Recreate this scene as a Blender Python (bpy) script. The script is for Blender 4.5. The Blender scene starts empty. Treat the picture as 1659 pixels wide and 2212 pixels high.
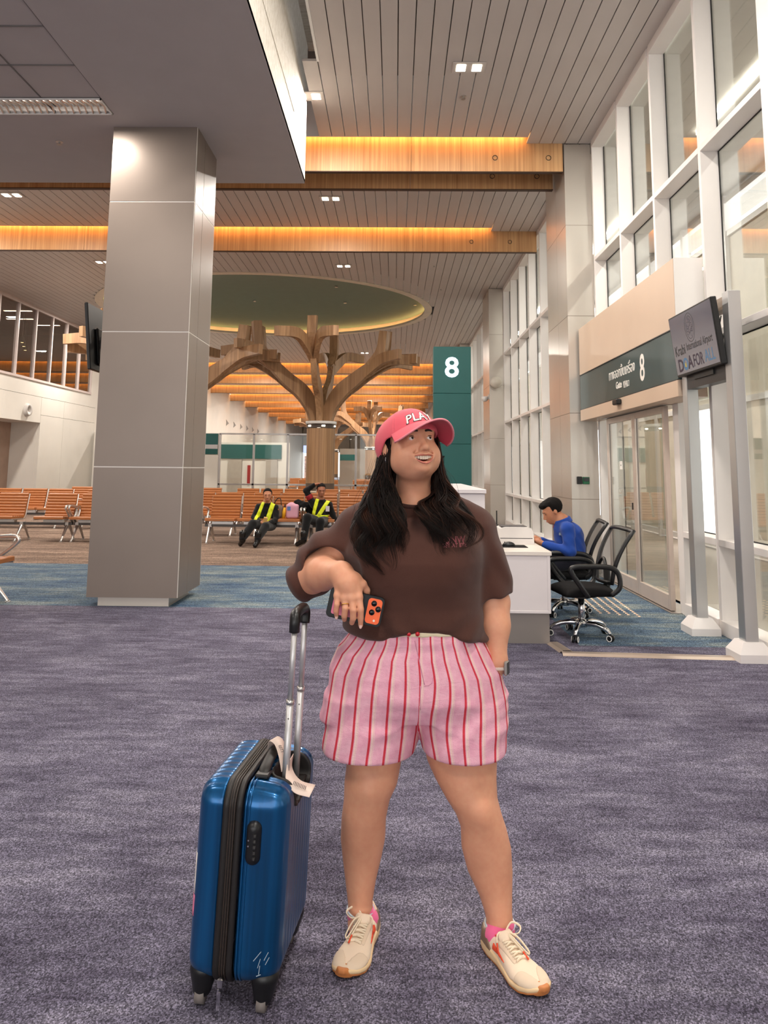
import bpy, bmesh, math, random
import numpy as np
from mathutils import Vector, Matrix, Euler

SC = bpy.context.scene
COL = SC.collection
PI = math.pi

# ---------------------------------------------------------------- camera (solved from the vanishing points)
F_PX, CX, CY, CAM_H = 1600.0, 829.5, 804.0, 1.40
def _n(v):
    v = np.array(v, float); return v / np.linalg.norm(v)
_Yc = _n((853 - CX, -(1012 - CY), -F_PX))
_Zc = _n((115.5, 12304, -F_PX))
_Zc = _n(_Zc - _Yc * _Yc.dot(_Zc))
_Xc = np.cross(_Yc, _Zc)
W2C = np.stack([_Xc, _Yc, _Zc], 1)
CAM = np.array([0, 0, CAM_H])
def ray(x, y): return W2C.T @ np.array([(x - CX) / F_PX, -(y - CY) / F_PX, -1.0])
def onz(x, y, z=0.0): d = ray(x, y); return Vector(CAM + d * ((z - CAM_H) / d[2]))
def ony(x, y, Y): d = ray(x, y); return Vector(CAM + d * (Y / d[1]))
def onx(x, y, X): d = ray(x, y); return Vector(CAM + d * (X / d[0]))

cam_d = bpy.data.cameras.new('camera')
cam_o = bpy.data.objects.new('camera', cam_d)
COL.objects.link(cam_o)
cam_d.sensor_fit = 'VERTICAL'
cam_d.sensor_width = 36.0 * 1659 / 2212
cam_d.sensor_height = 36.0
cam_d.lens = 36.0 * F_PX / 2212
cam_d.shift_x = 0.0
cam_d.shift_y = -(1106 - CY) / 2212
cam_d.clip_start = 0.05
cam_d.clip_end = 600
_m = Matrix([list(r) for r in W2C.T]).to_4x4()
cam_o.matrix_world = Matrix.Translation(Vector(CAM)) @ _m
SC.camera = cam_o

# ---------------------------------------------------------------- world, exposure
w = bpy.data.worlds.new('sky'); SC.world = w
w.use_nodes = True
_bg = w.node_tree.nodes['Background']
_bg.inputs[0].default_value = (1.0, 0.985, 0.975, 1)
_bg.inputs[1].default_value = 2.1
SC.view_settings.view_transform = 'Standard'
SC.view_settings.look = 'None'
SC.view_settings.gamma = 1.0
SC.view_settings.exposure = 0.72
SC.view_settings.use_curve_mapping = False
SC.cycles.max_bounces = 6
SC.cycles.diffuse_bounces = 3
SC.cycles.glossy_bounces = 3
SC.cycles.transparent_max_bounces = 12
SC.cycles.use_denoising = True
SC.cycles.adaptive_threshold = 0.03
SC.cycles.sample_clamp_indirect = 4.0
SC.cycles.caustics_reflective = False
SC.cycles.caustics_refractive = False

# ceiling lamps (the downlights' own light and added fill); area lamps in the plane of the ceiling
def area(name, loc, sx, sy, power, color=(1, 0.93, 0.85), rot=(0, 0, 0), spread=PI):
    l = bpy.data.lights.new(name, 'AREA'); l.shape = 'RECTANGLE'
    l.size = sx; l.size_y = sy; l.energy = power; l.color = color; l.spread = spread
    o = bpy.data.objects.new(name, l); COL.objects.link(o)
    o.location = loc; o.rotation_euler = rot
    return o

# ---------------------------------------------------------------- helpers
def srgb(r, g, b):
    def f(c):
        c /= 255.0
        return c / 12.92 if c <= 0.04045 else ((c + 0.055) / 1.055) ** 2.4
    return (f(r), f(g), f(b), 1.0)

MATS = {}
class NT:
    """small node-graph helper"""
    def __init__(self, name):
        self.m = bpy.data.materials.new(name); self.m.use_nodes = True
        self.t = self.m.node_tree
        self.b = self.t.nodes['Principled BSDF']
        self.out = self.t.nodes['Material Output']
    def n(self, kind, **kw):
        nd = self.t.nodes.new(kind)
        for k, v in kw.items():
            if k in nd.inputs: nd.inputs[k].default_value = v
            else: setattr(nd, k, v)
        return nd
    def l(self, a, b): self.t.links.new(a, b)
    def coord(self, which='Object'):
        return self.n('ShaderNodeTexCoord').outputs[which]
    def mapping(self, src, scale=(1, 1, 1), loc=(0, 0, 0), rot=(0, 0, 0)):
        mp = self.n('ShaderNodeMapping'); mp.inputs['Scale'].default_value = scale
        mp.inputs['Location'].default_value = loc; mp.inputs['Rotation'].default_value = rot
        self.l(src, mp.inputs['Vector']); return mp.outputs[0]
    def noise(self, vec, scale=5, detail=3, rough=0.5, dist=0.0):
        nd = self.n('ShaderNodeTexNoise'); nd.inputs['Scale'].default_value = scale
        nd.inputs['Detail'].default_value = detail; nd.inputs['Roughness'].default_value = rough
        nd.inputs['Distortion'].default_value = dist
        self.l(vec, nd.inputs['Vector']); return nd.outputs[0]
    def ramp(self, fac, stops, interp='LINEAR'):
        r = self.n('ShaderNodeValToRGB'); r.color_ramp.interpolation = interp
        e = r.color_ramp.elements
        while len(e) < len(stops): e.new(0.5)
        for i, (p, c) in enumerate(stops): e[i].position = p; e[i].color = c
        self.l(fac, r.inputs[0]); return r.outputs[0]
    def mix(self, fac, a, b, blend='MIX'):
        mx = self.n('ShaderNodeMix', data_type='RGBA', blend_type=blend)
        for s, v in ((mx.inputs[0], fac), (mx.inputs[6], a), (mx.inputs[7], b)):
            if hasattr(v, 'links'): self.l(v, s)
            else: s.default_value = v
        return mx.outputs[2]
    def math(self, op, a, b=None):
        mt = self.n('ShaderNodeMath', operation=op)
        for s, v in ((mt.inputs[0], a), (mt.inputs[1], b)):
            if v is None: continue
            if hasattr(v, 'links'): self.l(v, s)
            else: s.default_value = v
        return mt.outputs[0]
    def bump(self, h, strength=0.2, dist=0.01):
        bp = self.n('ShaderNodeBump'); bp.inputs['Strength'].default_value = strength
        bp.inputs['Distance'].default_value = dist
        self.l(h, bp.inputs['Height']); self.l(bp.outputs[0], self.b.inputs['Normal'])
    def base(self, c):
        s = self.b.inputs['Base Color']
        if hasattr(c, 'links'): self.l(c, s)
        else: s.default_value = c
    def pbr(self, rough=0.5, metal=0.0, spec=0.5, coat=0.0):
        self.b.inputs['Roughness'].default_value = rough
        self.b.inputs['Metallic'].default_value = metal
        self.b.inputs['Specular IOR Level'].default_value = spec
        self.b.inputs['Coat Weight'].default_value = coat

def plain(name, rgb, rough=0.5, metal=0.0, spec=0.5, var=0.06, vscale=4.0, bump=0.0, bscale=60.0, coat=0.0, sss=0.0):
    """a colour with faint procedural variation"""
    if name in MATS: return MATS[name]
    g = NT(name); c = srgb(*rgb)
    co = g.coord()
    nz = g.noise(co, vscale, 4)
    lo = tuple(max(0, x * (1 - var)) for x in c[:3]) + (1,); hi = tuple(min(1, x * (1 + var)) for x in c[:3]) + (1,)
    g.base(g.ramp(nz, [(0.3, lo), (0.7, hi)]))
    g.pbr(rough, metal, spec, coat)
    if bump: g.bump(g.noise(co, bscale, 4), bump, 0.002)
    if sss:
        g.b.inputs['Subsurface Weight'].default_value = sss
        g.b.inputs['Subsurface Radius'].default_value = (0.012, 0.005, 0.003)
        g.b.inputs['Subsurface Scale'].default_value = 1.0
    MATS[name] = g.m
    return g.m

def emit(name, rgb, strength):
    if name in MATS: return MATS[name]
    g = NT(name)
    g.base((0, 0, 0, 1)); g.pbr(0.5, 0, 0)
    g.b.inputs['Emission Color'].default_value = srgb(*rgb)
    g.b.inputs['Emission Strength'].default_value = strength
    MATS[name] = g.m
    return g.m

def wood(name, dark, light, axis='Z', scale=1.0, rough=0.45):
    """fine straight grain running along axis"""
    if name in MATS: return MATS[name]
    g = NT(name); co = g.coord()
    s = {'X': (0.5, 26, 26), 'Y': (26, 0.5, 26), 'Z': (26, 26, 0.5)}[axis]
    v = g.mapping(co, tuple(a * scale for a in s))
    n1 = g.noise(v, 1.0, 5, 0.6)
    v2 = g.mapping(co, tuple(a * scale * 0.25 for a in s), (3, 7, 1))
    n2 = g.noise(v2, 1.0, 2)
    f = g.mix(0.35, n1, n2)
    g.base(g.ramp(f, [(0.34, srgb(*dark)), (0.5, srgb(*[(a + b) / 2 for a, b in zip(dark, light)])), (0.66, srgb(*light))]))
    g.pbr(rough, 0, 0.4); g.bump(n1, 0.08, 0.002)
    MATS[name] = g.m
    return g.m

def glass(name, tint=(0.93, 0.97, 0.95), refl=0.12, boost=1.0):
    if name in MATS: return MATS[name]
    g = NT(name); t = g.t
    tr = g.n('ShaderNodeBsdfTransparent'); tr.inputs[0].default_value = tint + (1,)
    gl = g.n('ShaderNodeBsdfGlossy'); gl.inputs['Roughness'].default_value = 0.0
    gl.inputs['Color'].default_value = (0.95, 0.97, 0.96, 1)
    lw_ = g.n('ShaderNodeLayerWeight'); lw_.inputs['Blend'].default_value = 0.5
    f = g.math('ADD', g.math('MULTIPLY', g.math('POWER', lw_.outputs['Facing'], 3.0), 0.55 * boost), refl)
    f = g.math('MINIMUM', f, 0.95)
    mx = g.n('ShaderNodeMixShader')
    g.l(f, mx.inputs[0]); g.l(tr.outputs[0], mx.inputs[1]); g.l(gl.outputs[0], mx.inputs[2])
    g.l(mx.outputs[0], g.out.inputs['Surface'])
    MATS[name] = g.m
    return g.m

# ---- object plumbing
def tag(o, label=None, cat=None, group=None, kind=None):
    if label: o['label'] = label
    if cat: o['category'] = cat
    if group: o['group'] = group
    if kind: o['kind'] = kind
    return o
def thing(name, label=None, cat=None, loc=(0, 0, 0), rotz=0.0, group=None, kind=None):
    o = bpy.data.objects.new(name, None); COL.objects.link(o)
    o.empty_display_size = 0.1
    o.location = loc; o.rotation_euler = (0, 0, rotz)
    return tag(o, label, cat, group, kind)
def link(name, me, mat=None, parent=None, smooth=False):
    o = bpy.data.objects.new(name, me); COL.objects.link(o)
    if mat is not None and not me.materials:
        for m in (mat if isinstance(mat, (list, tuple)) else [mat]): me.materials.append(m)
    if parent is not None: o.parent = parent
    if smooth:
        me.polygons.foreach_set('use_smooth', [True] * len(me.polygons))
    return o
def copy_tree(o, parent=None):
    c = o.copy(); COL.objects.link(c); c.parent = parent
    for ch in [x for x in o.children]: copy_tree(ch, c)
    return c

class MB:
    """collects simple shapes into one mesh"""
    def __init__(self): self.v = []; self.f = []; self.mi = []; self.cur = 0
    def add(self, vs, fs):
        k = len(self.v); self.v.extend([tuple(p) for p in vs])
        self.f.extend([tuple(i + k for i in f) for f in fs]); self.mi.extend([self.cur] * len(fs))
        return self
    def box(self, x0, x1, y0, y1, z0, z1, M=None, bev=0.0):
        if bev > 0:
            bev = min(bev, 0.49 * min(abs(x1 - x0), abs(y1 - y0), abs(z1 - z0)))
            vs = []; 
            for sx in (0, 1):
                for sy in (0, 1):
                    for sz in (0, 1):
                        x = (x0, x1)[sx]; y = (y0, y1)[sy]; z = (z0, z1)[sz]
                        dx = bev * (1 - 2 * sx); dy = bev * (1 - 2 * sy); dz = bev * (1 - 2 * sz)
                        vs += [(x, y + dy, z + dz), (x + dx, y, z + dz), (x + dx, y + dy, z)]
            bm = bmesh.new()
            bv = [bm.verts.new(p) for p in vs]
            r = bmesh.ops.convex_hull(bm, input=bv)
            bm.verts.index_update()
            bmesh.ops.recalc_face_normals(bm, faces=bm.faces)
            vs = [tuple(q.co) for q in bm.verts]; fs = [[q.index for q in f.verts] for f in bm.faces]
            bm.free()
        else:
            vs = [(x0, y0, z0), (x1, y0, z0), (x1, y1, z0), (x0, y1, z0), (x0, y0, z1), (x1, y0, z1), (x1, y1, z1), (x0, y1, z1)]
            fs = [(0, 3, 2, 1), (4, 5, 6, 7), (0, 1, 5, 4), (1, 2, 6, 5), (2, 3, 7, 6), (3, 0, 4, 7)]
        if M is not None: vs = [M @ Vector(p) for p in vs]
        return self.add(vs, fs)
    def cbox(self, c, s, M=None, bev=0.0):
        return self.box(c[0] - s[0] / 2, c[0] + s[0] / 2, c[1] - s[1] / 2, c[1] + s[1] / 2, c[2] - s[2] / 2, c[2] + s[2] / 2, M, bev)
    def tube(self, pts, r, n=10, cap=True, closed=False, flat=1.0, up=None):
        """tube along a polyline; r number or list; flat squashes the second axis"""
        pts = [Vector(p) for p in pts]; N = len(pts)
        rs = r if isinstance(r, (list, tuple)) else [r] * N
        rings = []; prev = None
        for i, p in enumerate(pts):
            if closed: t = pts[(i + 1) % N] - pts[i - 1]
            elif i == 0: t = pts[1] - p
            elif i == N - 1: t = p - pts[i - 1]
            else: t = pts[i + 1] - pts[i - 1]
            if t.length < 1e-9: t = Vector((0, 0, 1))
            t.normalize()
            if prev is None:
                a = Vector(up) if up is not None else (Vector((0, 0, 1)) if abs(t.z) < 0.9 else Vector((1, 0, 0)))
            else: a = prev
            u = (a - t * a.dot(t))
            if u.length < 1e-6: u = t.orthogonal()
            u.normalize(); prev = u
            v = t.cross(u)
            ring = [p + (u * math.cos(2 * PI * k / n) + v * math.sin(2 * PI * k / n) * flat) * rs[i] for k in range(n)]
            rings.append(ring)
        vs = [q for rg in rings for q in rg]; fs = []
        M = N if closed else N - 1
        for i in range(M):
            a = i * n; b = ((i + 1) % N) * n
            for k in range(n):
                k2 = (k + 1) % n
                fs.append((a + k, a + k2, b + k2, b + k))
        if cap and not closed:
            fs.append(tuple(range(n - 1, -1, -1))); fs.append(tuple((N - 1) * n + k for k in range(n)))
        return self.add(vs, fs)
    def cyl(self, a, b, r, n=16, r2=None):
        return self.tube([a, b], [r, r if r2 is None else r2], n)
    def lathe(self, prof, n=24, c=(0, 0, 0), M=None):
        """profile [(r,z)...] about z"""
        vs = []; fs = []
        for (r, z) in prof:
            for k in range(n):
                p = Vector((c[0] + r * math.cos(2 * PI * k / n), c[1] + r * math.sin(2 * PI * k / n), c[2] + z))
                vs.append(M @ p if M is not None else p)
        for i in range(len(prof) - 1):
            for k in range(n):
                k2 = (k + 1) % n
                fs.append((i * n + k, i * n + k2, (i + 1) * n + k2, (i + 1) * n + k))
        return self.add(vs, fs)
    def prism(self, poly, d, M=None):
        """polygon in xy extruded in z by d"""
        n = len(poly)
        vs = [(x, y, 0) for x, y in poly] + [(x, y, d) for x, y in poly]
        fs = [tuple(range(n - 1, -1, -1)), tuple(range(n, 2 * n))] + [(i, (i + 1) % n, n + (i + 1) % n, n + i) for i in range(n)]
        if M is not None: vs = [M @ Vector(p) for p in vs]
        return self.add(vs, fs)
    def quad(self, a, b, c, d): return self.add([a, b, c, d], [(0, 1, 2, 3)])
    def grid(self, P):
        """2D list of points"""
        n = len(P); m = len(P[0])
        return self.add([p for r in P for p in r], [(i * m + j, (i + 1) * m + j, (i + 1) * m + j + 1, i * m + j + 1) for i in range(n - 1) for j in range(m - 1)])
    def mesh(self, name):
        me = bpy.data.meshes.new(name); me.from_pydata(self.v, [], self.f)
        if any(self.mi): me.polygons.foreach_set('material_index', self.mi)
        me.validate(); me.update()
        return me
    def build(self, name, mat, parent=None, smooth=False, auto=None):
        me = self.mesh(name)
        o = link(name, me, mat, parent, smooth or auto is not None)
        if auto is not None: me.set_sharp_from_angle(angle=math.radians(auto))
        return o

def frame(o, x, y, z=None):
    """matrix from origin and x,y axes"""
    x = Vector(x).normalized(); y = Vector(y); y = (y - x * x.dot(y)).normalized(); z = x.cross(y)
    return Matrix(((x.x, y.x, z.x, o[0]), (x.y, y.y, z.y, o[1]), (x.z, y.z, z.z, o[2]), (0, 0, 0, 1)))

def text_mesh(name, s, size, mat, parent, M, extrude=0.001, align='LEFT', bold=0.0, xs=1.0, space=1.0):
    c = bpy.data.curves.new(name, 'FONT'); c.body = s; c.size = size; c.extrude = extrude
    c.align_x = align; c.align_y = 'CENTER'; c.offset = bold; c.space_character = space; c.resolution_u = 3
    t = bpy.data.objects.new(name, c); COL.objects.link(t)
    dg = bpy.context.evaluated_depsgraph_get()
    me = bpy.data.meshes.new_from_object(t.evaluated_get(dg))
    bpy.data.objects.remove(t); bpy.data.curves.remove(c)
    me.materials.clear()
    o = link(name, me, mat, parent)
    me.transform(M @ Matrix.Diagonal((xs, 1, 1, 1)))
    return o

# ---------------------------------------------------------------- signed-distance modelling for soft shapes
def v3(*a): return np.array(a, np.float32)
def smin(a, b, k):
    h = np.clip(0.5 + 0.5 * (b - a) / k, 0, 1)
    return b + (a - b) * h - k * h * (1 - h)
def smax(a, b, k): return -smin(-a, -b, k)
def sd_cone(P, a, b, ra, rb, sq=None):
    """round cone between two points"""
    a = np.asarray(a, np.float32); b = np.asarray(b, np.float32)
    ab = b - a; L = float(ab @ ab) + 1e-12
    t = np.clip(((P - a) @ ab) / L, 0, 1)
    d = P - a - t[:, None] * ab
    return np.sqrt((d * d).sum(1)) - (ra + (rb - ra) * t)
def sd_chain(P, pts, rs, k=0.01):
    d = None
    for i in range(len(pts) - 1):
        q = sd_cone(P, pts[i], pts[i + 1], rs[i], rs[i + 1])
        d = q if d is None else smin(d, q, k)
    return d
def rotm(rx=0, ry=0, rz=0): return np.array(Euler((rx, ry, rz)).to_matrix(), np.float32)
def sd_ell(P, c, r, R=None):
    q = P - np.asarray(c, np.float32)
    if R is not None: q = q @ R
    r = np.asarray(r, np.float32)
    k0 = np.sqrt(((q / r) ** 2).sum(1)); k1 = np.sqrt(((q / (r * r)) ** 2).sum(1)) + 1e-9
    return k0 * (k0 - 1) / k1
def sd_box(P, c, s, r=0.0, R=None):
    q = P - np.asarray(c, np.float32)
    if R is not None: q = q @ R
    q = np.abs(q) - (np.asarray(s, np.float32) - r)
    return np.sqrt((np.maximum(q, 0) ** 2).sum(1)) + np.minimum(q.max(1), 0) - r

def surf(f, lo, hi, h, margin=1.6):
    """surface nets over a pruned grid; returns verts (N,3), quads (M,4)"""
    lo = np.asarray(lo, np.float32); hi = np.asarray(hi, np.float32)
    B = 8
    n = (np.ceil((hi - lo) / h / B).astype(int)) * B + 1
    V = np.full(n, 1.0, np.float32)
    nb = (n - 1) // B
    bi = np.stack(np.meshgrid(*[np.arange(k) for k in nb], indexing='ij'), -1).reshape(-1, 3)
    cen = lo + (bi * B + B / 2) * h
    fc = f(cen.astype(np.float32))
    act = np.abs(fc) < margin * h * B
    for b, v in zip(bi[~act], fc[~act]):
        s = b * B
        V[s[0]:s[0] + B + 1, s[1]:s[1] + B + 1, s[2]:s[2] + B + 1] = 1.0 if v > 0 else -1.0
    ba = bi[act]
    g = np.stack(np.meshgrid(*[np.arange(B + 1)] * 3, indexing='ij'), -1).reshape(-1, 3)
    for st in range(0, len(ba), 1500):
        bb = ba[st:st + 1500]
        idx = (bb[:, None, :] * B + g[None]).reshape(-1, 3)
        pv = f((lo + idx * h).astype(np.float32))
        V[idx[:, 0], idx[:, 1], idx[:, 2]] = pv
    S = V < 0
    nx, ny, nz = n
    c = np.zeros((nx - 1, ny - 1, nz - 1), np.int8)
    for dx in (0, 1):
        for dy in (0, 1):
            for dz in (0, 1): c += S[dx:nx - 1 + dx, dy:ny - 1 + dy, dz:nz - 1 + dz]
    cells = np.argwhere((c > 0) & (c < 8))
    vid = np.full((nx - 1, ny - 1, nz - 1), -1, np.int32)
    vid[cells[:, 0], cells[:, 1], cells[:, 2]] = np.arange(len(cells))
    acc = np.zeros((len(cells), 3), np.float32); cnt = np.zeros(len(cells), np.float32)
    cor = [(a, b, d) for a in (0, 1) for b in (0, 1) for d in (0, 1)]
    for i in range(8):
        for ax in range(3):
            if cor[i][ax]: continue
            j = list(cor[i]); j[ax] = 1
            pa = cells + np.array(cor[i]); pb = cells + np.array(j)
            va = V[pa[:, 0], pa[:, 1], pa[:, 2]]; vb = V[pb[:, 0], pb[:, 1], pb[:, 2]]
            m = (va < 0) != (vb < 0)
            t = np.where(m, va / np.where(m, va - vb, 1), 0)
            acc[m] += (pa + t[:, None] * (pb - pa))[m]; cnt[m] += 1
    verts = lo + acc / cnt[:, None] * h
    quads = []
    for ax in range(3):
        o1, o2 = [(1, 2), (2, 0), (0, 1)][ax]
        sl0 = [slice(None)] * 3; sl1 = [slice(None)] * 3
        sl0[ax] = slice(0, -1); sl1[ax] = slice(1, None)
        A = S[tuple(sl0)]; Bb = S[tuple(sl1)]
        e = np.argwhere(A != Bb)
        ok = (e[:, o1] > 0) & (e[:, o2] > 0) & (e[:, o1] < n[o1] - 1) & (e[:, o2] < n[o2] - 1)
        e = e[ok]
        def cid(d1, d2):
            q = e.copy(); q[:, o1] += d1; q[:, o2] += d2
            return vid[q[:, 0], q[:, 1], q[:, 2]]
        qd = np.stack([cid(-1, -1), cid(0, -1), cid(0, 0), cid(-1, 0)], 1)
        fl = ~A[e[:, 0], e[:, 1], e[:, 2]]
        qd[fl] = qd[fl][:, ::-1]
        quads.append(qd)
    return verts, np.concatenate(quads)

def np_mesh(name, parts, mat, parent=None, smooth_iter=2, relax=0.5, attrs=None):
    """join (verts, quads) pairs to one mesh, relax a little"""
    vs = []; qs = []; k = 0
    for v, q in parts:
        v = v.astype(np.float64).copy()
        if smooth_iter:
            e = np.concatenate([q[:, [0, 1]], q[:, [1, 2]], q[:, [2, 3]], q[:, [3, 0]]])
            deg = np.bincount(e.ravel(), minlength=len(v)).astype(float)[:, None] + 1e-9
            for it in range(smooth_iter):
                s = np.zeros_like(v)
                for d in range(3):
                    s[:, d] = np.bincount(e[:, 0], v[e[:, 1], d], len(v)) + np.bincount(e[:, 1], v[e[:, 0], d], len(v))
                lap = s / deg - v
                v += (relax if it % 2 == 0 else -relax * 0.95) * lap if smooth_iter > 2 else relax * lap
        vs.append(v); qs.append(q + k); k += len(v)
    v = np.concatenate(vs); q = np.concatenate(qs)
    me = bpy.data.meshes.new(name)
    me.vertices.add(len(v)); me.vertices.foreach_set('co', v.astype(np.float32).ravel())
    me.loops.add(len(q) * 4); me.loops.foreach_set('vertex_index', q.astype(np.int32).ravel())
    me.polygons.add(len(q)); me.polygons.foreach_set('loop_start', np.arange(0, len(q) * 4, 4, dtype=np.int32))
    me.update(calc_edges=True)
    o = link(name, me, mat, parent, True)
    if attrs:
        for an, fn in attrs.items():
            val = fn(v)
            if val.ndim == 1:
                a = me.attributes.new(an, 'FLOAT', 'POINT'); a.data.foreach_set('value', val.astype(np.float32))
            else:
                a = me.attributes.new(an, 'FLOAT_COLOR', 'POINT')
                a.data.foreach_set('color', np.concatenate([val, np.ones((len(val), 1))], 1).astype(np.float32).ravel())
    return o
# ================================================================ THE SETTING
ZC = 6.2          # plank ceiling
XW = 2.85         # inner edge of the glazed wall
XL = -11.0        # left wall
RND = random.Random(7)

def m_carpet(name, cols, patch=(1.5, 3.2), weave=True, streak=0.5, tilevar=0.0, fine=260):
    g = NT(name)
    pos = g.n('ShaderNodeNewGeometry').outputs['Position']
    a = g.noise(g.mapping(pos, (patch[0], patch[1], 1)), 1.0, 5, 0.62, 0.4)
    b = g.noise(g.mapping(pos, (patch[0] * 3, patch[1] * 5, 1), (5, 2, 0)), 1.0, 4, 0.6)
    f = g.mix(streak, a, b)
    c = g.ramp(f, [(0.36, srgb(*cols[0])), (0.5, srgb(*cols[1])), (0.62, srgb(*cols[2]))])
    if weave:
        w1 = g.n('ShaderNodeTexVoronoi'); w1.inputs['Scale'].default_value = fine
        g.l(g.mapping(pos, (1, 0.8, 1), rot=(0, 0, 0.7)), w1.inputs['Vector'])
        n2 = g.noise(pos, fine * 0.8, 2)
        sp = g.ramp(g.mix(0.5, w1.outputs['Color'], n2), [(0.3, (0.28, 0.28, 0.29, 1)), (0.52, (0.9, 0.9, 0.92, 1)), (0.72, (2.1, 2.1, 2.15, 1))])
        c = g.mix(1.0, c, sp, 'MULTIPLY')
        g.bump(n2, 0.35, 0.004)
    if tilevar:
        oi = g.n('ShaderNodeObjectInfo')
        k = g.math('ADD', g.math('MULTIPLY', oi.outputs['Random'], tilevar), 1 - tilevar / 2)
        cmb = g.n('ShaderNodeCombineColor')
        for i in range(3): g.l(k, cmb.inputs[i])
        c = g.mix(1.0, c, cmb.outputs[0], 'MULTIPLY')
    g.base(c); g.pbr(0.95, 0, 0.15)
    return g.m
M_PURPLE = m_carpet('purple_grey_carpet', ((72, 67, 82), (96, 92, 107), (118, 114, 128)), (1.3, 3.0), True, 0.5, 0.10)
M_BLUE = m_carpet('blue_carpet', ((58, 80, 108), (92, 110, 124), (134, 142, 138)), (0.9, 2.6), True, 0.4, fine=200)
M_BROWN = m_carpet('brown_carpet', ((92, 76, 66), (126, 106, 92), (158, 136, 118)), (0.7, 2.8), True, 0.5, fine=160)

# floor slab, then carpets lying on it
fl = MB().box(-12, 6.2, -12, 120, -0.2, -0.012).build('floor', plain('floor_screed', (84, 80, 90), 0.9))
tag(fl, kind='structure')
MB().box(XL, 3.1, -12, 1.0, -0.012, 0.0).build('carpet_field', M_PURPLE, fl)
for x0, x1 in ((XL, -4.5), ):
    MB().box(x0, x1, 1.0, 7.65, -0.012, 0.0).build('carpet_field', M_PURPLE, fl)
MB().box(XL, 3.1, 7.65, 10.84, -0.012, 0.0).build('blue_carpet', M_BLUE, fl)
MB().box(1.5, 3.1, 6.22, 7.65, -0.012, 0.0).build('blue_carpet', M_BLUE, fl)
MB().box(XL, 3.1, 10.84, 90, -0.012, 0.0).build('brown_carpet', M_BROWN, fl)
tile_me = None
TS = 0.5
for j in range(14):
    for i in range(16):
        x = -4.5 + i * TS; y = 1.0 + j * TS
        x1 = min(x + TS, 3.1); y1 = min(y + TS, 7.65)
        if x1 - x < 0.02 or y1 - y < 0.02: continue
        if x >= 1.499 and y1 > 6.22:
            if y >= 6.2: continue
            y1 = 6.22
        if abs(x1 - x - TS) < 1e-6 and abs(y1 - y - TS) < 1e-6:
            if tile_me is None:
                mb = MB().box(0.0, TS, 0.0, TS, -0.012, 0.0, bev=0.0007)
                tile_me = mb.mesh('carpet_tile'); tile_me.materials.append(M_PURPLE)
            o = link('carpet_tile', tile_me, None, fl); o.location = (x, y, 0)
        else:
            MB().box(x, x1, y, y1, -0.012, 0.0).build('carpet_tile', M_PURPLE, fl)

# ---- ceiling planks
M_PLANK = plain('ceiling_plank_grey', (194, 186, 182), 0.42, 0.0, 0.5, 0.03, 1.5)
M_DARK = plain('dark_void', (58, 52, 48), 0.9)
M_WHITE = plain('white_paint', (236, 232, 228), 0.45, 0, 0.5, 0.02)
M_CEIL = plain('white_ceiling_board', (214, 208, 204), 0.7, 0, 0.3, 0.02)
M_BEAMW = wood('beam_wood', (176, 128, 84), (226, 182, 132), 'Z', 1.2)
LED = emit('warm_led_strip', (255, 184, 104), 11.0)

ceil = MB().box(XL, 6.4, -12, 95, 7.15, 7.3).build('ceiling', plain('ceiling_slab', (120, 110, 104), 0.9))
tag(ceil, kind='structure')
PW = 0.191; PG = 0.012
DC = (-3.95, 22.3); DA, DB = 5.05, 4.45     # dome centre and half axes
_pk = {}
def plank(x0, x1, y0, y1):
    if y1 - y0 < 0.05: return
    key = (round(x1 - x0, 4), round(y1 - y0, 3))
    if key not in _pk:
        me = MB().box(0, key[0], 0, y1 - y0, 0, 0.03).mesh('ceiling_plank'); me.materials.append(M_PLANK); _pk[key] = me
    o = link('ceiling_plank', _pk[key], None, ceil); o.location = (x0, y0, ZC)
x = 0.382 + PG / 2 + PW * 13
cols = []
while x > XL - 0.2:
    cols.append((max(x - 0, XL), x + PW - PG)); x -= PW
cols = [(a, min(b, XW)) for a, b in cols if a < XW - 0.03]
for a, b in cols:
    if a > -1.25:                                  # bay over the camera
        ya = -11.9 if a > -0.99 else 8.25
        plank(a, b, ya, 10.28 if b < 1.93 else 10.49)
    plank(a, b, 11.27, 14.38 if b < 1.93 else 14.59) if a > -8.2 else None
    xm = (a + b) / 2
    u = (xm - DC[0]) / DA
    ymax = 33.9 if b < 1.93 else 34.1
    if abs(u) < 1:
        s = DB * math.sqrt(1 - u * u)
        plank(a, b, 14.69, DC[1] - s); plank(a, b, DC[1] + s, ymax)
    else: plank(a, b, 14.69, ymax)
# the strip of planks left of the nearer bays and the far ceiling, too distant to tell apart
def m_lines():
    g = NT('far_planks')
    pos = g.n('ShaderNodeNewGeometry').outputs['Position']
    sx = g.n('ShaderNodeSeparateXYZ'); g.l(pos, sx.inputs[0])
    fr = g.math('FRACT', g.math('MULTIPLY', g.math('ADD', sx.outputs[0], 50.0), 1 / PW))
    g.base(g.mix(g.math('LESS_THAN', fr, 0.07), srgb(194, 186, 182), srgb(70, 62, 58)))
    g.pbr(0.42); return g.m
M_FARP = m_lines()
far = MB()
far.box(XL, -8.2, 11.27, 14.38, ZC, ZC + 0.03)
FB = [34.2, 38.6, 43.7, 49.0, 54.0, 59.2, 64.3, 69.4, 74.5]
for i, y in enumerate(FB):
    y2 = FB[i + 1] - 0.3 if i + 1 < len(FB) else 90
    far.box(XL, XW, y + 0.08, y2, ZC, ZC + 0.03)
far.box(XL, XW, 10.57, 11.19, ZC, ZC + 0.03)
o = far.build('far_ceiling_planks', M_FARP, ceil); tag(o, kind='stuff')

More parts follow.
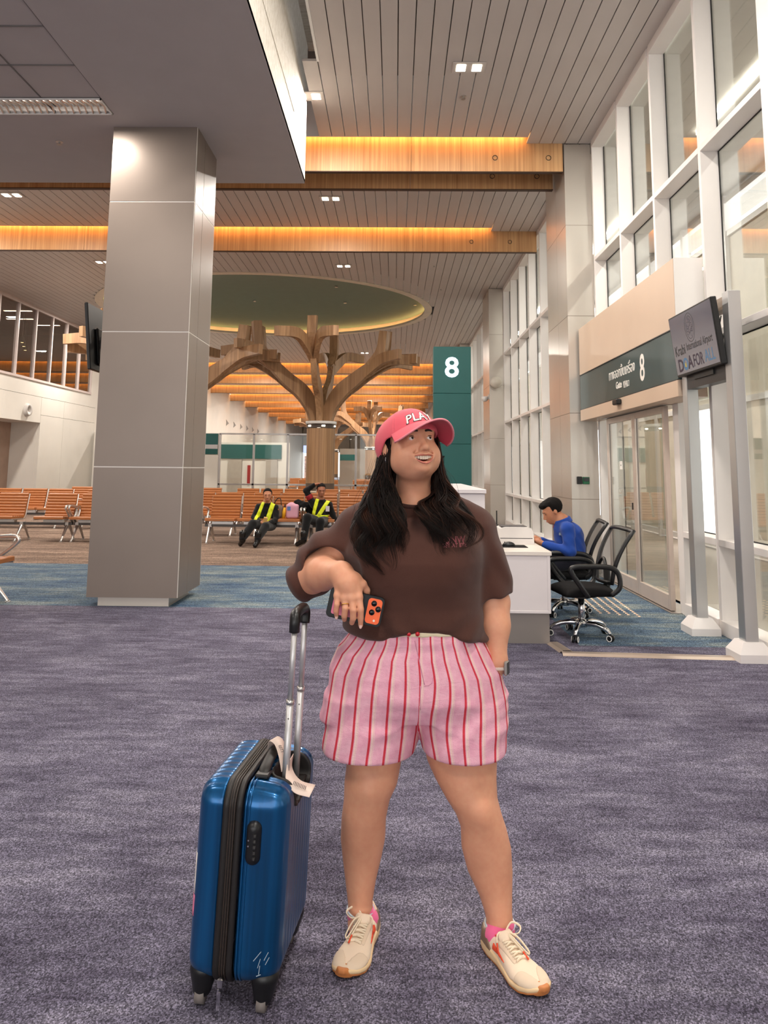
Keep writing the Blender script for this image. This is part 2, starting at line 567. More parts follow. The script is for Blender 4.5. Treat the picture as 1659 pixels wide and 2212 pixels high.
# ---- wooden beams with a lit slot
M_HOLE = plain('black_fitting', (14, 13, 13), 0.6)
def beam(y, label, lit=True, x0=XL, x1=2.45, holes=((1.45,), (2.22,)), th=0.07, zb=5.77, hr=0.032, slot_x=1.89, group=None):
    t = thing('ceiling_beam', label, 'beam', (0, y, zb), 0, group)
    # cladding boards: upright veneer panels side by side
    n = max(1, int(round((x1 - x0) / 2.4))); wdt = (x1 - x0) / n
    for i in range(n):
        MB().box(x0 + i * wdt + 0.002, x0 + (i + 1) * wdt - 0.002, 0, th, 0, 0.72).build('cladding_panel', M_BEAMW, t)
    MB().box(x0, x1, -0.003, th + 0.003, -0.012, 0).build('edge_strip', plain('beam_edge', (74, 50, 34), 0.6), t)
    for hx in holes:
        MB().lathe([(hr * 1.25, 0), (hr * 1.25, 0.006), (hr, 0.006), (hr, -0.02), (0.001, -0.02)], 18,
                   M=Matrix.Translation((hx[0], 0.0, 0.21)) @ Matrix.Rotation(PI / 2, 4, 'X')).build('nozzle_hole', M_HOLE, t)
    if lit:
        MB().box(x0, slot_x, -0.1, -0.06, ZC - zb + 0.10, ZC - zb + 0.13).build('led_strip', LED, t)
        MB().box(x0, slot_x, -0.225, -0.205, ZC - zb + 0.005, 7.15 - zb).build('added_slot_baffle', M_WHITE, t)  # unseen board added to keep LED light out of the plank cavity
    return t
beam(10.5, 'wood-clad ceiling beam with a glowing top slot, meeting the near column beside the gate', holes=((1.45,), (2.24,)))
beam(11.2, 'unlit dark wood ceiling beam just behind the glowing beam at the near column', lit=False, holes=((1.5,), (2.2,)))
beam(14.6, 'glowing wood ceiling beam between the near column and the green dome', x1=2.84, holes=((1.52,), (2.3,)))
for i, y in enumerate(FB):
    beam(y, 'glowing wooden ceiling beam in the far row beyond the dome', holes=((1.5,), (2.2,)), group='far row of glowing beams', x1=2.5 if i < 4 else 2.4)

# ---- soffit with plastered bulkhead (left of the camera)
def m_plaster():
    g = NT('rough_white_plaster'); co = g.coord()
    n1 = g.noise(g.mapping(co, (1, 5, 2)), 6, 6, 0.7); n2 = g.noise(g.mapping(co, (1, 30, 3)), 1.0, 5, 0.7)
    g.base(g.ramp(n1, [(0.25, srgb(206, 196, 180)), (0.6, srgb(240, 234, 224))])); g.pbr(0.8, 0, 0.3)
    g.bump(g.mix(0.5, n1, n2), 0.6, 0.03); return g.m
M_PLASTER = m_plaster()
M_SOFF = plain('soffit_board', (186, 178, 176), 0.7, 0, 0.3, 0.02)
ZS = 5.065
sof = thing('ceiling_soffit', kind='structure')
tx = -2.98; ty = 7.33
MB().box(tx, -1.2, -11.9, 9.22, ZS, ZS + 0.05).build('soffit_board', M_SOFF, sof)
MB().box(XL, tx, ty, 9.22, ZS, ZS + 0.05).build('soffit_board', M_SOFF, sof)
bk = MB()
bk.box(-1.26, -1.2, -11.9, 9.22, ZS + 0.001, 7.1)
bk.box(-1.2, -1.193, -4, 8.1, ZS + 0.42, 7.0)      # thicker first coat with a ragged edge
bk.build('plaster_bulkhead', M_PLASTER, sof)
MB().box(XL, -1.26, 9.16, 9.22, ZS + 0.05, 6.9).build('plaster_bulkhead', M_PLASTER, sof)
MB().box(-1.2, -0.9, -11.9, 9.3, 6.95, 7.0).build('gap_lid', M_PLASTER, sof)
MB().box(-0.965, -0.935, -11.9, 8.25, ZC - 0.01, ZC + 0.05).build('edge_trim', M_WHITE, sof)
# lay-in tiles
for i in range(4):
    for j in range(6):
        x1 = tx - 0.012 - i * 0.61; y1 = ty - 0.335 - j * 0.61
        MB().box(x1 - 0.60, x1, y1 - 0.60, y1, ZS + 0.012, ZS + 0.03, bev=0.004).build('ceiling_tile', M_SOFF, sof)
gb = MB()
for i in range(5): gb.box(tx - i * 0.61 - 0.011, tx - i * 0.61, 2.5, ty, ZS + 0.004, ZS + 0.03)
for j in range(7): gb.box(XL, tx, ty - 0.335 - j * 0.61, ty - 0.325 - j * 0.61, ZS + 0.004, ZS + 0.03)
gb.build('tile_grid', plain('tile_grid_grey', (120, 114, 112), 0.6), sof)  # grid bars in a darker grey than the tiles
MB().box(XL, tx - 2.4, -11.9, ty, ZS + 0.03, ZS + 0.06).build('soffit_board', M_SOFF, sof)
MB().box(XL, tx, -11.9, 3.3, ZS + 0.02, ZS + 0.06).build('soffit_board', M_SOFF, sof)

# ---- columns clad in satin panels
def m_panel(name, rgb, rough, metal):
    g = NT(name); co = g.coord(); c = srgb(*rgb)
    n = g.noise(co, 1.3, 2)
    g.base(g.ramp(n, [(0.3, tuple(x * 0.95 for x in c[:3]) + (1,)), (0.7, tuple(min(1, x * 1.04) for x in c[:3]) + (1,))]))
    g.pbr(rough, metal, 0.5); return g.m
M_PANEL = m_panel('satin_panel', (134, 121, 112), 0.38, 0.35)
M_PANEL2 = m_panel('champagne_panel', (214, 204, 192), 0.34, 0.45)
M_JOINT = plain('pale_joint', (224, 218, 212), 0.5)
def column(label, x0, x1, y0, y1, z0, z1, zj, mat, splits_x=(), splits_y=(), plinth=None, group=None, jw=0.012, jmat=None, bevel=0.03):
    t = thing('column', label, 'column', ((x0 + x1) / 2, (y0 + y1) / 2, 0), 0, group)
    cx, cy = (x0 + x1) / 2, (y0 + y1) / 2
    MB().box(x0 + 0.003 - cx, x1 - 0.003 - cx, y0 + 0.003 - cy, y1 - 0.003 - cy, z0 + 0.001, z1 - 0.001).build('core', jmat or M_JOINT, t)
    xs = [x0] + list(splits_x) + [x1]; ys = [y0] + list(splits_y) + [y1]; zs = [z0] + list(zj) + [z1]
    j = jw / 2
    for k in range(len(zs) - 1):
        za = zs[k] + (j if k else 0); zb = zs[k + 1] - (j if k < len(zs) - 2 else 0)
        for i in range(len(xs) - 1):
            a = xs[i] + (j if i else 0) - cx; b = xs[i + 1] - (j if i < len(xs) - 2 else jw * 0.5) - cx
            for yy in (y0 - cy, y1 - 0.02 - cy): MB().box(a, b, yy, yy + 0.02, za, zb).build('panel', mat, t)
        for i in range(len(ys) - 1):
            a = ys[i] + (j if i else 0.0205) - cy; b = ys[i + 1] - (j if i < len(ys) - 2 else 0.0205) - cy
            for xx in (x0 - cx, x1 - 0.02 - cx): MB().box(xx, xx + 0.02, a, b, za, zb).build('panel', mat, t)
    if plinth:
        MB().box(x0 + plinth - cx, x1 - plinth - cx, y0 + plinth * 0.5 - cy, y1 - plinth - cy, 0, z0 - 0.001).build('plinth', M_PANEL2, t)
    return t
column('tall taupe panelled pillar standing alone on the carpet behind the suitcase', -3.09, -2.17, 7.62, 8.5, 0.09, ZS, (1.39, 2.80, 4.22), M_PANEL, splits_y=(7.95,), plinth=0.1)
M_COL = m_panel('bronze_satin_panel', (204, 197, 188), 0.3, 0.6)
for k, (y, lab) in enumerate(((10.5, 'tall metal-clad wall column at the left end of the gate sign'), (19.4, 'metal-clad wall column with the white loudspeaker, behind the green totem'),
                              (28.3, 'far metal-clad wall column along the glazed wall'), (37.2, 'far metal-clad wall column along the glazed wall'))):
    column(lab, 2.47, 2.86, y, y + 1.35, 0, ZC - 0.01, (1.0, 2.2, 3.6, 4.95), M_COL, splits_y=(y + 0.62,), jw=0.008, jmat=plain('column_joint', (150, 136, 122), 0.5), group=None if k < 2 else 'far columns')

# ---- glazed right wall
M_FRAME = plain('white_frame', (238, 232, 228), 0.35, 0, 0.5, 0.015)
M_GASK = plain('black_gasket', (16, 16, 18), 0.6)
G_WALL = glass('wall_glass', (0.95, 0.975, 0.965), 0.10, 1.1)
wr = thing('wall_right', kind='structure')
muls = [5.5, 6.72, 7.62, 9.9, 10.42, 4.26, 3.02, 1.78, 0.5, -0.7, -1.95, -3.2, -4.4, -5.6, -6.9, -8.1, -9.4, -10.6]
muls_hi = [5.5, 6.72, 7.96, 9.19, 10.42]
def mull(y, z0, z1, w=0.055, wide=0.0):
    MB().box(XW, XW + 0.17, y - w / 2 - wide, y + w / 2, z0, z1, bev=0.003).build('mullion', M_FRAME, wr)
    MB().box(XW + 0.168, XW + 0.175, y - w / 2 - wide - 0.012, y + w / 2 + 0.012, z0, z1).build('gasket', M_GASK, wr)
def transom(y0, y1, z, h=0.06, d0=0.0):
    MB().box(XW + d0, XW + 0.17, y0, y1, z - h / 2, z + h / 2, bev=0.003).build('transom', M_FRAME, wr)
    MB().box(XW + 0.168, XW + 0.175, y0, y1, z - h / 2 - 0.01, z + h / 2 + 0.01).build('gasket', M_GASK, wr)
def pane(y0, y1, z0, z1):
    MB().box(XW + 0.176, XW + 0.182, y0, y1, z0, z1).build('glass_pane', G_WALL, wr)
def bay(ys, zs, z0=0.0, z1=ZC + 0.02, skip=()):
    ys = sorted(ys)
    for y in ys: mull(y, z0, z1)
    for i in range(len(ys) - 1):
        a, b = ys[i] + 0.0285, ys[i + 1] - 0.0285
        zz = [z0 + 0.02] + list(zs) + [z1 - 0.06]
        for z in zs: transom(a, b, z)
        MB().box(XW - 0.015, XW + 0.172, a, b, z0, z0 + 0.12, bev=0.003).build('sill', M_FRAME, wr) if z0 < 0.1 else None
        MB().box(XW - 0.01, XW + 0.17, a, b, z1 - 0.12, z1, bev=0.003).build('head', M_FRAME, wr)
        for k in range(len(zz) - 1): pane(a - 0.02, b + 0.02, zz[k], zz[k + 1])
ZT = (0.78, 2.62, 4.42)
bay([5.5, 6.72, 7.58], ZT, z1=2.66) if False else None
# near bays down to the floor
bay([-10.9 + 1.245 * k for k in range(14)][:13] + [5.5, 6.72], ZT)
MB().box(XW - 0.03, XW + 0.2, 5.27, 5.44, 0, ZC, bev=0.004).build('post_cover', M_FRAME, wr)
# beside and over the gate door
for y in (7.62,): mull(y, 0, 3.35, 0.06, 0.09)
MB().box(XW - 0.015, XW + 0.172, 6.75, 7.5, 0, 0.12, bev=0.003).build('sill', M_FRAME, wr)
transom(6.75, 7.5, 0.78); pane(6.73, 7.5, 0.02, 0.78); pane(6.73, 7.5, 0.78, 3.3)
mull(9.92, 0, 2.1); mull(10.42, 0, 2.1, 0.08)
MB().box(XW - 0.015, XW + 0.172, 9.95, 10.38, 0, 0.12, bev=0.003).build('sill', M_FRAME, wr); pane(9.93, 10.4, 0.02, 2.1)
for y in muls_hi[2:]: mull(y, 2.1, ZC)
yy = [6.72] + muls_hi[2:]
for i in range(3):
    a, b = yy[i] + 0.0285, yy[i + 1] - 0.0285
    transom(a, b, 4.42); pane(a - 0.02, b + 0.02, 2.1, 4.42); pane(a - 0.02, b + 0.02, 4.42, ZC - 0.04)
    MB().box(XW - 0.01, XW + 0.17, a, b, ZC - 0.1, ZC + 0.02, bev=0.003).build('head', M_FRAME, wr)
# bays beyond the column
bay([11.93 + 1.24 * k for k in range(7)], ZT)
bay([20.8 + 1.24 * k for k in range(7)], ZT)
bay([29.7 + 1.24 * k for k in range(7)], ZT)
o = MB().box(XW, XW + 0.15, 38.6, 90, 0, ZC).build('far_wall_panel', M_FRAME, wr)

# corridor outside the glass: floor, roof, panelled outer wall open to the sky above
oc = thing('wall_outer_corridor', kind='structure')
MB().box(XW + 0.2, 6.2, -12, 60, -0.012, 0.0).build('corridor_floor', plain('corridor_carpet', (150, 136, 122), 0.9), oc)
MB().box(XW + 0.2, 6.6, -12, 60, 6.25, 6.35).build('corridor_roof', plain('corridor_roof_board', (200, 196, 190), 0.8), oc)
M_CORR = plain('corridor_panel_cream', (226, 214, 196), 0.6)
for k in range(38):
    y = -12 + 1.9 * k
    MB().box(5.78, 5.95, y, y + 0.12, 0, 6.25).build('corridor_post', M_FRAME, oc)
    if k % 4 != 1: MB().box(5.84, 5.9, y + 0.125, y + 1.895, 0.16, 2.55).build('corridor_panel', M_CORR, oc)
    MB().box(5.84, 5.9, y + 0.125, y + 1.895, 2.65, 5.5).build('corridor_panel', M_CORR, oc)
for z in (0.1, 2.6, 5.55, 6.15):
    MB().box(5.80, 5.92, -12, 60, z - 0.05, z + 0.05).build('corridor_rail', M_FRAME, oc)
for k in range(6):
    y = 1.0 + 6.2 * k
    MB().box(4.3, 4.4, y, y + 3.0, 6.20, 6.25).build('corridor_lamp', emit('corridor_tube', (255, 246, 230), 8), oc)
    area('corridor_glow', (4.35, y + 1.5, 6.18), 0.1, 3.0, 90, (1, 0.95, 0.88))

# ---- left wall with the gallery windows
wl = thing('wall_left', kind='structure')
M_WALLW = plain('white_wall_board', (226, 220, 210), 0.6, 0, 0.4, 0.03, 1.5)
ZG = 3.94
def lw(y0, y1, z0, z1, name='wall_board', mat=None, x=XL, th=0.12):
    return MB().box(x - th, x, y0, y1, z0, z1).build(name, mat or M_WALLW, wl)
j = 0.008
ys = [14.0, 20.6, 22.8, 24.4, 26.95]
lw(9.2, 26.95, 3.5, ZG)
for i in range(len(ys) - 1): lw(ys[i] + j, ys[i + 1] - j, 2.78 if i < 2 else 2.95, 3.49)
lw(22.8 + j, 24.4 - j, 0, 2.94); lw(24.4 + j, 26.95 - j, 0, 2.94)
lw(9.2, 22.8, 0, 2.78, 'recess_back', plain('recess_paint', (176, 150, 134), 0.8), XL - 0.9)
lw(9.2, 22.8, 2.7, 2.78, 'recess_head', None, XL, 0.9)
MB().box(XL - 0.9, XL - 0.1, 22.8, 22.88, 0, 2.78).build('recess_side', M_WALLW, wl)
lw(26.95, 90, ZG - 3.94, ZC)
lw(-12, 9.2, 0, ZC)
M_GFR = plain('gallery_frame', (206, 190, 184), 0.4)
gy = [9.3 + 1.07 * k for k in range(17)]
for y in gy: MB().box(XL - 0.08, XL + 0.02, y - 0.03, y + 0.03, ZG, ZC).build('gallery_mullion', M_GFR, wl)
MB().box(XL - 0.1, XL + 0.03, 9.2, 26.45, ZG, ZG + 0.07).build('gallery_rail', M_GFR, wl)
MB().box(XL - 0.1, XL + 0.03, 9.2, 26.45, ZC - 0.1, ZC).build('gallery_rail', M_GFR, wl)
G_GAL = glass('gallery_glass', (0.75, 0.7, 0.66), 0.1, 1.2)
for i in range(len(gy) - 1): MB().box(XL - 0.04, XL - 0.034, gy[i] + 0.03, gy[i + 1] - 0.03, ZG + 0.07, ZC - 0.1).build('gallery_pane', G_GAL, wl)
MB().box(XL - 0.1, XL, 26.45, 26.95, ZG, ZC).build('wall_board', M_WALLW, wl)
ge = thing('wall_gallery', kind='structure')
M_GAL = plain('gallery_brown', (92, 62, 48), 0.8)
MB().box(XL - 5, XL - 4.9, 8, 28, 3.5, 6.4).build('gallery_back', M_GAL, ge)
MB().box(XL - 5, XL - 0.12, 8, 28, 3.4, 3.5).build('gallery_floor', M_GAL, ge)
MB().box(XL - 5, XL - 0.12, 8, 28, 6.3, 6.4).build('gallery_ceiling', plain('gallery_ceiling_paint', (150, 104, 84), 0.8), ge)
MB().box(XL - 5, XL - 0.12, 27.5, 27.6, 3.4, 6.4).build('gallery_end', M_GAL, ge)

# far end
fe = thing('wall_far', kind='structure')
for k in range(10):
    MB().box(XL + 1.4 * k, XL + 1.4 * k + 0.08, 88, 88.1, 0, ZC).build('far_mullion', M_FRAME, fe)
MB().box(XL, XW, 88, 88.1, 3.2, ZC).build('far_wall_board', M_WALLW, fe)

# ceiling lamps over and behind the camera, warm white, in the downlight rows, then added fill
for (lx, ly) in ((0.86, 8.38), (-0.98, 9.08), (0.86, 4.6), (0.86, 0.8), (0.86, -3.0), (-1.19, 12.77), (-6.9, 12.65), (-1.26, 17.24), (-6.9, 17.0)):
    area('downlight_and_fill_glow', (lx, ly, ZC - 0.03), 0.34, 0.17, 75)
for ly in (30.7, 36.4, 41.2, 46.4, 51.6, 61.8, 72.0):
    for lx in (-1.3, -7.1): area('downlight_and_fill_glow', (lx, ly, ZC - 0.03), 0.34, 0.17, 160)  # added lamps brighten the far hall; only the first row has fittings
for ly in (13.5, 18.0, 23.5): area('downlight_and_fill_glow', (-9.6, ly, ZC - 0.03), 0.34, 0.17, 150)  # added fill to brighten the left wall, no fittings there
for (lx, ly) in ((-3.6, 7.16), (-3.6, 3.5), (-3.6, 0.0)):
    area('louvre_glow', (lx, ly, ZS - 0.04), 1.1, 0.25, 45, (1, 0.93, 0.84))
# ================================================================ THINGS IN THE HALL
M_CHROME = plain('chrome', (214, 214, 216), 0.12, 1.0, 0.5, 0.02)
M_STEEL = plain('brushed_steel', (178, 174, 170), 0.32, 0.9, 0.5, 0.05)
M_ALU = plain('cast_aluminium', (206, 202, 198), 0.28, 0.85, 0.5, 0.03)
M_BLACK = plain('black_plastic', (18, 18, 19), 0.38, 0, 0.5, 0.1)
M_BLACKF = plain('black_fabric', (17, 16, 17), 0.85, 0, 0.2, 0.15, 30)
M_LAMP = emit('lamp_face', (255, 240, 214), 14.0)

# ---- twin downlights
def downlight(x, y, label, group=None):
    t = thing('twin_downlight', label, 'light', (x, y, ZC), 0, group)
    MB().box(-0.2, 0.2, -0.12, 0.12, -0.012, 0, bev=0.004).build('trim_plate', M_PLANK, t)
    for s in (-0.095, 0.095):
        q = MB(); q.box(s - 0.055, s + 0.055, -0.075, 0.075, -0.016, -0.0125, bev=0.002).build('lamp', M_LAMP, t)
    return t
DLG = 'twin square downlights'
downlight(0.855, 8.38, 'twin square downlight in the plank ceiling nearest the glazed wall', )
downlight(-1.155, 9.08, 'downlight half hidden behind the rough white bulkhead')
downlight(-1.19, 12.77, 'twin downlight between the two lit beams, right of the pillar')
downlight(-1.26, 17.24, 'twin downlight in the planks just before the green dome')
downlight(-6.9, 12.65, 'twin downlight left of the pillar between the two lit beams')
downlight(-6.96, 17.0, 'twin downlight left of the pillar, close to the dome edge')
downlight(-1.3, 30.7, 'small twin downlight beyond the wooden tree', DLG)
downlight(-7.15, 30.7, 'small twin downlight behind the left wooden branches', DLG)

# ---- sprinklers
def sprinkler(x, y, z, label, group='ceiling sprinklers'):
    t = thing('sprinkler', label, 'sprinkler', (x, y, z), 0, group)
    MB().lathe([(0.001, -0.004), (0.04, -0.004), (0.04, 0.0), (0.001, 0.0)], 16).build('rose', M_ALU, t)
    MB().lathe([(0.012, -0.03), (0.012, -0.004)], 10).build('stem', M_STEEL, t)
    MB().lathe([(0.001, -0.034), (0.028, -0.034), (0.028, -0.03), (0.001, -0.03)], 12).build('deflector', M_STEEL, t)
sprinkler(0.855, 9.1, ZC, 'sprinkler head in the planks beside the big twin downlight', None)
sprinkler(-3.86, 8.0, ZS, 'sprinkler head under the grey soffit left of the pillar', None)
for p in ((-2.2, 16.3), (0.9, 15.6), (0.9, 17.2), (-7.6, 15.4), (1.2, 19.5)): sprinkler(p[0], p[1], ZC, 'small sprinkler head in the distant plank ceiling')

# ---- louvre light in the soffit
t = thing('louvre_light', 'long louvred fluorescent light set in the soffit tiles', 'light', (-2.99, 7.0, ZS - 0.004), 0)
MB().box(-1.22, 0, 0, 0.015, -0.005, 0.06).box(-1.22, 0, 0.315, 0.33, -0.005, 0.06).box(-0.012, 0, 0, 0.33, -0.005, 0.06).box(-1.22, -1.208, 0, 0.33, -0.005, 0.06).build('housing', M_WHITE, t)
MB().box(-1.22, 0, 0, 0.33, 0.055, 0.065).build('reflector', plain('mirror_reflector', (230, 226, 224), 0.15, 0.9), t)
for k in range(17):
    xk = -0.06 - k * 0.068
    q = MB()
    q.add([(xk, 0.02, 0), (xk + 0.045, 0.16, 0.0), (xk, 0.31, 0), (xk - 0.012, 0.31, 0), (xk + 0.028, 0.16, 0), (xk - 0.012, 0.02, 0),
           (xk, 0.02, 0.03), (xk + 0.03, 0.16, 0.03), (xk, 0.31, 0.03), (xk - 0.012, 0.31, 0.03), (xk + 0.018, 0.16, 0.03), (xk - 0.012, 0.02, 0.03)],
          [(0, 1, 4, 5), (1, 2, 3, 4), (6, 11, 10, 7), (7, 10, 9, 8), (0, 6, 7, 1), (1, 7, 8, 2), (5, 4, 10, 11), (4, 3, 9, 10)])
    q.build('louvre_blade', M_ALU, t)
MB().cyl((-1.2, 0.06, 0.04), (-0.02, 0.06, 0.04), 0.013, 10).build('tube_lamp', emit('tube_lamp', (255, 240, 226), 6), t)

# ---- green dome with a lit rim
M_DOME = plain('dome_teal', (104, 128, 118), 0.55, 0, 0.4, 0.03)
t = thing('ceiling_dome', 'large oval teal ceiling dome with a glowing rim above the wooden trees', 'dome', (DC[0], DC[1], ZC))
rows = []
NR, NA = 14, 96
for i in range(NR + 1):
    r = 0.985 * i / NR
    rows.append([(DA * r * math.cos(2 * PI * k / NA), DB * r * math.sin(2 * PI * k / NA), 0.2 + 0.62 * (1 - (i / NR) ** 2)) for k in range(NA + 1)])
MB().grid(rows).build('dome_shell', M_DOME, t, True)
def ring(r0, z0, r1, z1): return [[(DA * r * math.cos(2 * PI * k / NA), DB * r * math.sin(2 * PI * k / NA), z) for k in range(NA + 1)] for r, z in ((r0, z0), (r1, z1))]
q = MB(); q.grid(ring(1.0, 0.3, 1.0, -0.015)); q.grid(ring(1.0, -0.015, 0.955, -0.015)); q.grid(ring(0.955, -0.015, 0.955, 0.05)); q.grid(ring(0.955, 0.05, 1.0, 0.05))
q.build('rim', plain('dome_rim', (226, 214, 196), 0.5), t, True)
q = MB(); q.grid(ring(0.965, 0.056, 0.982, 0.056)); q.build('rim_led', emit('rim_led', (255, 196, 124), 5.5), t)
for (a, b) in ((0.1, -0.55), (0.42, -0.05), (0.9, 0.1), (-0.15, 0.4), (0.45, 0.35)):
    MB().lathe([(0.001, -0.02), (0.05, -0.02), (0.05, 0.04), (0.001, 0.04)], 10, (DA * a, DB * b, 0.2 + 0.62 * (1 - a * a - b * b) - 0.02)).build('nozzle', M_ALU, t)

# ---- wooden trees
M_TREE = wood('tree_wood', (136, 102, 72), (190, 150, 110), 'Z', 0.55, 0.5)
M_TREEH = wood('tree_wood_limb', (142, 106, 76), (194, 154, 114), 'Z', 0.5, 0.5)
def sweep_rect(mb, pts, wid, dep, nor):
    """rectangular section along pts; wid along nor, dep across"""
    pts = [Vector(p) for p in pts]; nor = Vector(nor).normalized(); N = len(pts); vs = []; fs = []
    for i, p in enumerate(pts):
        t_ = (pts[min(i + 1, N - 1)] - pts[max(i - 1, 0)]).normalized()
        b = t_.cross(nor).normalized(); w_ = wid[i] / 2; d_ = dep[i] / 2
        vs += [p + nor * w_ + b * d_, p - nor * w_ + b * d_, p - nor * w_ - b * d_, p + nor * w_ - b * d_]
    for i in range(N - 1):
        a = i * 4
        for k in range(4): fs.append((a + k, a + (k + 1) % 4, a + 4 + (k + 1) % 4, a + 4 + k))
    fs += [(3, 2, 1, 0), tuple((N - 1) * 4 + k for k in range(4))]
    mb.add(vs, fs)
def cat(pts, n=6):
    """catmull-rom through points"""
    P = [Vector(p) for p in pts]; P = [P[0] * 2 - P[1]] + P + [P[-1] * 2 - P[-2]]; out = []
    for i in range(1, len(P) - 2):
        for k in range(n):
            s = k / n; a, b, c, d = P[i - 1], P[i], P[i + 1], P[i + 2]
            out.append(0.5 * ((2 * b) + (c - a) * s + (2 * a - 5 * b + 4 * c - d) * s * s + (3 * b - a - 3 * c + d) * s ** 3))
    out.append(P[-2]); return out
def tree(name, label, loc, ribs, cat_name='tree sculpture', trunk=True, group=None):
    t = thing(name, label, cat_name, loc, 0, group)
    ns = 20
    for k in range(ns):                                 # trunk of upright staves
        a0, a1 = 2 * PI * k / ns, 2 * PI * (k + 1) / ns; g_ = 0.004
        q = MB(); r0 = 0.42; v = []
        for z in (0.95, 2.55):
            for a in (a0 + g_, (a0 + a1) / 2, a1 - g_): v.append((r0 * math.cos(a), r0 * math.sin(a), z))
        q.add(v, [(0, 1, 4, 3), (1, 2, 5, 4)]); q.build('trunk_stave', M_TREE, t)
    MB().lathe([(0.40, 0.7), (0.40, 2.56)], 32).build('trunk_core', plain('trunk_dark', (60, 46, 36), 0.7), t, True)
    MB().lathe([(0.43, 2.56), (0.43, 2.68), (0.36, 2.68)], 32).build('collar', plain('collar_dark', (70, 58, 50), 0.5), t, True)
    for k in range(6):
        a = 2 * PI * k / 6 - PI / 2 + 0.26
        MB().box(-0.05, 0.05, -0.01, 0.01, 2.6, 2.64, Matrix.Rotation(a + PI / 2, 4, 'Z') @ Matrix.Translation((0, -0.432, 0))).build('collar_lamp', emit('collar_lamp', (255, 240, 220), 6), t)
    MB().lathe([(0.36, 2.68), (0.46, 2.68), (0.46, 2.76), (0.0, 2.76)], 32).build('cap_ring', M_WHITE, t, True)
    MB().lathe([(0.42, 0.7), (0.42, 0.95)], 32).build('base_ring', plain('base_brown', (88, 72, 60), 0.6), t, True)
    for (ang, reach, hi, lo, up) in ribs:
        R = Matrix.Rotation(math.radians(ang), 4, 'Z')
        main = cat([(0.22, 0, 2.76), (0.30, 0, 3.15), (0.62, 0, 3.62), (1.15, 0, 4.02), (1.75 * reach, 0, 4.5 * hi)], 6)
        n = len(main); q = MB()
        sweep_rect(q, main, [0.17] * n, [0.26 + 0.17 * math.sin(PI * i / (n - 1)) for i in range(n)], (0, 1, 0))
        br = q.build('branch', M_TREEH, t); br.data.transform(R)
        e = main[-3]; q = MB()
        pu = cat([e, e + Vector((0.32, 0.0, 0.42)), e + Vector((0.42, 0.02, 0.42 + up))], 5); n = len(pu)
        sweep_rect(q, pu, [0.25] * n, [0.30 - 0.06 * i / n for i in range(n)], (0, 1, 0)); o = q.build('twig', M_TREEH, br); o.data.transform(R)
        for s in (-1, 1):
            q = MB()
            po = cat([e - Vector((0.25, 0, 0.2)), e + Vector((0.35, 0.14 * s, 0.16)), e + Vector((0.75, 0.36 * s, 0.22 + lo)), e + Vector((1.22, 0.80 * s, 0.2 + lo))], 5); n = len(po)
            sweep_rect(q, po, [0.15] * n, [0.34 - 0.08 * i / n for i in range(n)], (0.35, -s, 0)); o = q.build('twig', M_TREEH, br); o.data.transform(R)
    return t
RB = [(4, 1.0, 1.0, 0.05, 0.75), (84, 0.95, 1.1, 0.2, 0.8), (172, 1.0, 1.0, 0.05, 0.9), (207, 1.1, 1.05, 0.1, 0.7), (266, 0.9, 1.1, 0.2, 0.55), (338, 1.05, 1.0, 0.0, 0.6)]
tree('wooden_tree', 'wooden tree sculpture with curved branches on a round trunk, under the dome', (-2.2, 22, 0), RB)
tree('wooden_tree', 'wooden tree sculpture whose trunk is hidden by the taupe pillar', (-6.25, 20.8, 0), [(a + 12, r, h, l, u) for a, r, h, l, u in RB])
tree('wooden_tree', 'wooden tree beyond the glass partition, right of the near trunk', (-1.5, 48, 0), RB, group='far wooden trees')
tree('wooden_tree', 'farthest wooden tree, left of the near trunk beyond the partition', (-4.6, 55, 0), RB, group='far wooden trees')
def planter(loc, label):
    t = thing('planter_bench', label, 'planter', loc)
    n = 16
    for k in range(n):
        a0, a1 = 2 * PI * k / n + 0.006, 2 * PI * (k + 1) / n - 0.006
        q = MB(); v = [(0.98 * math.cos(a), 0.98 * math.sin(a), z) for z in (0.0, 0.70) for a in (a0, (a0 + a1) / 2, a1)]
        q.add(v, [(0, 1, 4, 3), (1, 2, 5, 4)]); q.build('side_panel', plain('pale_board', (196, 168, 140), 0.6), t)
    MB().lathe([(0.96, 0.0), (0.96, 0.7), (1.0, 0.7), (1.0, 0.74), (0.43, 0.74)], 32).build('top', plain('planter_top', (206, 186, 164), 0.5), t, True)
planter((-2.2, 22, 0), 'round pale planter bench around the foot of the wooden tree')

# ---- green gate totem
M_GREEN = plain('sign_green', (20, 84, 80), 0.45, 0, 0.4, 0.03)
M_SIGNW = emit('sign_white', (226, 240, 255), 1.6)
t = thing('gate_totem', 'tall teal-green gate totem with a white number 8', 'sign', (0.925, 12.0, 0))
zs = [0, 0.9, 1.8, 2.62, 3.39]
MB().box(-0.30, 0.30, 0.012, 0.24, 0, 3.385).build('core', plain('totem_core', (14, 56, 54), 0.6), t)
for k in range(4): MB().box(-0.305, 0.305, 0, 0.25, zs[k] + 0.002, zs[k + 1] - 0.002, bev=0.003).build('panel', M_GREEN, t)
text_mesh('number_8', '8', 0.46, M_SIGNW, t, frame((-0.008, -0.004, 3.03), (1, 0, 0), (0, 0, 1)), 0.004, 'CENTER', 0.008, 1.05)

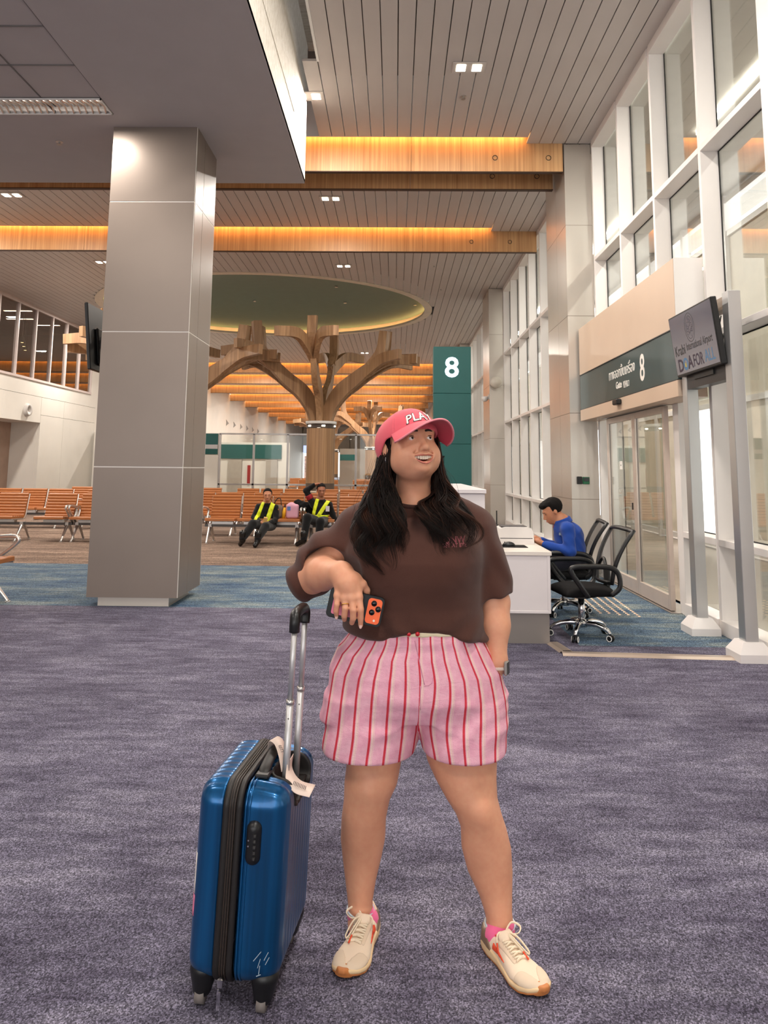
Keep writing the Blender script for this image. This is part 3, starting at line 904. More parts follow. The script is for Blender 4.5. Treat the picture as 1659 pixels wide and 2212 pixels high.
# ---- gate header with sign
M_TAN = m_panel('header_champagne', (206, 182, 160), 0.42, 0.2)
t = thing('gate_header', 'long tan gate header with a dark green sign band over the sliding door', 'sign', (2.6, 8.55, 2.08))
y0, y1 = -1.735, 1.87
MB().box(0, 0.27, y0, y1, 0.645, 1.31, bev=0.004).build('upper_panel', M_TAN, t)
MB().box(0.004, 0.275, y0 - 0.004, y0, 0.64, 1.312).build('end_cap', M_WHITE, t)
MB().box(0.005, 0.27, y0, y1, 0.16, 0.643).build('sign_band', plain('band_green', (58, 76, 76), 0.35, 0.2), t)
MB().box(-0.002, 0.27, y0, y1, 0.0, 0.158, bev=0.004).build('lower_panel', M_TAN, t)
MB().box(-0.003, 0.006, y0, y1, 0.638, 0.648).box(-0.003, 0.006, y0, y1, 0.154, 0.162).build('edge_line', M_BLACK, t)
LT = plain('sign_letters', (232, 226, 218), 0.5)
def st(s, px, py, size, xs=1.0, bold=0.0, al='CENTER'):
    p = onx(px, py, 2.6)
    return text_mesh('sign_text', s, size, LT, t, frame((0.004, p.y - 8.55, p.z - 2.08), (0, -1, 0), (0, 0, 1)), 0.002, al, bold, xs)
st('ทางออกขึ้นเครื่อง', 1341, 803, 0.165, 0.86, 0.0)
st('Gate', 1336, 832, 0.115, 1.0, 0.002)
st('I', 1346, 831, 0.10, 0.5); st('登机口', 1352.5, 830, 0.085, 0.8)
st('8', 1386.5, 797, 0.40, 0.78, 0.006)
p = onx(1338, 869, 2.6)
s_ = MB().box(-0.06, 0.0, -0.09, 0.09, 0, 0.065, bev=0.012).build('door_sensor', M_BLACK, t); s_.location = (0, p.y - 8.55, p.z - 2.11)

# ---- sliding gate door
d1 = thing('door_1', kind='structure')
G_DOOR = glass('door_glass', (0.92, 0.95, 0.93), 0.08, 1.0)
M_DFR = plain('door_frame', (212, 196, 184), 0.32, 0.4)
for (a, b) in ((8.70, 9.78), (7.70, 8.695)):
    leaf = thing('door_leaf'); leaf.parent = d1
    X0, X1 = 2.775, 2.825
    MB().box(X0, X1, a, a + 0.055, 0.012, 2.07, bev=0.003).build('stile', M_DFR, leaf)
    MB().box(X0, X1, b - 0.055, b, 0.012, 2.07, bev=0.003).build('stile', M_DFR, leaf)
    MB().box(X0, X1, a + 0.056, b - 0.056, 0.012, 0.16, bev=0.003).build('bottom_rail', M_DFR, leaf)
    MB().box(X0, X1, a + 0.056, b - 0.056, 2.0, 2.07, bev=0.003).build('top_rail', M_DFR, leaf)
    MB().box(X0 + 0.02, X1 - 0.02, a + 0.05, b - 0.05, 0.155, 2.01).build('glass_pane', G_DOOR, leaf)
    g_ = MB()
    for yy in (a + 0.055, b - 0.060): g_.box(X0 + 0.02, X0 + 0.03, yy, yy + 0.006, 0.16, 2.0)
    g_.build('gasket', M_GASK, leaf)
MB().box(2.765, 2.775, 8.78, 8.80, 0.95, 1.03).build('handle', M_BLACK, d1)
MB().box(2.74, 3.02, 7.66, 9.9, 2.075, 2.10).build('track', M_STEEL, d1)
MB().box(2.74, 3.02, 7.60, 10.4, -0.001, 0.008).build('threshold', M_STEEL, d1)
q = MB().box(2.772, 2.7745, -0.05, 0.05, -0.05, 0.05).build('door_sticker', plain('sticker', (240, 238, 232), 0.5), d1)
p = onx(1341, 1005, 2.77); q.location = (0, p.y, p.z)
q2 = MB().cbox((2.771, p.y, p.z), (0.002, 0.016, 0.016)).build('sticker_mark', M_BLACK, d1)

# ---- boxes on the columns
t = thing('card_reader', 'small black and green card reader box on the column beside the gate', 'card reader', ony(1259, 1038, 10.49))
MB().box(-0.085, -0.015, -0.03, 0, -0.05, 0.055, bev=0.006).build('reader', M_BLACK, t)
MB().box(-0.005, 0.09, -0.025, 0, -0.05, 0.05, bev=0.006).build('release_box', plain('green_box', (22, 92, 58), 0.4), t)
MB().box(0.005, 0.08, -0.028, -0.024, -0.01, 0.04).build('window', plain('reader_window', (36, 44, 44), 0.2), t)
t = thing('wall_speaker', 'round white loudspeaker on the far metal column behind the totem', 'speaker', ony(1071, 826, 19.15))
MB().lathe([(0.001, -0.13), (0.08, -0.11), (0.15, -0.04), (0.155, 0.03), (0.12, 0.1), (0.001, 0.12)], 20, M=Matrix.Rotation(PI / 2, 4, 'X')).build('shell', plain('speaker_shell', (206, 198, 186), 0.5), t, True)
MB().box(-0.03, 0.12, 0.1, 0.26, -0.03, 0.03).build('bracket', M_WHITE, t)
t = thing('security_camera', 'small white dome security camera on a bracket by the far column', 'camera', ony(1047, 861, 19.6))
MB().lathe([(0.001, -0.09), (0.07, -0.06), (0.09, 0.0), (0.09, 0.05), (0.001, 0.06)], 16).build('housing', M_WHITE, t, True)
MB().box(0, 2.468 - t.location.x, -0.02, 0.02, 0.03, 0.06).box(2.455 - t.location.x, 2.469 - t.location.x, -0.05, 0.05, -0.02, 0.1).build('arm', M_WHITE, t)
t = thing('wall_speaker', 'round white loudspeaker on the left wall above the recess', 'speaker', Vector((XL, 21.9, 3.03)))
MB().lathe([(0.001, 0.03), (0.09, 0.05), (0.1, 0.08), (0.17, 0.1), (0.19, 0.05), (0.2, 0.0)], 24, M=Matrix.Rotation(PI / 2, 4, 'Y')).build('shell', plain('speaker_grey', (196, 190, 184), 0.5), t, True)

# ---- television on a two-post stand
M_POST = plain('silver_post', (196, 196, 196), 0.3, 0.75, 0.5, 0.02)
t = thing('tv_stand', 'two silver posts with a dark crossbar carrying the gate television', 'stand', (2.68, 6.3, 0))
for yy in (0.44, -0.46):
    MB().box(-0.05, 0.05, yy - 0.055, yy + 0.055, 0.1, 2.83, bev=0.004).build('post', M_POST, t)
    q = MB(); w0, w1 = 0.125, 0.075
    q.add([(-w0, yy - w0, 0), (w0, yy - w0, 0), (w0, yy + w0, 0), (-w0, yy + w0, 0), (-w0, yy - w0, 0.06), (w0, yy - w0, 0.06), (w0, yy + w0, 0.06), (-w0, yy + w0, 0.06),
           (-w1, yy - w1, 0.14), (w1, yy - w1, 0.14), (w1, yy + w1, 0.14), (-w1, yy + w1, 0.14)],
          [(0, 3, 2, 1), (0, 1, 5, 4), (1, 2, 6, 5), (2, 3, 7, 6), (3, 0, 4, 7), (4, 5, 9, 8), (5, 6, 10, 9), (6, 7, 11, 10), (7, 4, 8, 11), (8, 9, 10, 11)])
    q.build('foot', M_FRAME, t)
M_DGREY = plain('dark_grey_metal', (64, 62, 62), 0.4, 0.5)
MB().box(-0.045, 0.045, -0.40, 0.384, 2.13, 2.27).build('crossbar', M_DGREY, t)
MB().box(-0.045, 0.045, -0.40, 0.384, 2.70, 2.80).build('crossbar', plain('tan_bar', (150, 132, 116), 0.4), t)
MB().box(-0.06, -0.02, -0.2, 0.2, 2.2, 2.74).build('mount_plate', M_BLACK, t)
for k, (ya, za, yb, zb) in enumerate(((-0.3, 2.62, -0.36, 2.3), (-0.33, 2.66, -0.28, 2.25), (-0.36, 2.5, -0.38, 2.2))):
    MB().tube(cat([(-0.03, ya, za), (-0.07, (ya + yb) / 2 - 0.03, (za + zb) / 2), (-0.03, yb, zb)], 6), 0.006, 6).build('cable', M_BLACK if k else M_WHITE, t, True)
tv = thing('television', 'gate television showing airport name and DOA FOR ALL, tilted down on two posts', 'television', (2.565, 6.3, 2.52))
tv.rotation_euler = (0, math.radians(-7), 0)
MB().box(-0.02, 0.03, -0.46, 0.46, -0.275, 0.275, bev=0.006).build('body', M_BLACK, tv)
def m_screen():
    g = NT('lcd_screen'); co = g.coord()
    gr = g.n('ShaderNodeTexGradient'); g.l(g.mapping(co, (0, 0, 1.6), (0.5, 0, 0.5)), gr.inputs[0])
    g.base((0.02, 0.02, 0.025, 1)); g.pbr(0.12, 0, 0.6)
    c = g.mix(g.noise(co, 2.0, 2), srgb(126, 118, 126), srgb(150, 144, 152))
    g.l(c, g.b.inputs['Emission Color']); g.b.inputs['Emission Strength'].default_value = 0.24
    return g.m
MB().box(-0.0215, -0.0205, -0.445, 0.445, -0.255, 0.26).build('screen', m_screen(), tv)
def sm(name, rgb, e=0.0):
    m = plain(name, rgb, 0.4); return m
S_BLK = plain('screen_ink_black', (22, 16, 24), 0.3); S_NAV = plain('screen_ink_navy', (40, 24, 52), 0.3); S_BLU = plain('screen_ink_blue', (70, 118, 158), 0.3); S_YEL = plain('screen_ink_yellow', (176, 166, 96), 0.3)
S_RED = plain('screen_ink_red', (140, 52, 30), 0.3)
def scr(s, y, z, size, mat, al='LEFT', xs=1.0, bold=0.0): return text_mesh('screen_text', s, size, mat, tv, frame((-0.0222, y, z), (0, -1, 0), (0, 0, 1)), 0.0002, al, bold, xs)
scr('Krabi', 0.415, -0.05, 0.125, S_BLK, xs=0.86, bold=0.002)
scr('International Airport', 0.150, -0.042, 0.095, S_BLK, xs=0.66, bold=0.001)
scr('D', 0.39, -0.185, 0.155, S_NAV, xs=1.05, bold=0.004); scr('O', 0.275, -0.185, 0.15, S_BLU, xs=0.9, bold=0.004); scr('A', 0.17, -0.18, 0.155, S_NAV, bold=0.004)
scr('FOR', 0.055, -0.18, 0.145, S_NAV, xs=0.76, bold=0.002); scr('ALL', -0.185, -0.175, 0.145, S_BLU, xs=0.82, bold=0.001)
MB().cbox((-0.0221, 0.225, -0.187), (0.0004, 0.03, 0.035)).build('screen_mark', S_YEL, tv)
q = MB(); q.tube([(0, 0.098 * math.cos(2 * PI * k / 40), 0.125 * math.sin(2 * PI * k / 40)) for k in range(40)], 0.0025, 4, closed=True)
q.tube([(0, 0.075 * math.cos(2 * PI * k / 40), 0.098 * math.sin(2 * PI * k / 40)) for k in range(40)], 0.0018, 4, closed=True)
o = q.build('screen_emblem', S_BLK, tv); o.location = (-0.0222, 0.02, 0.115); o.scale = (0.1, 1, 1)
q = MB(); rr = random.Random(3)
for k in range(46):
    a = rr.uniform(0, 2 * PI); r = 0.062 * math.sqrt(rr.random()); yy, zz = r * math.cos(a), r * 1.25 * math.sin(a); a2 = rr.uniform(0, PI)
    q.tube([(0, yy - 0.012 * math.cos(a2), zz - 0.012 * math.sin(a2)), (0, yy + 0.004, zz + 0.004), (0, yy + 0.012 * math.cos(a2 + 0.5), zz + 0.012 * math.sin(a2 + 0.5))], 0.0018, 4)
o = q.build('screen_emblem_figure', plain('emblem_ink', (52, 44, 58), 0.4), tv); o.location = (-0.0222, 0.02, 0.115); o.scale = (0.1, 1, 1)
# television seen from behind, fixed to the pillar
tv = thing('television', 'black television on the left side of the taupe pillar, seen from behind', 'television', (-3.38, 8.42, 2.81))
tv.rotation_euler = (0, math.radians(-6), 0)
MB().box(-0.02, 0.02, -0.47, 0.47, -0.37, 0.38, bev=0.008).build('body', M_BLACK, tv)
MB().box(0.02, 0.055, -0.3, 0.4, -0.3, 0.12, bev=0.015).build('rear_housing', plain('rear_black', (10, 10, 11), 0.25), tv)
MB().box(0.05, 0.28, 0.0, 0.14, -0.07, 0.07).build('wall_bracket', M_DGREY, tv)
MB().box(0.0555, 0.056, -0.2, -0.13, -0.18, 0.02).build('rating_label', plain('label_white', (190, 190, 190), 0.6), tv)

# ---- check-in desk
M_DESK = plain('white_laminate', (226, 218, 218), 0.35, 0, 0.5, 0.02)
M_DBASE = m_panel('desk_steel', (150, 142, 136), 0.4, 0.6)
t = thing('gate_desk', 'white gate desk with a raised counter and grey steel base beside the woman', 'desk', (1.28, 6.25, 0))
MB().box(-1.0, -0.01, 0.02, 0.3, 0, 0.24).box(-1.0, -0.45, 0.3, 2.3, 0, 0.24).build('base', M_DBASE, t)
q = MB(); q.box(-0.528, 0, 0, 0.025, 0.24, 0.70).build('end_panel', M_DESK, t)
q = MB(); q.box(-0.528, 0, -0.006, 0.0, 0.24, 0.262, bev=0.002).box(-0.025, 0, -0.006, 0, 0.262, 0.70, bev=0.002).build('edge_trim', M_DESK, t)
MB().box(-0.5, -0.0, 0.025, 0.3, 0.24, 0.26).box(-0.52, 0, 2.27, 2.3, 0.0, 0.7).build('carcass', M_DESK, t)
MB().box(-0.52, 0.012, -0.012, 2.32, 0.70, 0.735, bev=0.004).build('worktop', plain('worktop_cream', (232, 222, 212), 0.25), t)
MB().box(-1.0, -0.53, 0.001, 2.3, 0.241, 1.199, bev=0.004).build('raised_counter', M_DESK, t)
MB().box(-1.02, -0.52, -0.02, 2.32, 1.2, 1.235, bev=0.004).build('counter_top', M_DESK, t)
# on the desk
t = thing('printer', 'rounded white printer on the gate desk in front of the seated man', 'printer', (1.10, 6.95, 0.735))
q = MB(); prof = [(-0.17, 0), (-0.17, 0.09), (-0.15, 0.135), (-0.10, 0.15), (0.10, 0.15), (0.135, 0.135), (0.15, 0.1), (0.155, 0)]
q.prism([(a, b) for a, b in prof], 0.3, Matrix(((1, 0, 0, 0), (0, 0, 1, -0.15), (0, 1, 0, 0), (0, 0, 0, 1)))).build('case', plain('printer_white', (232, 226, 222), 0.35), t)
MB().box(-0.13, 0.1, -0.1, 0.1, 0.15, 0.156).build('control_panel', plain('printer_dark', (74, 70, 72), 0.4), t)
MB().box(-0.15, 0.14, -0.1505, -0.149, 0.05, 0.056).build('paper_slot', M_BLACK, t)
t = thing('mouse_pad', 'black mouse pad on the desk next to the printer', 'mouse pad', (1.02, 6.62, 0.735))
MB().box(-0.12, 0.13, -0.1, 0.1, 0, 0.004, bev=0.001).build('pad', M_BLACKF, t)
t = thing('computer_mouse', 'black computer mouse on the mouse pad', 'mouse', (1.0, 6.63, 0.74))
v, qd = surf(lambda P: smax(sd_ell(P, (0, 0, 0), (0.058, 0.033, 0.036)), -P[:, 2], 0.004), (-.07, -.05, -.01), (.07, .05, .05), 0.004)
np_mesh('shell', [(v, qd)], M_BLACK, t)
MB().cyl((-0.035, 0, 0.027), (-0.035, 0, 0.034), 0.006, 8).build('wheel', M_DGREY, t)
t = thing('radio_handset', 'black two-way radio with an aerial standing on the raised desk counter', 'radio', ony(1079, 1140, 7.2))
t.location.z = 0.735; t.location.x = 0.97; t.location.y = 7.3
MB().box(-0.03, 0.03, -0.018, 0.018, 0, 0.14, bev=0.006).build('body', M_BLACK, t)
MB().cyl((0.018, 0, 0.14), (0.018, 0, 0.27), 0.006, 8).build('aerial', M_BLACK, t)

# ---- floor strips
t = thing('floor_strip', 'bevelled metal cover strip across the carpet before the gate area', 'floor strip', (0, 0, 0))
a, b, c = onz(1200, 1388), onz(1222, 1411), onz(1600, 1424)
for p0, p1 in ((Vector((1.30, 6.27, 0)), Vector((1.34, 5.98, 0))), (Vector((1.29, 5.93, 0)), Vector((2.60, 5.86, 0)))):
    d = (p1 - p0); L = d.length; M = frame(p0, d, Vector((0, 0, 1)).cross(d))
    q = MB(); q.add([M @ Vector(v) for v in ((0, -0.06, 0.001), (L, -0.06, 0.001), (L, -0.03, 0.016), (0, -0.03, 0.016), (L, 0.03, 0.016), (0, 0.03, 0.016), (L, 0.06, 0.001), (0, 0.06, 0.001))],
                 [(0, 1, 2, 3), (3, 2, 4, 5), (5, 4, 6, 7)]); q.build('cover', plain('strip_metal', (190, 172, 158), 0.35, 0.6), t)
t = thing('tactile_paving', 'rows of pale metal tactile studs set in the blue carpet before the door', 'tactile studs', (0, 0, 0))
q = MB()
for r in range(6):
    for k in range(26):
        x_ = 1.95 + r * 0.085; y_ = 7.45 + k * 0.075
        if y_ < 7.45 + (0.6 - 0.12 * r if r < 5 else 0) * 0.3: continue
        q.lathe([(0.016, 0.0), (0.012, 0.007), (0.0005, 0.008)], 8, (x_ + 0.02 * k * 0.2, y_, 0))
o = q.build('stud_rows', plain('stud_metal', (216, 190, 164), 0.35, 0.5), t, True); tag(o, kind='stuff')

# ---- swivel chairs
M_MESH = None
def m_meshcloth():
    g = NT('mesh_cloth'); tr = g.n('ShaderNodeBsdfTransparent'); mx = g.n('ShaderNodeMixShader'); mx.inputs[0].default_value = 0.52
    g.base(srgb(40, 38, 38)); g.pbr(0.8)
    g.l(tr.outputs[0], mx.inputs[1]); g.l(g.b.outputs[0], mx.inputs[2]); g.l(mx.outputs[0], g.out.inputs[0]); return g.m
M_MESH = m_meshcloth()
def office_chair(label, loc, rotz, sc=1.0):
    t = thing('office_chair', label, 'chair', loc, rotz); t.scale = (sc,) * 3
    # faces -x ; seat
    v, qd = surf(lambda P: smax(sd_box(P, (0, 0, 0.43), (0.25, 0.245, 0.045), 0.04), sd_ell(P, (0.0, 0, 0.38), (0.34, 0.34, 0.12)), 0.02), (-.3, -.3, .36), (.3, .3, .52), 0.012)
    np_mesh('seat', [(v, qd)], M_BLACKF, t)
    MB().cyl((0, 0, 0.35), (0, 0, 0.39), 0.08, 16).box(-0.12, 0.1, -0.09, 0.09, 0.36, 0.385).build('mechanism', M_BLACK, t)
    MB().cyl((0, 0, 0.12), (0, 0, 0.36), 0.03, 16).build('gas_lift', M_CHROME, t, True)
    MB().lathe([(0.001, 0.09), (0.05, 0.09), (0.05, 0.14), (0.035, 0.155), (0.03, 0.155)], 18).build('hub', M_CHROME, t, True)
    for k in range(5):
        a = 2 * PI * k / 5 + 0.35; c_, s_ = math.cos(a), math.sin(a)
        pts = cat([(0.04 * c_, 0.04 * s_, 0.125), (0.15 * c_, 0.15 * s_, 0.125), (0.25 * c_, 0.25 * s_, 0.095), (0.285 * c_, 0.285 * s_, 0.062)], 4)
        sp = MB().tube(pts, [0.024] * 4 + [0.021] * 5 + [0.016] * 4, 10).build('base_spoke', M_CHROME, t, True)
        cs = MB(); w_ = Vector((-s_, c_, 0))
        ctr = Vector((0.285 * c_, 0.285 * s_, 0.028))
        for sg in (-1, 1):
            cs.cyl(ctr + w_ * 0.008 * sg, ctr + w_ * 0.026 * sg, 0.028, 16)
        ca = cs.build('caster', M_BLACK, t)
        for sg in (-1, 1):
            cc = ctr + w_ * 0.0265 * sg; u_ = Vector((c_, s_, 0))
            MB().tube([cc + (u_ * math.cos(2 * PI * i / 18) + Vector((0, 0, 1)) * math.sin(2 * PI * i / 18)) * 0.024 for i in range(18)], 0.004, 6, closed=True).build('tyre_ring', M_WHITE, ca, True)
        MB().cyl(ctr + Vector((0, 0, 0.0)), ctr + Vector((0, 0, 0.045)), 0.008, 8).build('caster_stem', M_BLACK, ca)
    # back frame: curved, wider at top
    def bk(u, v_):   # u -1..1 across, v 0..1 up
        wdt = 0.17 + 0.065 * v_ ; z = 0.50 + 0.47 * v_
        xx = 0.23 + 0.02 * v_ + 0.17 * v_ * v_ - 0.035 * (1 - u * u)
        return Vector((xx, u * wdt, z))
    loop = [bk(-1, k / 10) for k in range(11)] + [bk(-1 + 2 * k / 8, 1.0) + Vector((0, 0, 0.02 * math.sin(PI * k / 8))) for k in range(1, 8)] + [bk(1, 1 - k / 10) for k in range(11)] + [bk(1 - 2 * k / 8, 0) for k in range(1, 8)]
    MB().tube(loop, 0.022, 8, closed=True, flat=0.8).build('back_frame', M_BLACK, t, True)
    MB().grid([[bk(-1 + 2 * i / 10, j / 10) for i in range(11)] for j in range(11)]).build('back_mesh', M_MESH, t, True)
    MB().tube(cat([(0.12, 0, 0.38), (0.22, 0, 0.39), (0.255, 0, 0.47), (0.255, 0, 0.62)], 5), 0.028, 10, flat=1.6).build('back_bracket', M_BLACK, t, True)
    lo = [bk(-0.45 + 0.9 * k / 10, 0.28 + 0.16 * math.sin(PI * k / 10)) + Vector((-0.01, 0, 0)) for k in range(11)]
    MB().tube(lo, 0.016, 8).build('lumbar_bar', M_BLACK, t, True)
    for s in (-1, 1):
        y_ = 0.285 * s
        pts = cat([(-0.03, y_ * 0.86, 0.395), (-0.12, y_, 0.50), (-0.20, y_, 0.62), (-0.17, y_, 0.66), (-0.02, y_, 0.665), (0.16, y_, 0.655), (0.24, y_, 0.60), (0.25, y_, 0.48), (0.18, y_ * 0.9, 0.405)], 5)
        MB().tube(pts, [0.02] * len(pts), 8, flat=1.2, up=(0, 1, 0)).build('armrest', M_BLACK, t, True)
    return t
office_chair('empty black mesh swivel chair with chrome base, turned to the end of the gate desk', (1.60, 6.55, 0), math.radians(8), 0.92)
office_chair('black mesh swivel chair the man in blue sits on', (1.68, 7.55, 0), math.radians(-4), 0.92)

# ---- beam benches with ribbed orange pads
M_LEATH = plain('orange_leatherette', (168, 102, 52), 0.45, 0, 0.5, 0.05, 8)
M_BEAMD = plain('bench_beam_steel', (92, 88, 86), 0.35, 0.6)
def _ribprof(p0, p1, n, th, amp):
    """closed profile from p0 to p1 with ribs on the front side; 2d (y,z)"""
    p0 = Vector(p0); p1 = Vector(p1); d = p1 - p0; nrm = Vector((-d.y, d.x)).normalized()
    fr = []
    for i in range(n * 6 + 1):
        s = i / (n * 6); fr.append(p0 + d * s + nrm * (th / 2 + amp * abs(math.sin(PI * n * s)) ** 0.6))
    bk = [p0 + d * s - nrm * th / 2 for s in (1.0, 0.0)]
    return fr + bk
_bm = {}
def bench_meshes():
    if _bm: return _bm
    Mx = Matrix(((0, 0, 1, -0.275), (1, 0, 0, 0), (0, 1, 0, 0), (0, 0, 0, 1)))
    def ext(prof, name, mat):
        me = MB().prism([(p[0], p[1]) for p in prof], 0.55, Mx).mesh(name); me.materials.append(mat); return me
    _bm['seat'] = ext(_ribprof((-0.27, 0.43), (0.22, 0.405), 6, 0.04, 0.012), 'seat', M_LEATH)
    _bm['backrest'] = ext(_ribprof((0.19, 0.42), (0.34, 0.86), 8, 0.035, 0.016), 'backrest', M_LEATH)
    q = MB()
    for s in (-0.277, 0.277):
        q.tube([(s, -0.26, 0.40), (s, 0.16, 0.385), (s, 0.24, 0.45), (s, 0.35, 0.85)], 0.012, 6)
    q.box(-0.2, 0.2, -0.03, 0.08, 0.335, 0.385)
    me = q.mesh('seat_frame'); me.materials.append(M_ALU); _bm['seat_frame'] = me
    q = MB(); pts = cat([(0, 0.06, 0.34), (0, -0.08, 0.44), (0, -0.26, 0.585), (0, -0.275, 0.63), (0, -0.22, 0.655), (0, 0.0, 0.64), (0, 0.18, 0.605), (0, 0.21, 0.55), (0, 0.12, 0.40)], 5)
    q.tube(pts, 0.021, 8, flat=0.95, up=(1, 0, 0))
    me = q.mesh('armrest'); me.materials.append(M_ALU); me.polygons.foreach_set('use_smooth', [True] * len(me.polygons)); _bm['armrest'] = me
    q = MB()
    for a, b in (((0, -0.03, 0.30), (0, -0.27, 0.015)), ((0, 0.05, 0.30), (0, 0.28, 0.015))):
        q.tube([a, tuple((i * 0.6 + j_ * 0.4) for i, j_ in zip(a, b)), b], [0.034, 0.027, 0.018], 8, flat=0.6, up=(1, 0, 0))
        q.lathe([(0.001, 0.0), (0.028, 0.0), (0.028, 0.012), (0.001, 0.016)], 10, (b[0], b[1], 0))
    q.box(-0.03, 0.03, -0.06, 0.09, 0.28, 0.345)
    me = q.mesh('leg'); me.materials.append(M_ALU); _bm['leg'] = me
    return _bm
def bench(label, loc, rotz, seats, arms, legs, span, group=None):
    t = thing('waiting_bench', label, 'bench', loc, rotz, group); B = bench_meshes()
    for s in seats:
        for k in ('seat', 'backrest', 'seat_frame'):
            o = link(k, B[k], None, t); o.location.x = s
    for s in arms: o = link('armrest', B['armrest'], None, t); o.location.x = s
    for s in legs: o = link('leg', B['leg'], None, t); o.location.x = s
    MB().box(span[0], span[1], -0.035, 0.065, 0.29, 0.335).build('beam', M_BEAMD, t)
    return t
bench('orange bench with the two seated guards\' bags, first row right of the pillar', (0, 14.1, 0), 0, (-3.22, -2.62, -2.02), (-3.55, -1.72), (-3.45, -1.82), (-3.55, -1.7))
bench('orange bench under the guard who raises her arm, right end of the first row', (0, 14.1, 0), 0, (-1.38, -0.78, -0.18), (-1.66, 0.12), (-1.56, 0.02), (-1.66, 0.12))
bench('orange bench left of the pillar in the first row, one place left empty', (0, 14.1, 0), 0, (-7.95, -7.35, -6.40), (-6.08,), (-7.0, -6.14, -8.0), (-8.3, -6.05))
bench('orange bench partly hidden behind the left edge of the pillar', (0, 14.1, 0), 0, (-5.74, -5.14, -4.54), (-6.02, -4.2), (-5.95, -4.3), (-6.03, -4.2))
G2 = 'orange benches in the back rows'
for (x_, y_, lb) in ((-8.3, 16.9, 'orange bench in the second row by the recess in the left wall'), (-6.2, 16.9, 'orange bench in the second row, half behind the taupe pillar'),
                     (-4.1, 15.6, 'orange bench behind the first-row seat next to the pillar'), (-2.1, 15.6, 'orange bench directly behind the handbag and pink bag'),
                     (-0.1, 15.6, 'orange bench behind the guard with the raised arm, towards the totem'), (-7.4, 18.8, 'orange bench in the third row near the left wall'),
                     (-5.3, 18.8, 'orange bench in the third row hidden by the taupe pillar'), (-3.1, 18.6, 'orange bench in the third row behind the guard with the packet'), (-1.1, 18.6, 'orange bench in the third row just before the round planter')):
    bench(lb, (x_, y_, 0), 0, (-0.6, 0, 0.6), (-0.92, 0.92), (-0.75, 0.75), (-0.92, 0.92), G2)
for (x_, y_) in ((-1.0, 33), (-3.4, 33), (-1.0, 36), (0.9, 36), (-4.5, 38)):
    bench('orange bench beyond the glass partition', (x_, y_, 0), 0, (-0.6, 0, 0.6), (-0.92, 0.92), (-0.75, 0.75), (-0.92, 0.92), 'benches beyond the partition')
bench('near bench at the left edge, silver armrest and leg showing', (-4.24, 7.0, 0), PI / 2, (0.0, 0.6), (-0.34, 0.92), (-0.30, 0.8), (-0.36, 0.95))

# ---- things left on the bench
def soft(name, label, cat_, loc, f, lo, hi, h, mat, part):
    t = thing(name, label, cat_, loc); v, qd = surf(f, lo, hi, h); np_mesh(part, [(v, qd)], mat, t); return t
t = soft('handbag', 'taupe handbag on the bench between the guards', 'bag', (-2.20, 14.02, 0.462),
     lambda P: smin(sd_box(P, (0, 0, 0.11), (0.12, 0.07, 0.11), 0.05), sd_ell(P, (0.02, 0, 0.2), (0.09, 0.06, 0.05)), 0.03), (-.2, -.15, -.03), (.2, .15, .32), 0.012, plain('taupe_bag', (112, 92, 80), 0.7), 'bag_body')
MB().tube(cat([(-0.06, 0, 0.2), (-0.02, 0, 0.33), (0.06, 0, 0.36), (0.09, 0, 0.2)], 6), 0.009, 8).build('strap', M_BLACK, t, True)
t = thing('yellow_umbrella', 'folded yellow umbrella leaning by the handbag', 'umbrella', (-2.06, 13.93, 0.462))
MB().tube([(0, 0, 0.0), (0.01, 0, 0.12), (0.02, 0.01, 0.2)], [0.028, 0.034, 0.018], 10).build('canopy', plain('yellow_cloth', (230, 168, 28), 0.6), t, True)
MB().cyl((0.02, 0.01, 0.2), (0.025, 0.012, 0.26), 0.012, 8).build('grip', M_BLACK, t)
t = soft('pink_bag', 'pink cloth bag with a blue print on the bench', 'bag', (-1.90, 13.98, 0.462),
     lambda P: smin(sd_box(P, (0, 0, 0.13), (0.12, 0.06, 0.13), 0.04), sd_ell(P, (-0.02, 0, 0.24), (0.07, 0.04, 0.06)), 0.03), (-.2, -.15, -.03), (.2, .15, .36), 0.012, plain('pink_cloth', (214, 158, 176), 0.7), 'bag_body')
MB().box(-0.09, -0.03, -0.066, -0.06, 0.15, 0.22).build('print', plain('blue_print', (88, 120, 180), 0.6), t)
t = soft('dark_jacket', 'crumpled black jacket heaped over the armrest', 'jacket', (-1.72, 14.1, 0.62),
     lambda P: smin(smin(sd_ell(P, (0, 0, 0.06), (0.16, 0.12, 0.09)), sd_ell(P, (-0.1, 0, 0.12), (0.08, 0.08, 0.07)), 0.05), sd_ell(P, (0.14, 0.02, -0.02), (0.08, 0.08, 0.11)), 0.04) + 0.008 * np.sin(P[:, 0] * 55) * np.sin(P[:, 2] * 60 + P[:, 1] * 30),
     (-.3, -.2, -.2), (.3, .2, .25), 0.014, M_BLACKF, 'cloth')

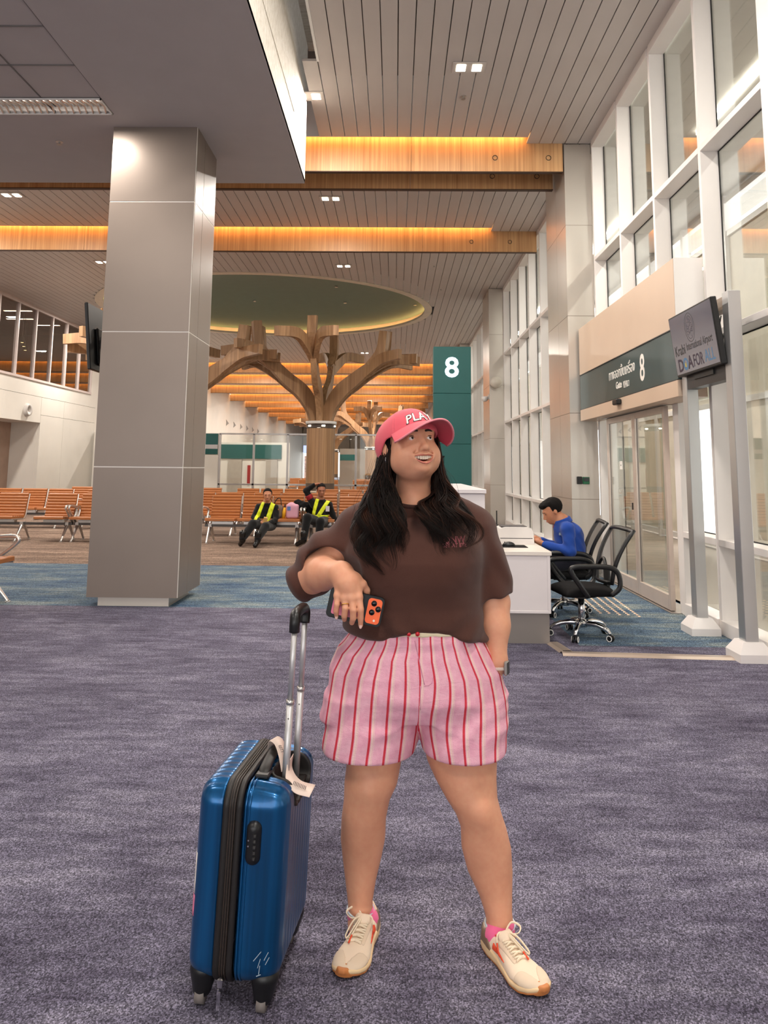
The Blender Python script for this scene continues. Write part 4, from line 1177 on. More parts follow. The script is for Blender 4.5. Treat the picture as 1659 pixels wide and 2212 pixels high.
# ---- glass partition and what lies beyond
pt = thing('wall_partition', kind='structure')
PY = 27.0
for k in range(9):
    x_ = -6.38 + 1.24 * k
    if x_ > 2.6: break
    MB().box(x_ - 0.035, x_ + 0.035, PY, PY + 0.08, 0, 2.6).build('partition_post', M_STEEL, pt)
    MB().box(x_ + 0.04, min(x_ + 1.2, 2.8), PY + 0.03, PY + 0.036, 0.05, 2.55).build('partition_pane', glass('partition_glass', (0.95, 0.97, 0.96), 0.02, 0.7), pt)
for z in (0.04, 0.78, 2.6): MB().box(-6.4, 2.8, PY, PY + 0.08, z - 0.03, z + 0.03).build('partition_rail', M_STEEL, pt)
MB().box(XL, -6.42, PY, PY + 0.1, 0, 2.62).build('partition_panel', M_WALLW, pt)
MB().box(-7.3, -6.45, PY - 0.02, PY, 1.85, 2.6).build('partition_band', M_GREEN, pt)
MB().box(-7.3, -6.45, PY - 0.03, PY, 2.05, 2.2).build('partition_strip', M_STEEL, pt)
MB().box(-10.85, -10.75, PY - 0.1, PY, 0, 2.62).build('partition_post', M_STEEL, pt)
bw = thing('wall_beyond', kind='structure')
MB().box(XL, -5.7, 40, 40.2, 0, 2.72).build('wall_board', M_WALLW, bw)
MB().box(-9.6, -6.1, 39.9, 40, 1.85, 2.6).build('green_band', M_GREEN, bw)
MB().box(-8.9, -8.2, 39.8, 40, 0, 1.8).build('grey_pier', plain('pier_grey', (168, 158, 146), 0.7), bw)
MB().box(-6.9, -6.3, 39.8, 40, 0, 1.8).build('grey_pier', plain('pier_grey', (168, 158, 146), 0.7), bw)
MB().box(-7.9, -7.75, 39.9, 40, 0.5, 1.5).build('red_cabinet', plain('hydrant_red', (150, 30, 30), 0.5), bw)
MB().box(-6.8, -4.9, 58, 58.2, 0, 3.2).build('shop_back', plain('shop_wall', (96, 40, 42), 0.6), bw)
MB().box(-5.85, -5.6, 57.6, 57.8, 0.2, 3.0).build('shop_light_column', emit('shop_amber', (255, 176, 60), 3.0), bw)
MB().box(-7.1, -5.95, 57.6, 57.8, 2.5, 3.1).build('shop_sign', emit('shop_sign_blue', (150, 160, 230), 1.4), bw)
MB().box(-7.0, -6.2, 57.6, 57.8, 0.3, 2.3).build('shop_shelf', plain('shop_goods', (210, 170, 160), 0.6, var=0.5, vscale=6), bw)
MB().box(-5.2, -4.8, 57.4, 57.6, 0, 2.9).build('shop_dark_bay', M_DARK, bw)
MB().box(-3.7, -2.6, 50, 50.1, 1.9, 2.3).build('green_sign', M_GREEN, bw)
MB().box(-4.6, -2.2, 62, 62.2, 0, 3.0).build('white_board', M_WALLW, bw)
t = thing('arrow_signs', 'row of grey arrow shapes on the far white wall', 'wall sign', (XL + 0.02, 0, 0))
for k in range(6):
    y_ = 48 + 2.2 * k
    MB().add([(0, y_, 4.05), (0, y_ + 0.8, 4.25), (0, y_, 4.45), (0, y_ + 0.15, 4.25)], [(0, 1, 3), (1, 2, 3)]).build('arrow', plain('arrow_grey', (150, 146, 140), 0.6), t)
# gallery lamps
for k, (y_, x_) in enumerate(((21.3, -12.2), (22.9, -12.0), (24.2, -12.6), (20.8, -13.2), (25.3, -12.2))):
    tt = thing('gallery_lamp', 'slim bright ceiling lamp inside the brown gallery', 'light', (x_, y_, 6.28), 0, 'gallery lamps')
    MB().box(-0.45, 0.45, -0.06, 0.06, -0.03, 0, bev=0.004).build('housing', M_WHITE, tt)
    MB().box(-0.44, 0.44, -0.05, 0.05, -0.036, -0.0305).build('tube', emit('gallery_tube', (255, 236, 200), 7), tt)
for k in range(6):
    tt = thing('track_spot', 'black track spotlight hanging in the brown gallery', 'spotlight', (-12.0 - 0.35 * (k % 3), 20.9 + 0.8 * k, 5.3), 0, 'track spotlights')
    MB().lathe([(0.05, 0), (0.06, 0.12), (0.03, 0.2)], 12).build('can', M_BLACK, tt, True)
    MB().cyl((0, 0, 0.2), (0, 0, 0.99), 0.01, 6).build('rod', M_BLACK, tt)
    MB().lathe([(0.0, 0.004), (0.045, 0.004)], 12).build('lens', emit('spot_lens', (255, 214, 150), 8), tt)
# ================================================================ THE WOMAN WITH THE SUITCASE
def W(x, y, Y): return np.array(ony(x, y, Y), np.float32)
def m_skin(name, rgb, red=0.10):
    g = NT(name); co = g.coord(); c = srgb(*rgb)
    n = g.noise(co, 9, 4); n2 = g.noise(co, 60, 3)
    lo = (c[0] * 0.92, c[1] * (0.9 - red * 0.3), c[2] * (0.9 - red * 0.4), 1); hi = (min(1, c[0] * 1.05), c[1] * 1.04, c[2] * 1.04, 1)
    g.base(g.mix(0.12, g.ramp(n, [(0.3, lo), (0.7, hi)]), n2, 'OVERLAY')); g.pbr(0.48, 0, 0.35)
    g.b.inputs['Subsurface Weight'].default_value = 0.18; g.b.inputs['Subsurface Radius'].default_value = (0.014, 0.006, 0.004); g.b.inputs['Subsurface Scale'].default_value = 1.0
    return g.m
SKIN = m_skin('warm_skin', (225, 164, 132))
def m_cloth(name, rgb, rough=0.85, weave=900, var=0.1, wr=0.35):
    g = NT(name); co = g.coord(); c = srgb(*rgb)
    n = g.noise(co, 5, 4)
    g.base(g.ramp(n, [(0.3, tuple(x * (1 - var) for x in c[:3]) + (1,)), (0.7, tuple(min(1, x * (1 + var)) for x in c[:3]) + (1,))]))
    g.pbr(rough, 0, 0.25)
    g.b.inputs['Sheen Weight'].default_value = 0.15
    g.bump(g.mix(0.25, g.noise(g.mapping(co, (1, 1, 0.6)), 12, 2, 0.45, 0.8), g.noise(co, weave, 2)), wr, 0.012)
    return g.m
SHIRT = m_cloth('brown_jersey', (82, 51, 42), 0.9, 900, 0.08, 0.5)

wom = thing('person', 'woman in pink cap, brown t-shirt and pink striped shorts leaning on the suitcase handle', 'person', (0.13, 2.42, 0))
def wlink(o): o.parent = wom; o.matrix_parent_inverse = Matrix.Translation(-wom.location); return o
def wmesh(name, parts, mat, smooth_iter=2, attrs=None, par=None):
    o = np_mesh(name, parts, mat, None, smooth_iter, 0.5, attrs)
    if par is None: return wlink(o)
    o.parent = par; o.matrix_parent_inverse = Matrix.Translation(-wom.location) if par is wom else (Matrix.Translation(-wom.location) @ par.matrix_parent_inverse.inverted() if False else Matrix.Identity(4))
    return o

class Stack:
    """elliptic cross-sections stacked in z, given in photo rows: (y, xl, xr, Y, half depth)"""
    def __init__(self, rows, power=2.0):
        z = []; cx = []; cy = []; a = []; b = []
        for (y, xl, xr, Y, hb) in rows:
            l = W(xl, y, Y); r = W(xr, y, Y)
            z.append((l[2] + r[2]) / 2); cx.append((l[0] + r[0]) / 2); cy.append(Y); a.append((r[0] - l[0]) / 2); b.append(hb)
        o = np.argsort(z)
        self.z = np.array(z)[o]; self.cx = np.array(cx)[o]; self.cy = np.array(cy)[o]; self.a = np.array(a)[o]; self.b = np.array(b)[o]; self.p = power
    def at(self, z):
        return tuple(np.interp(z, self.z, q).astype(np.float32) for q in (self.cx, self.cy, self.a, self.b))
    def sd(self, P):
        z = P[:, 2]; cx, cy, a, b = self.at(z)
        u = np.abs(P[:, 0] - cx) / a; v = np.abs(P[:, 1] - cy) / b; p = self.p
        d = ((u ** p + v ** p) ** (1 / p) - 1) * np.minimum(a, b)
        return np.maximum(d, np.maximum(z - self.z[-1], self.z[0] - z))

# ---- head
HO = W(884, 961, 2.415)                      # between the ears at eye height
HR = rotm(0, 0, math.radians(24)) @ rotm(math.radians(-13), 0, 0) @ rotm(0, math.radians(-2), 0)
def hl(p): return HO + HR @ np.asarray(p, np.float32)       # head-local -> world   (x right, -y front, z up)
def face_local(Q):
    x = Q[:, 0]; ax = np.abs(x); S = np.stack([ax, Q[:, 1], Q[:, 2]], 1)
    d = sd_ell(Q, (0, 0.012, 0.022), (0.077, 0.096, 0.076))                       # skull
    d = smin(d, sd_ell(Q, (0, -0.030, -0.032), (0.069, 0.066, 0.074)), 0.03)      # face mask
    d = smin(d, sd_ell(Q, (0, -0.038, -0.068), (0.050, 0.050, 0.040)), 0.03)      # jaw
    d = smin(d, sd_ell(Q, (0, -0.076, -0.094), (0.021, 0.019, 0.016)), 0.020)     # chin
    d = smin(d, sd_ell(S, (0.042, -0.056, -0.042), (0.029, 0.030, 0.027)), 0.022) # round smiling cheeks
    d = smin(d, sd_ell(S, (0.048, -0.024, -0.064), (0.030, 0.042, 0.034)), 0.03)  # jowl fullness
    d = smin(d, sd_ell(Q, (0, -0.020, -0.098), (0.044, 0.046, 0.022)), 0.02)     # soft under-chin
    d = smin(d, sd_ell(Q, (0, -0.070, 0.022), (0.058, 0.026, 0.020)), 0.02)       # brow
    d = smax(d, -sd_ell(S, (0.031, -0.112, 0.002), (0.021, 0.024, 0.013)), 0.014) # eye sockets
    d = smin(d, sd_ell(S, (0.031, -0.079, 0.003), (0.0165, 0.0125, 0.0115)), 0.006)  # lids
    d = smax(d, -sd_ell(S, (0.0312, -0.0945, -0.0005), (0.0148, 0.014, 0.0042), rotm(0, 0.12, 0)), 0.002)  # lid opening
    d = smin(d, sd_cone(Q, (0, -0.088, 0.008), (0, -0.109, -0.033), 0.0075, 0.0105), 0.012)   # nose
    d = smin(d, sd_ell(Q, (0, -0.110, -0.036), (0.012, 0.011, 0.010)), 0.008)
    d = smin(d, sd_ell(S, (0.0125, -0.099, -0.040), (0.0085, 0.011, 0.0078)), 0.006)
    d = smax(d, -sd_ell(S, (0.0065, -0.106, -0.0475), (0.0036, 0.006, 0.004)), 0.003)
    # smiling mouth: lips as a ring, opening carved; corners lifted
    zc = -0.0685 + 7.5 * x * x
    M_ = np.stack([x, Q[:, 1], Q[:, 2] - zc], 1)
    d = smin(d, sd_ell(M_, (0, -0.083, 0.001), (0.040, 0.020, 0.019)), 0.012)
    d = smin(d, sd_cone(np.stack([ax, Q[:, 1] - 9 * x * x, Q[:, 2] - zc], 1), (0, -0.1005, 0.0120), (0.032, -0.0955, 0.0030), 0.0050, 0.0028), 0.005)
    d = smin(d, sd_cone(np.stack([ax, Q[:, 1] - 9 * x * x, Q[:, 2] - zc], 1), (0, -0.0985, -0.0135), (0.031, -0.0945, -0.003), 0.0058, 0.0028), 0.005)
    d = smax(d, -sd_ell(M_, (0, -0.103, 0.0000), (0.0345, 0.028, 0.0098)), 0.003)
    # nasolabial folds
    d = smax(d, -sd_cone(S, (0.020, -0.099, -0.040), (0.042, -0.076, -0.062), 0.0024, 0.0030), 0.010)
    # ears
    d = smin(d, sd_ell(S, (0.080, 0.016, -0.012), (0.009, 0.018, 0.031)), 0.008)
    return d
NB = W(893, 1092, 2.46); NT_ = W(893, 1030, 2.44)
def f_head(P):
    d = face_local((P - HO) @ HR)
    d = smin(d, sd_cone(P, NT_ + v3(0, 0.0, 0), NB, 0.056, 0.062), 0.03)
    d = smin(d, sd_ell(P, NB + v3(0, 0.0, -0.055), (0.15, 0.085, 0.065)), 0.05)
    return d
hv = surf(f_head, HO - v3(.17, .15, .32), HO + v3(.17, .17, .16), 0.0027)

# ---- arms and the hand on the phone
SA, EA, WA = W(775, 1152, 2.475), W(672, 1243, 2.47), W(737, 1240, 2.285)
SB, EB, WB = W(1024, 1152, 2.475), W(1068, 1300, 2.46), W(1075, 1428, 2.41)
PH_Y = 2.262                                 # plane of the phone
def hand_pts():
    F = {}
    Y = 2.236
    F['index'] = [W(775, 1290, 2.243), W(779, 1316, Y - 0.004), W(779, 1336, Y), W(779, 1351, Y + 0.006)]
    F['middle'] = [W(760, 1293, 2.238), W(763, 1318, Y - 0.010), W(763, 1335, Y - 0.004), W(760, 1345, Y + 0.010)]
    F['ring'] = [W(744, 1292, 2.240), W(746, 1314, Y - 0.008), W(744, 1330, Y - 0.002), W(744, 1338, Y + 0.012)]
    F['pinky'] = [W(729, 1287, 2.248), W(728, 1306, Y), W(726, 1320, Y + 0.004), W(727, 1331, Y + 0.014)]
    F['thumb'] = [W(783, 1262, 2.262), W(791, 1275, 2.275), W(792, 1290, 2.288), W(789, 1303, 2.292)]
    return F
HP = hand_pts()
RADS = {'index': (0.0108, 0.0098, 0.0088, 0.0072), 'middle': (0.0108, 0.0102, 0.0096, 0.0080), 'ring': (0.0104, 0.0098, 0.0092, 0.0076), 'pinky': (0.0096, 0.0086, 0.0080, 0.0064), 'thumb': (0.0125, 0.0110, 0.0100, 0.0080)}
def f_armA(P):
    d = sd_chain(P, [SA, EA], [0.042, 0.054], 0.03)
    d = smin(d, sd_chain(P, [EA, EA * 0.6 + WA * 0.4 + v3(0, 0, 0.004), WA], [0.054, 0.050, 0.035], 0.02), 0.03)
    d = smin(d, sd_chain(P, [WA, W(752, 1262, 2.258), W(755, 1287, 2.246)], [0.034, 0.032, 0.020], 0.02), 0.02)
    pal = [sd_cone(P, W(766, 1252, 2.264), HP['index'][0], 0.022, 0.012), sd_cone(P, W(756, 1252, 2.260), HP['middle'][0], 0.023, 0.012),
           sd_cone(P, W(746, 1252, 2.262), HP['ring'][0], 0.022, 0.0115), sd_cone(P, W(738, 1252, 2.268), HP['pinky'][0], 0.020, 0.0105)]
    for q in pal: d = smin(d, q, 0.010)
    fs = [sd_chain(P, HP[k], RADS[k], 0.002) for k in ('index', 'middle', 'ring', 'pinky')]
    g = np.minimum(np.minimum(fs[0], fs[1]), np.minimum(fs[2], fs[3]))
    d = smin(d, g, 0.006)
    d = smin(d, sd_chain(P, [W(770, 1254, 2.268)] + HP['thumb'], (0.017,) + RADS['thumb'], 0.006), 0.008)
    for k in ('index', 'middle', 'ring', 'pinky'): d = smin(d, sd_ell(P, HP[k][0] + v3(0, -0.004, 0.002), (0.0095, 0.0095, 0.0095)), 0.008)
    return d
lo = np.min([SA, EA, WA] + [p for q in HP.values() for p in q], 0) - 0.075; hi = np.max([SA, EA, WA] + [p for q in HP.values() for p in q], 0) + 0.075
av = surf(f_armA, lo, hi, 0.0026)
def f_armB(P):
    d = sd_chain(P, [SB, EB, EB * 0.6 + WB * 0.4, WB], [0.040, 0.044, 0.041, 0.028], 0.03)
    h = W(1046, 1490, 2.43)
    d = smin(d, sd_chain(P, [WB, h], [0.030, 0.034], 0.01), 0.015)
    for k in range(4): d = smin(d, sd_chain(P, [h + v3(-0.026 + 0.017 * k, -0.004, -0.01), h + v3(-0.03 + 0.018 * k, -0.008, -0.045), h + v3(-0.03 + 0.018 * k, -0.004, -0.08)], [0.012, 0.0105, 0.008], 0.004), 0.008)
    d = smin(d, sd_chain(P, [h + v3(-0.03, -0.01, 0.02), h + v3(-0.05, -0.022, -0.015), h + v3(-0.055, -0.024, -0.04)], [0.015, 0.012, 0.009], 0.004), 0.01)
    return d
pb = np.stack([SB, EB, WB, W(1046, 1490, 2.43) - v3(0, 0, .1)]); bv = surf(f_armB, pb.min(0) - 0.08, pb.max(0) + 0.08, 0.004)

# ---- legs
LA = Stack([(1560, 742, 880, 2.45, .10), (1648, 749, 866, 2.445, .088), (1690, 744, 858, 2.435, .080), (1725, 743, 842, 2.43, .068), (1765, 738, 834, 2.435, .066), (1810, 736, 832, 2.45, .066),
            (1850, 740, 824, 2.46, .060), (1900, 746, 812, 2.455, .048), (1945, 751, 805, 2.45, .041), (1975, 753, 806, 2.445, .044), (2000, 750, 806, 2.44, .05)])
LB = Stack([(1560, 905, 1082, 2.45, .11), (1640, 922, 1073, 2.44, .10), (1680, 940, 1072, 2.425, .092), (1720, 962, 1074, 2.41, .082), (1755, 984, 1083, 2.40, .072), (1785, 995, 1093, 2.40, .066), (1830, 997, 1104, 2.41, .066),
            (1880, 1010, 1107, 2.415, .060), (1930, 1034, 1106, 2.41, .050), (1970, 1047, 1106, 2.40, .042), (2000, 1053, 1110, 2.395, .044), (2030, 1052, 1114, 2.385, .05)])
KA, KB = W(792, 1712, 2.36), W(1046, 1758, 2.33)
def f_legs(P):
    def knee(K, dx): 
        q = (P - K); r2 = (q[:, 0] / 0.030) ** 2 + (q[:, 1] / 0.05) ** 2 + (q[:, 2] / 0.034) ** 2
        u = q - v3(dx, 0, 0.058); r3 = (u[:, 0] / 0.030) ** 2 + (u[:, 1] / 0.05) ** 2 + (u[:, 2] / 0.016) ** 2
        return -0.007 * np.exp(-r2) + 0.004 * np.exp(-r3)
    a = LA.sd(P) + knee(KA, 0.0); b = LB.sd(P) + knee(KB, -0.006)
    return smin(a, b, 0.01)
pl = np.stack([W(735, 1560, 2.3), W(1110, 2030, 2.56), W(1110, 1560, 2.5), W(735, 2030, 2.3)])
lv = surf(f_legs, pl.min(0) - 0.03, pl.max(0) + 0.03, 0.005)
# a trunk under the clothes joins the limbs
TR = Stack([(1110, 800, 1000, 2.47, .09), (1180, 775, 1020, 2.46, .12), (1280, 768, 1015, 2.46, .125), (1390, 765, 1030, 2.46, .125), (1470, 750, 1055, 2.46, .125), (1510, 760, 1050, 2.455, .10)])
tv_ = surf(TR.sd, v3(-.2, 2.3, .4), v3(.45, 2.62, 1.4), 0.012)
body = wmesh('body', [hv, av, bv, lv, tv_], SKIN)

# ---- eyes, brows, teeth
M_EYE = plain('eye_white', (236, 228, 222), 0.15); M_IRIS = plain('iris_brown', (34, 18, 12), 0.08); M_BROW = plain('brow_hair', (30, 18, 14), 0.7)
def local_tube(name, pts, r, mat, n=8, par=None, flat=1.0):
    return wlink(MB().tube([hl(p) for p in pts], r, n, flat=flat).build(name, mat, None, True))
for s in (-1, 1):
    c = hl((0.0312 * s, -0.0775, 0.0))
    me = MB().lathe([(0.0118 * math.sin(PI * k / 12) + 1e-5, -0.0118 * math.cos(PI * k / 12)) for k in range(13)], 20, c); wlink(me.build('eye', M_EYE, None, True))
    g_ = (HR @ np.array([0.20, -0.97, 0.08])); g_ /= np.linalg.norm(g_)
    ir = MB(); u = Vector(g_).orthogonal().normalized(); v = Vector(g_).cross(u); cc = Vector(c) + Vector(g_) * 0.0041
    ir.lathe([(0.0082 * math.sin(PI * k / 10) + 1e-5, -0.0082 * math.cos(PI * k / 10)) for k in range(11)], 18, cc); wlink(ir.build('iris', M_IRIS, None, True))
    up = [((0.0312 + 0.0148 * math.cos(a)) * s, -0.0905 + 0.010 * (math.cos(a)) ** 2, 0.0060 * math.sin(a) + 0.0002) for a in np.linspace(0.1, PI - 0.1, 11)]
    local_tube('upper_lash', up, 0.0015, M_BROW, 6)
    br = [((0.013 + 0.036 * k / 8) * s, -0.0985 + 0.0165 * (k / 8) ** 2, 0.0185 + 0.0075 * math.sin(PI * (0.2 + 0.65 * k / 8)) - 0.003) for k in range(9)]
    local_tube('eyebrow', br, [0.0026, 0.0034, 0.0036, 0.0035, 0.0033, 0.003, 0.0026, 0.002, 0.001], M_BROW, 6, flat=0.7)
teeth = []
for k in range(8):
    x = (k - 3.5) * 0.0072; z = -0.0685 + 7.5 * x * x
    p = hl((x, -0.0920 + 10 * x * x, z + 0.0042)); h_ = 0.0062 if 2 <= k <= 5 else 0.0050
    teeth.append(surf(lambda P, p=p, h_=h_: sd_box(P, p, (0.0035, 0.003, h_), 0.0016, HR), p - 0.009, p + 0.009, 0.0012))
wmesh('teeth', teeth, plain('tooth', (240, 226, 208), 0.25), 1)
mo = surf(lambda P: sd_ell((P - HO) @ HR, (0, -0.064, -0.0655), (0.034, 0.020, 0.014)), HO - v3(.06, .12, .12), HO + v3(.1, .06, .0), 0.003)
wmesh('mouth_inside', [mo], plain('mouth_dark', (96, 34, 32), 0.4), 1)
lp = []
for zz, dz, r_, yy in ((0.0118, 0.0, 0.0023, -0.1018), (-0.0145, 0.0, 0.0030, -0.1008)):
    lp.append(([( x, yy + 9 * x * x + 0.0008, -0.0685 + 7.5 * x * x + zz * (1 - (abs(x) / 0.037) ** 2.0)) for x in np.linspace(-0.0335, 0.0335, 15)], [r_ * math.sin(PI * (0.07 + 0.86 * k / 14)) + 0.0006 for k in range(15)]))
for pts, rr_ in lp: local_tube('lip', pts, rr_, plain('lip_rose', (196, 110, 94), 0.35), 10)
ep = hl((-0.083, 0.012, -0.046))
wlink(MB().tube([Vector(ep) + Vector((0.001 * math.cos(a), 0.0095 * math.cos(a), 0.0105 * math.sin(a))) for a in np.linspace(0, 2 * PI, 18)[:-1]], 0.0018, 6, closed=True).build('earring', M_CHROME, None, True))

# ---- t-shirt
TS_ = Stack([(1098, 800, 985, 2.465, .085), (1130, 768, 1036, 2.46, .120), (1165, 752, 1046, 2.45, .150), (1205, 748, 1044, 2.44, .172), (1250, 746, 1040, 2.44, .172), (1300, 741, 1040, 2.445, .168), (1340, 737, 1046, 2.445, .170),
             (1368, 738, 1054, 2.45, .172), (1392, 750, 1056, 2.45, .163)], 2.3)
NKL, NKR = W(838, 1088, 2.47), W(945, 1082, 2.47)
SLA, SLB = W(772, 1142, 2.475), W(1022, 1136, 2.475)
hemA, hemB = EA * 0.80 + SA * 0.20, EB * 0.78 + SB * 0.22
def folds(P):
    x, y, z = P[:, 0], P[:, 1], P[:, 2]
    lowr = np.clip((1.02 - z) / 0.25, 0, 1)
    w_ = 0.0075 * np.sin(38 * x + 22 * z + 2.2 * np.sin(9 * z + 3 * x)) * lowr + 0.006 * np.sin(55 * z - 26 * np.abs(x - 0.12) + 4 * np.sin(11 * x)) * np.clip((0.98 - z) / 0.1, 0, 1)
    arm = np.clip((np.abs(x - 0.10) - 0.19) / 0.08, 0, 1)
    return w_ + 0.006 * np.sin(48 * (z + 0.8 * x) + 2 * np.sin(20 * x)) * arm + 0.0025 * np.sin(24 * x - 30 * z + 1.5) * np.clip((z - 1.0) / 0.2, 0, 1)
_hem = [W(px, py + 6, 2.285) for px, py in ((690, 1366), (740, 1374), (790, 1384), (835, 1382), (868, 1368), (905, 1364), (945, 1365), (975, 1376), (1015, 1390), (1058, 1402), (1100, 1404))]
HEMX = np.array([p[0] for p in _hem]); HEMZ = np.array([p[2] for p in _hem])
zhem = float(W(900, 1392, 2.28)[2])
def f_shirt(P):
    d = TS_.sd(P)
    d = smin(d, sd_cone(P, NKL, SLA, 0.046, 0.058), 0.05); d = smin(d, sd_cone(P, NKR, SLB, 0.046, 0.060), 0.05)
    d = smin(d, sd_ell(P, W(893, 1090, 2.47), (0.085, 0.075, 0.05)), 0.04)
    d = smin(d, sd_cone(P, W(840, 1205, 2.36), W(850, 1215, 2.36), 0.088, 0.085), 0.07); d = smin(d, sd_cone(P, W(950, 1205, 2.36), W(940, 1215, 2.36), 0.088, 0.085), 0.07)
    sa = sd_chain(P, [SLA, W(698, 1205, 2.475), W(668, 1248, 2.475)], [0.060, 0.070, 0.072], 0.03)
    sb = sd_chain(P, [SLB, W(1046, 1200, 2.47), W(1066, 1292, 2.465)], [0.062, 0.064, 0.070], 0.03)
    # sleeve cuts
    ax_a = (EA - SA) / np.linalg.norm(EA - SA); da = np.array([0.35, -0.75, -0.35], np.float32); da /= np.linalg.norm(da)
    cut_a = (P - W(682, 1222, 2.40)) @ da
    sa = smax(sa, cut_a, 0.008)
    db = np.array([0.10, -0.05, -1.0], np.float32); db /= np.linalg.norm(db)
    sb = smax(sb, (P - W(1072, 1288, 2.46)) @ db, 0.006)
    arms = smin(sa, sb, 0.01)
    d = smin(d, arms, 0.035)
    d = d + folds(P)
    # hem: blouses over the waistband, lifted at the middle front
    d = smax(d, np.interp(P[:, 0], HEMX, HEMZ).astype(np.float32) - P[:, 2], 0.016)
    # openings
    d = smax(d, -sd_cone(P, W(893, 1030, 2.45), W(893, 1056, 2.445), 0.070, 0.060), 0.006)
    d = smax(d, -sd_chain(P, [W(700, 1225, 2.43), W(730, 1240, 2.30)], [0.066, 0.072], 0.01), 0.005)
    d = smax(d, -sd_chain(P, [W(1062, 1262, 2.465), W(1068, 1330, 2.455)], [0.044, 0.056], 0.01), 0.004)
    return d
sv = surf(f_shirt, W(632, 1400, 2.5) - v3(.05, .30, .06), W(1110, 1060, 2.5) + v3(.08, .2, .05), 0.0052)
shirt = wmesh('t_shirt', [sv], SHIRT)
# ribbed collar
cl = []
for k in range(36):
    a = 2 * PI * k / 36; c = W(893, 1076, 2.455)
    cl.append(Vector(c) + Vector((0.066 * math.cos(a), 0.064 * math.sin(a) - 0.004, 0.026 * math.sin(a))))
wlink(MB().tube(cl, 0.008, 8, closed=True).build('collar', plain('brown_rib', (70, 42, 36), 0.9), None, True))
PINKT = plain('pink_print', (206, 120, 128), 0.6)
def chest_text(s, px, py, size):
    Y0 = 2.262
    for dy in (0,):
        o = text_mesh('chest_print', s, size, PINKT, None, frame(W(px, py, Y0), (1, 0, 0), (0, 0, 1)), 0.0015, 'CENTER', 0.0005)
        me = o.data; dep = np.zeros(len(me.vertices) * 3, np.float32); me.vertices.foreach_get('co', dep); V = dep.reshape(-1, 3)
        if len(V):                                  # drape the letters on the chest
            lo_ = np.full(len(V), 2.15, np.float32); hi_ = np.full(len(V), 2.5, np.float32)
            for it in range(18):
                mid = (lo_ + hi_) / 2; Q = V.copy(); Q[:, 1] = mid; ins = f_shirt(Q) < 0
                hi_ = np.where(ins, mid, hi_); lo_ = np.where(ins, lo_, mid)
            V[:, 1] = lo_ - 0.002; me.vertices.foreach_set('co', V.ravel()); me.update()
        wlink(o)
chest_text('SET AT ETE', 984, 1180, 0.0150); chest_text('ONW', 984, 1169, 0.026)

# ---- striped shorts
SH_W = Stack([(1335, 765, 1035, 2.45, .164), (1366, 757, 1041, 2.45, .168), (1380, 746, 1050, 2.455, .170), (1400, 728, 1062, 2.455, .174), (1440, 712, 1082, 2.455, .180), (1490, 708, 1089, 2.455, .180), (1538, 704, 1092, 2.455, .150)], 2.25)
SH_A = Stack([(1500, 706, 915, 2.455, .150), (1560, 701, 908, 2.45, .150), (1600, 696, 900, 2.445, .148), (1640, 695, 893, 2.44, .146), (1690, 694, 890, 2.44, .145)], 2.15)
SH_B = Stack([(1500, 896, 1091, 2.455, .150), (1560, 904, 1092, 2.45, .150), (1600, 910, 1093, 2.44, .148), (1640, 914, 1093, 2.43, .146), (1690, 916, 1093, 2.43, .145)], 2.15)
def f_shorts(P):
    x, z = P[:, 0], P[:, 2]
    d = smin(smin(SH_A.sd(P), SH_B.sd(P), 0.012), SH_W.sd(P), 0.035)
    d = d + (0.0042 * np.sin(46 * z + 20 * np.abs(x - 0.12) + 2.5 * np.sin(14 * x)) + 0.0022 * np.sin(95 * z - 34 * (x - 0.12) + 3 * np.sin(18 * x + 9 * z))) * np.exp(-((z - 0.64) / 0.10) ** 2) + 0.0016 * np.sin(90 * x) * np.clip((z - 0.80) / 0.04, 0, 1)
    d = smax(d, -sd_cone(P, W(1085, 1420, 2.36), W(1088, 1475, 2.345), 0.010, 0.006), 0.012)
    # curved hems seen from above
    ca = SH_A.at(z); cb = SH_B.at(z)
    hzA = W(800, 1656, 2.30)[2]; hzB = W(1000, 1655, 2.30)[2]
    hz = np.where(x < float(W(900, 1600, 2.4)[0]), hzA, hzB)
    d = smax(d, hz - z, 0.004)
    # hollow legs
    a2 = (((np.abs(x - ca[0]) / (ca[2] - 0.018)) ** 2.1 + (np.abs(P[:, 1] - ca[1]) / (ca[3] - 0.018)) ** 2.1) ** (1 / 2.1) - 1) * 0.09
    b2 = (((np.abs(x - cb[0]) / (cb[2] - 0.018)) ** 2.1 + (np.abs(P[:, 1] - cb[1]) / (cb[3] - 0.018)) ** 2.1) ** (1 / 2.1) - 1) * 0.09
    low = z - (min(hzA, hzB) + 0.05)
    d = smax(d, -np.maximum(a2, low), 0.003); d = smax(d, -np.maximum(b2, low), 0.003)
    return d
gv = surf(f_shorts, W(690, 1690, 2.45) - v3(.05, .26, .03), W(1100, 1345, 2.45) + v3(.06, .26, .03), 0.0052)
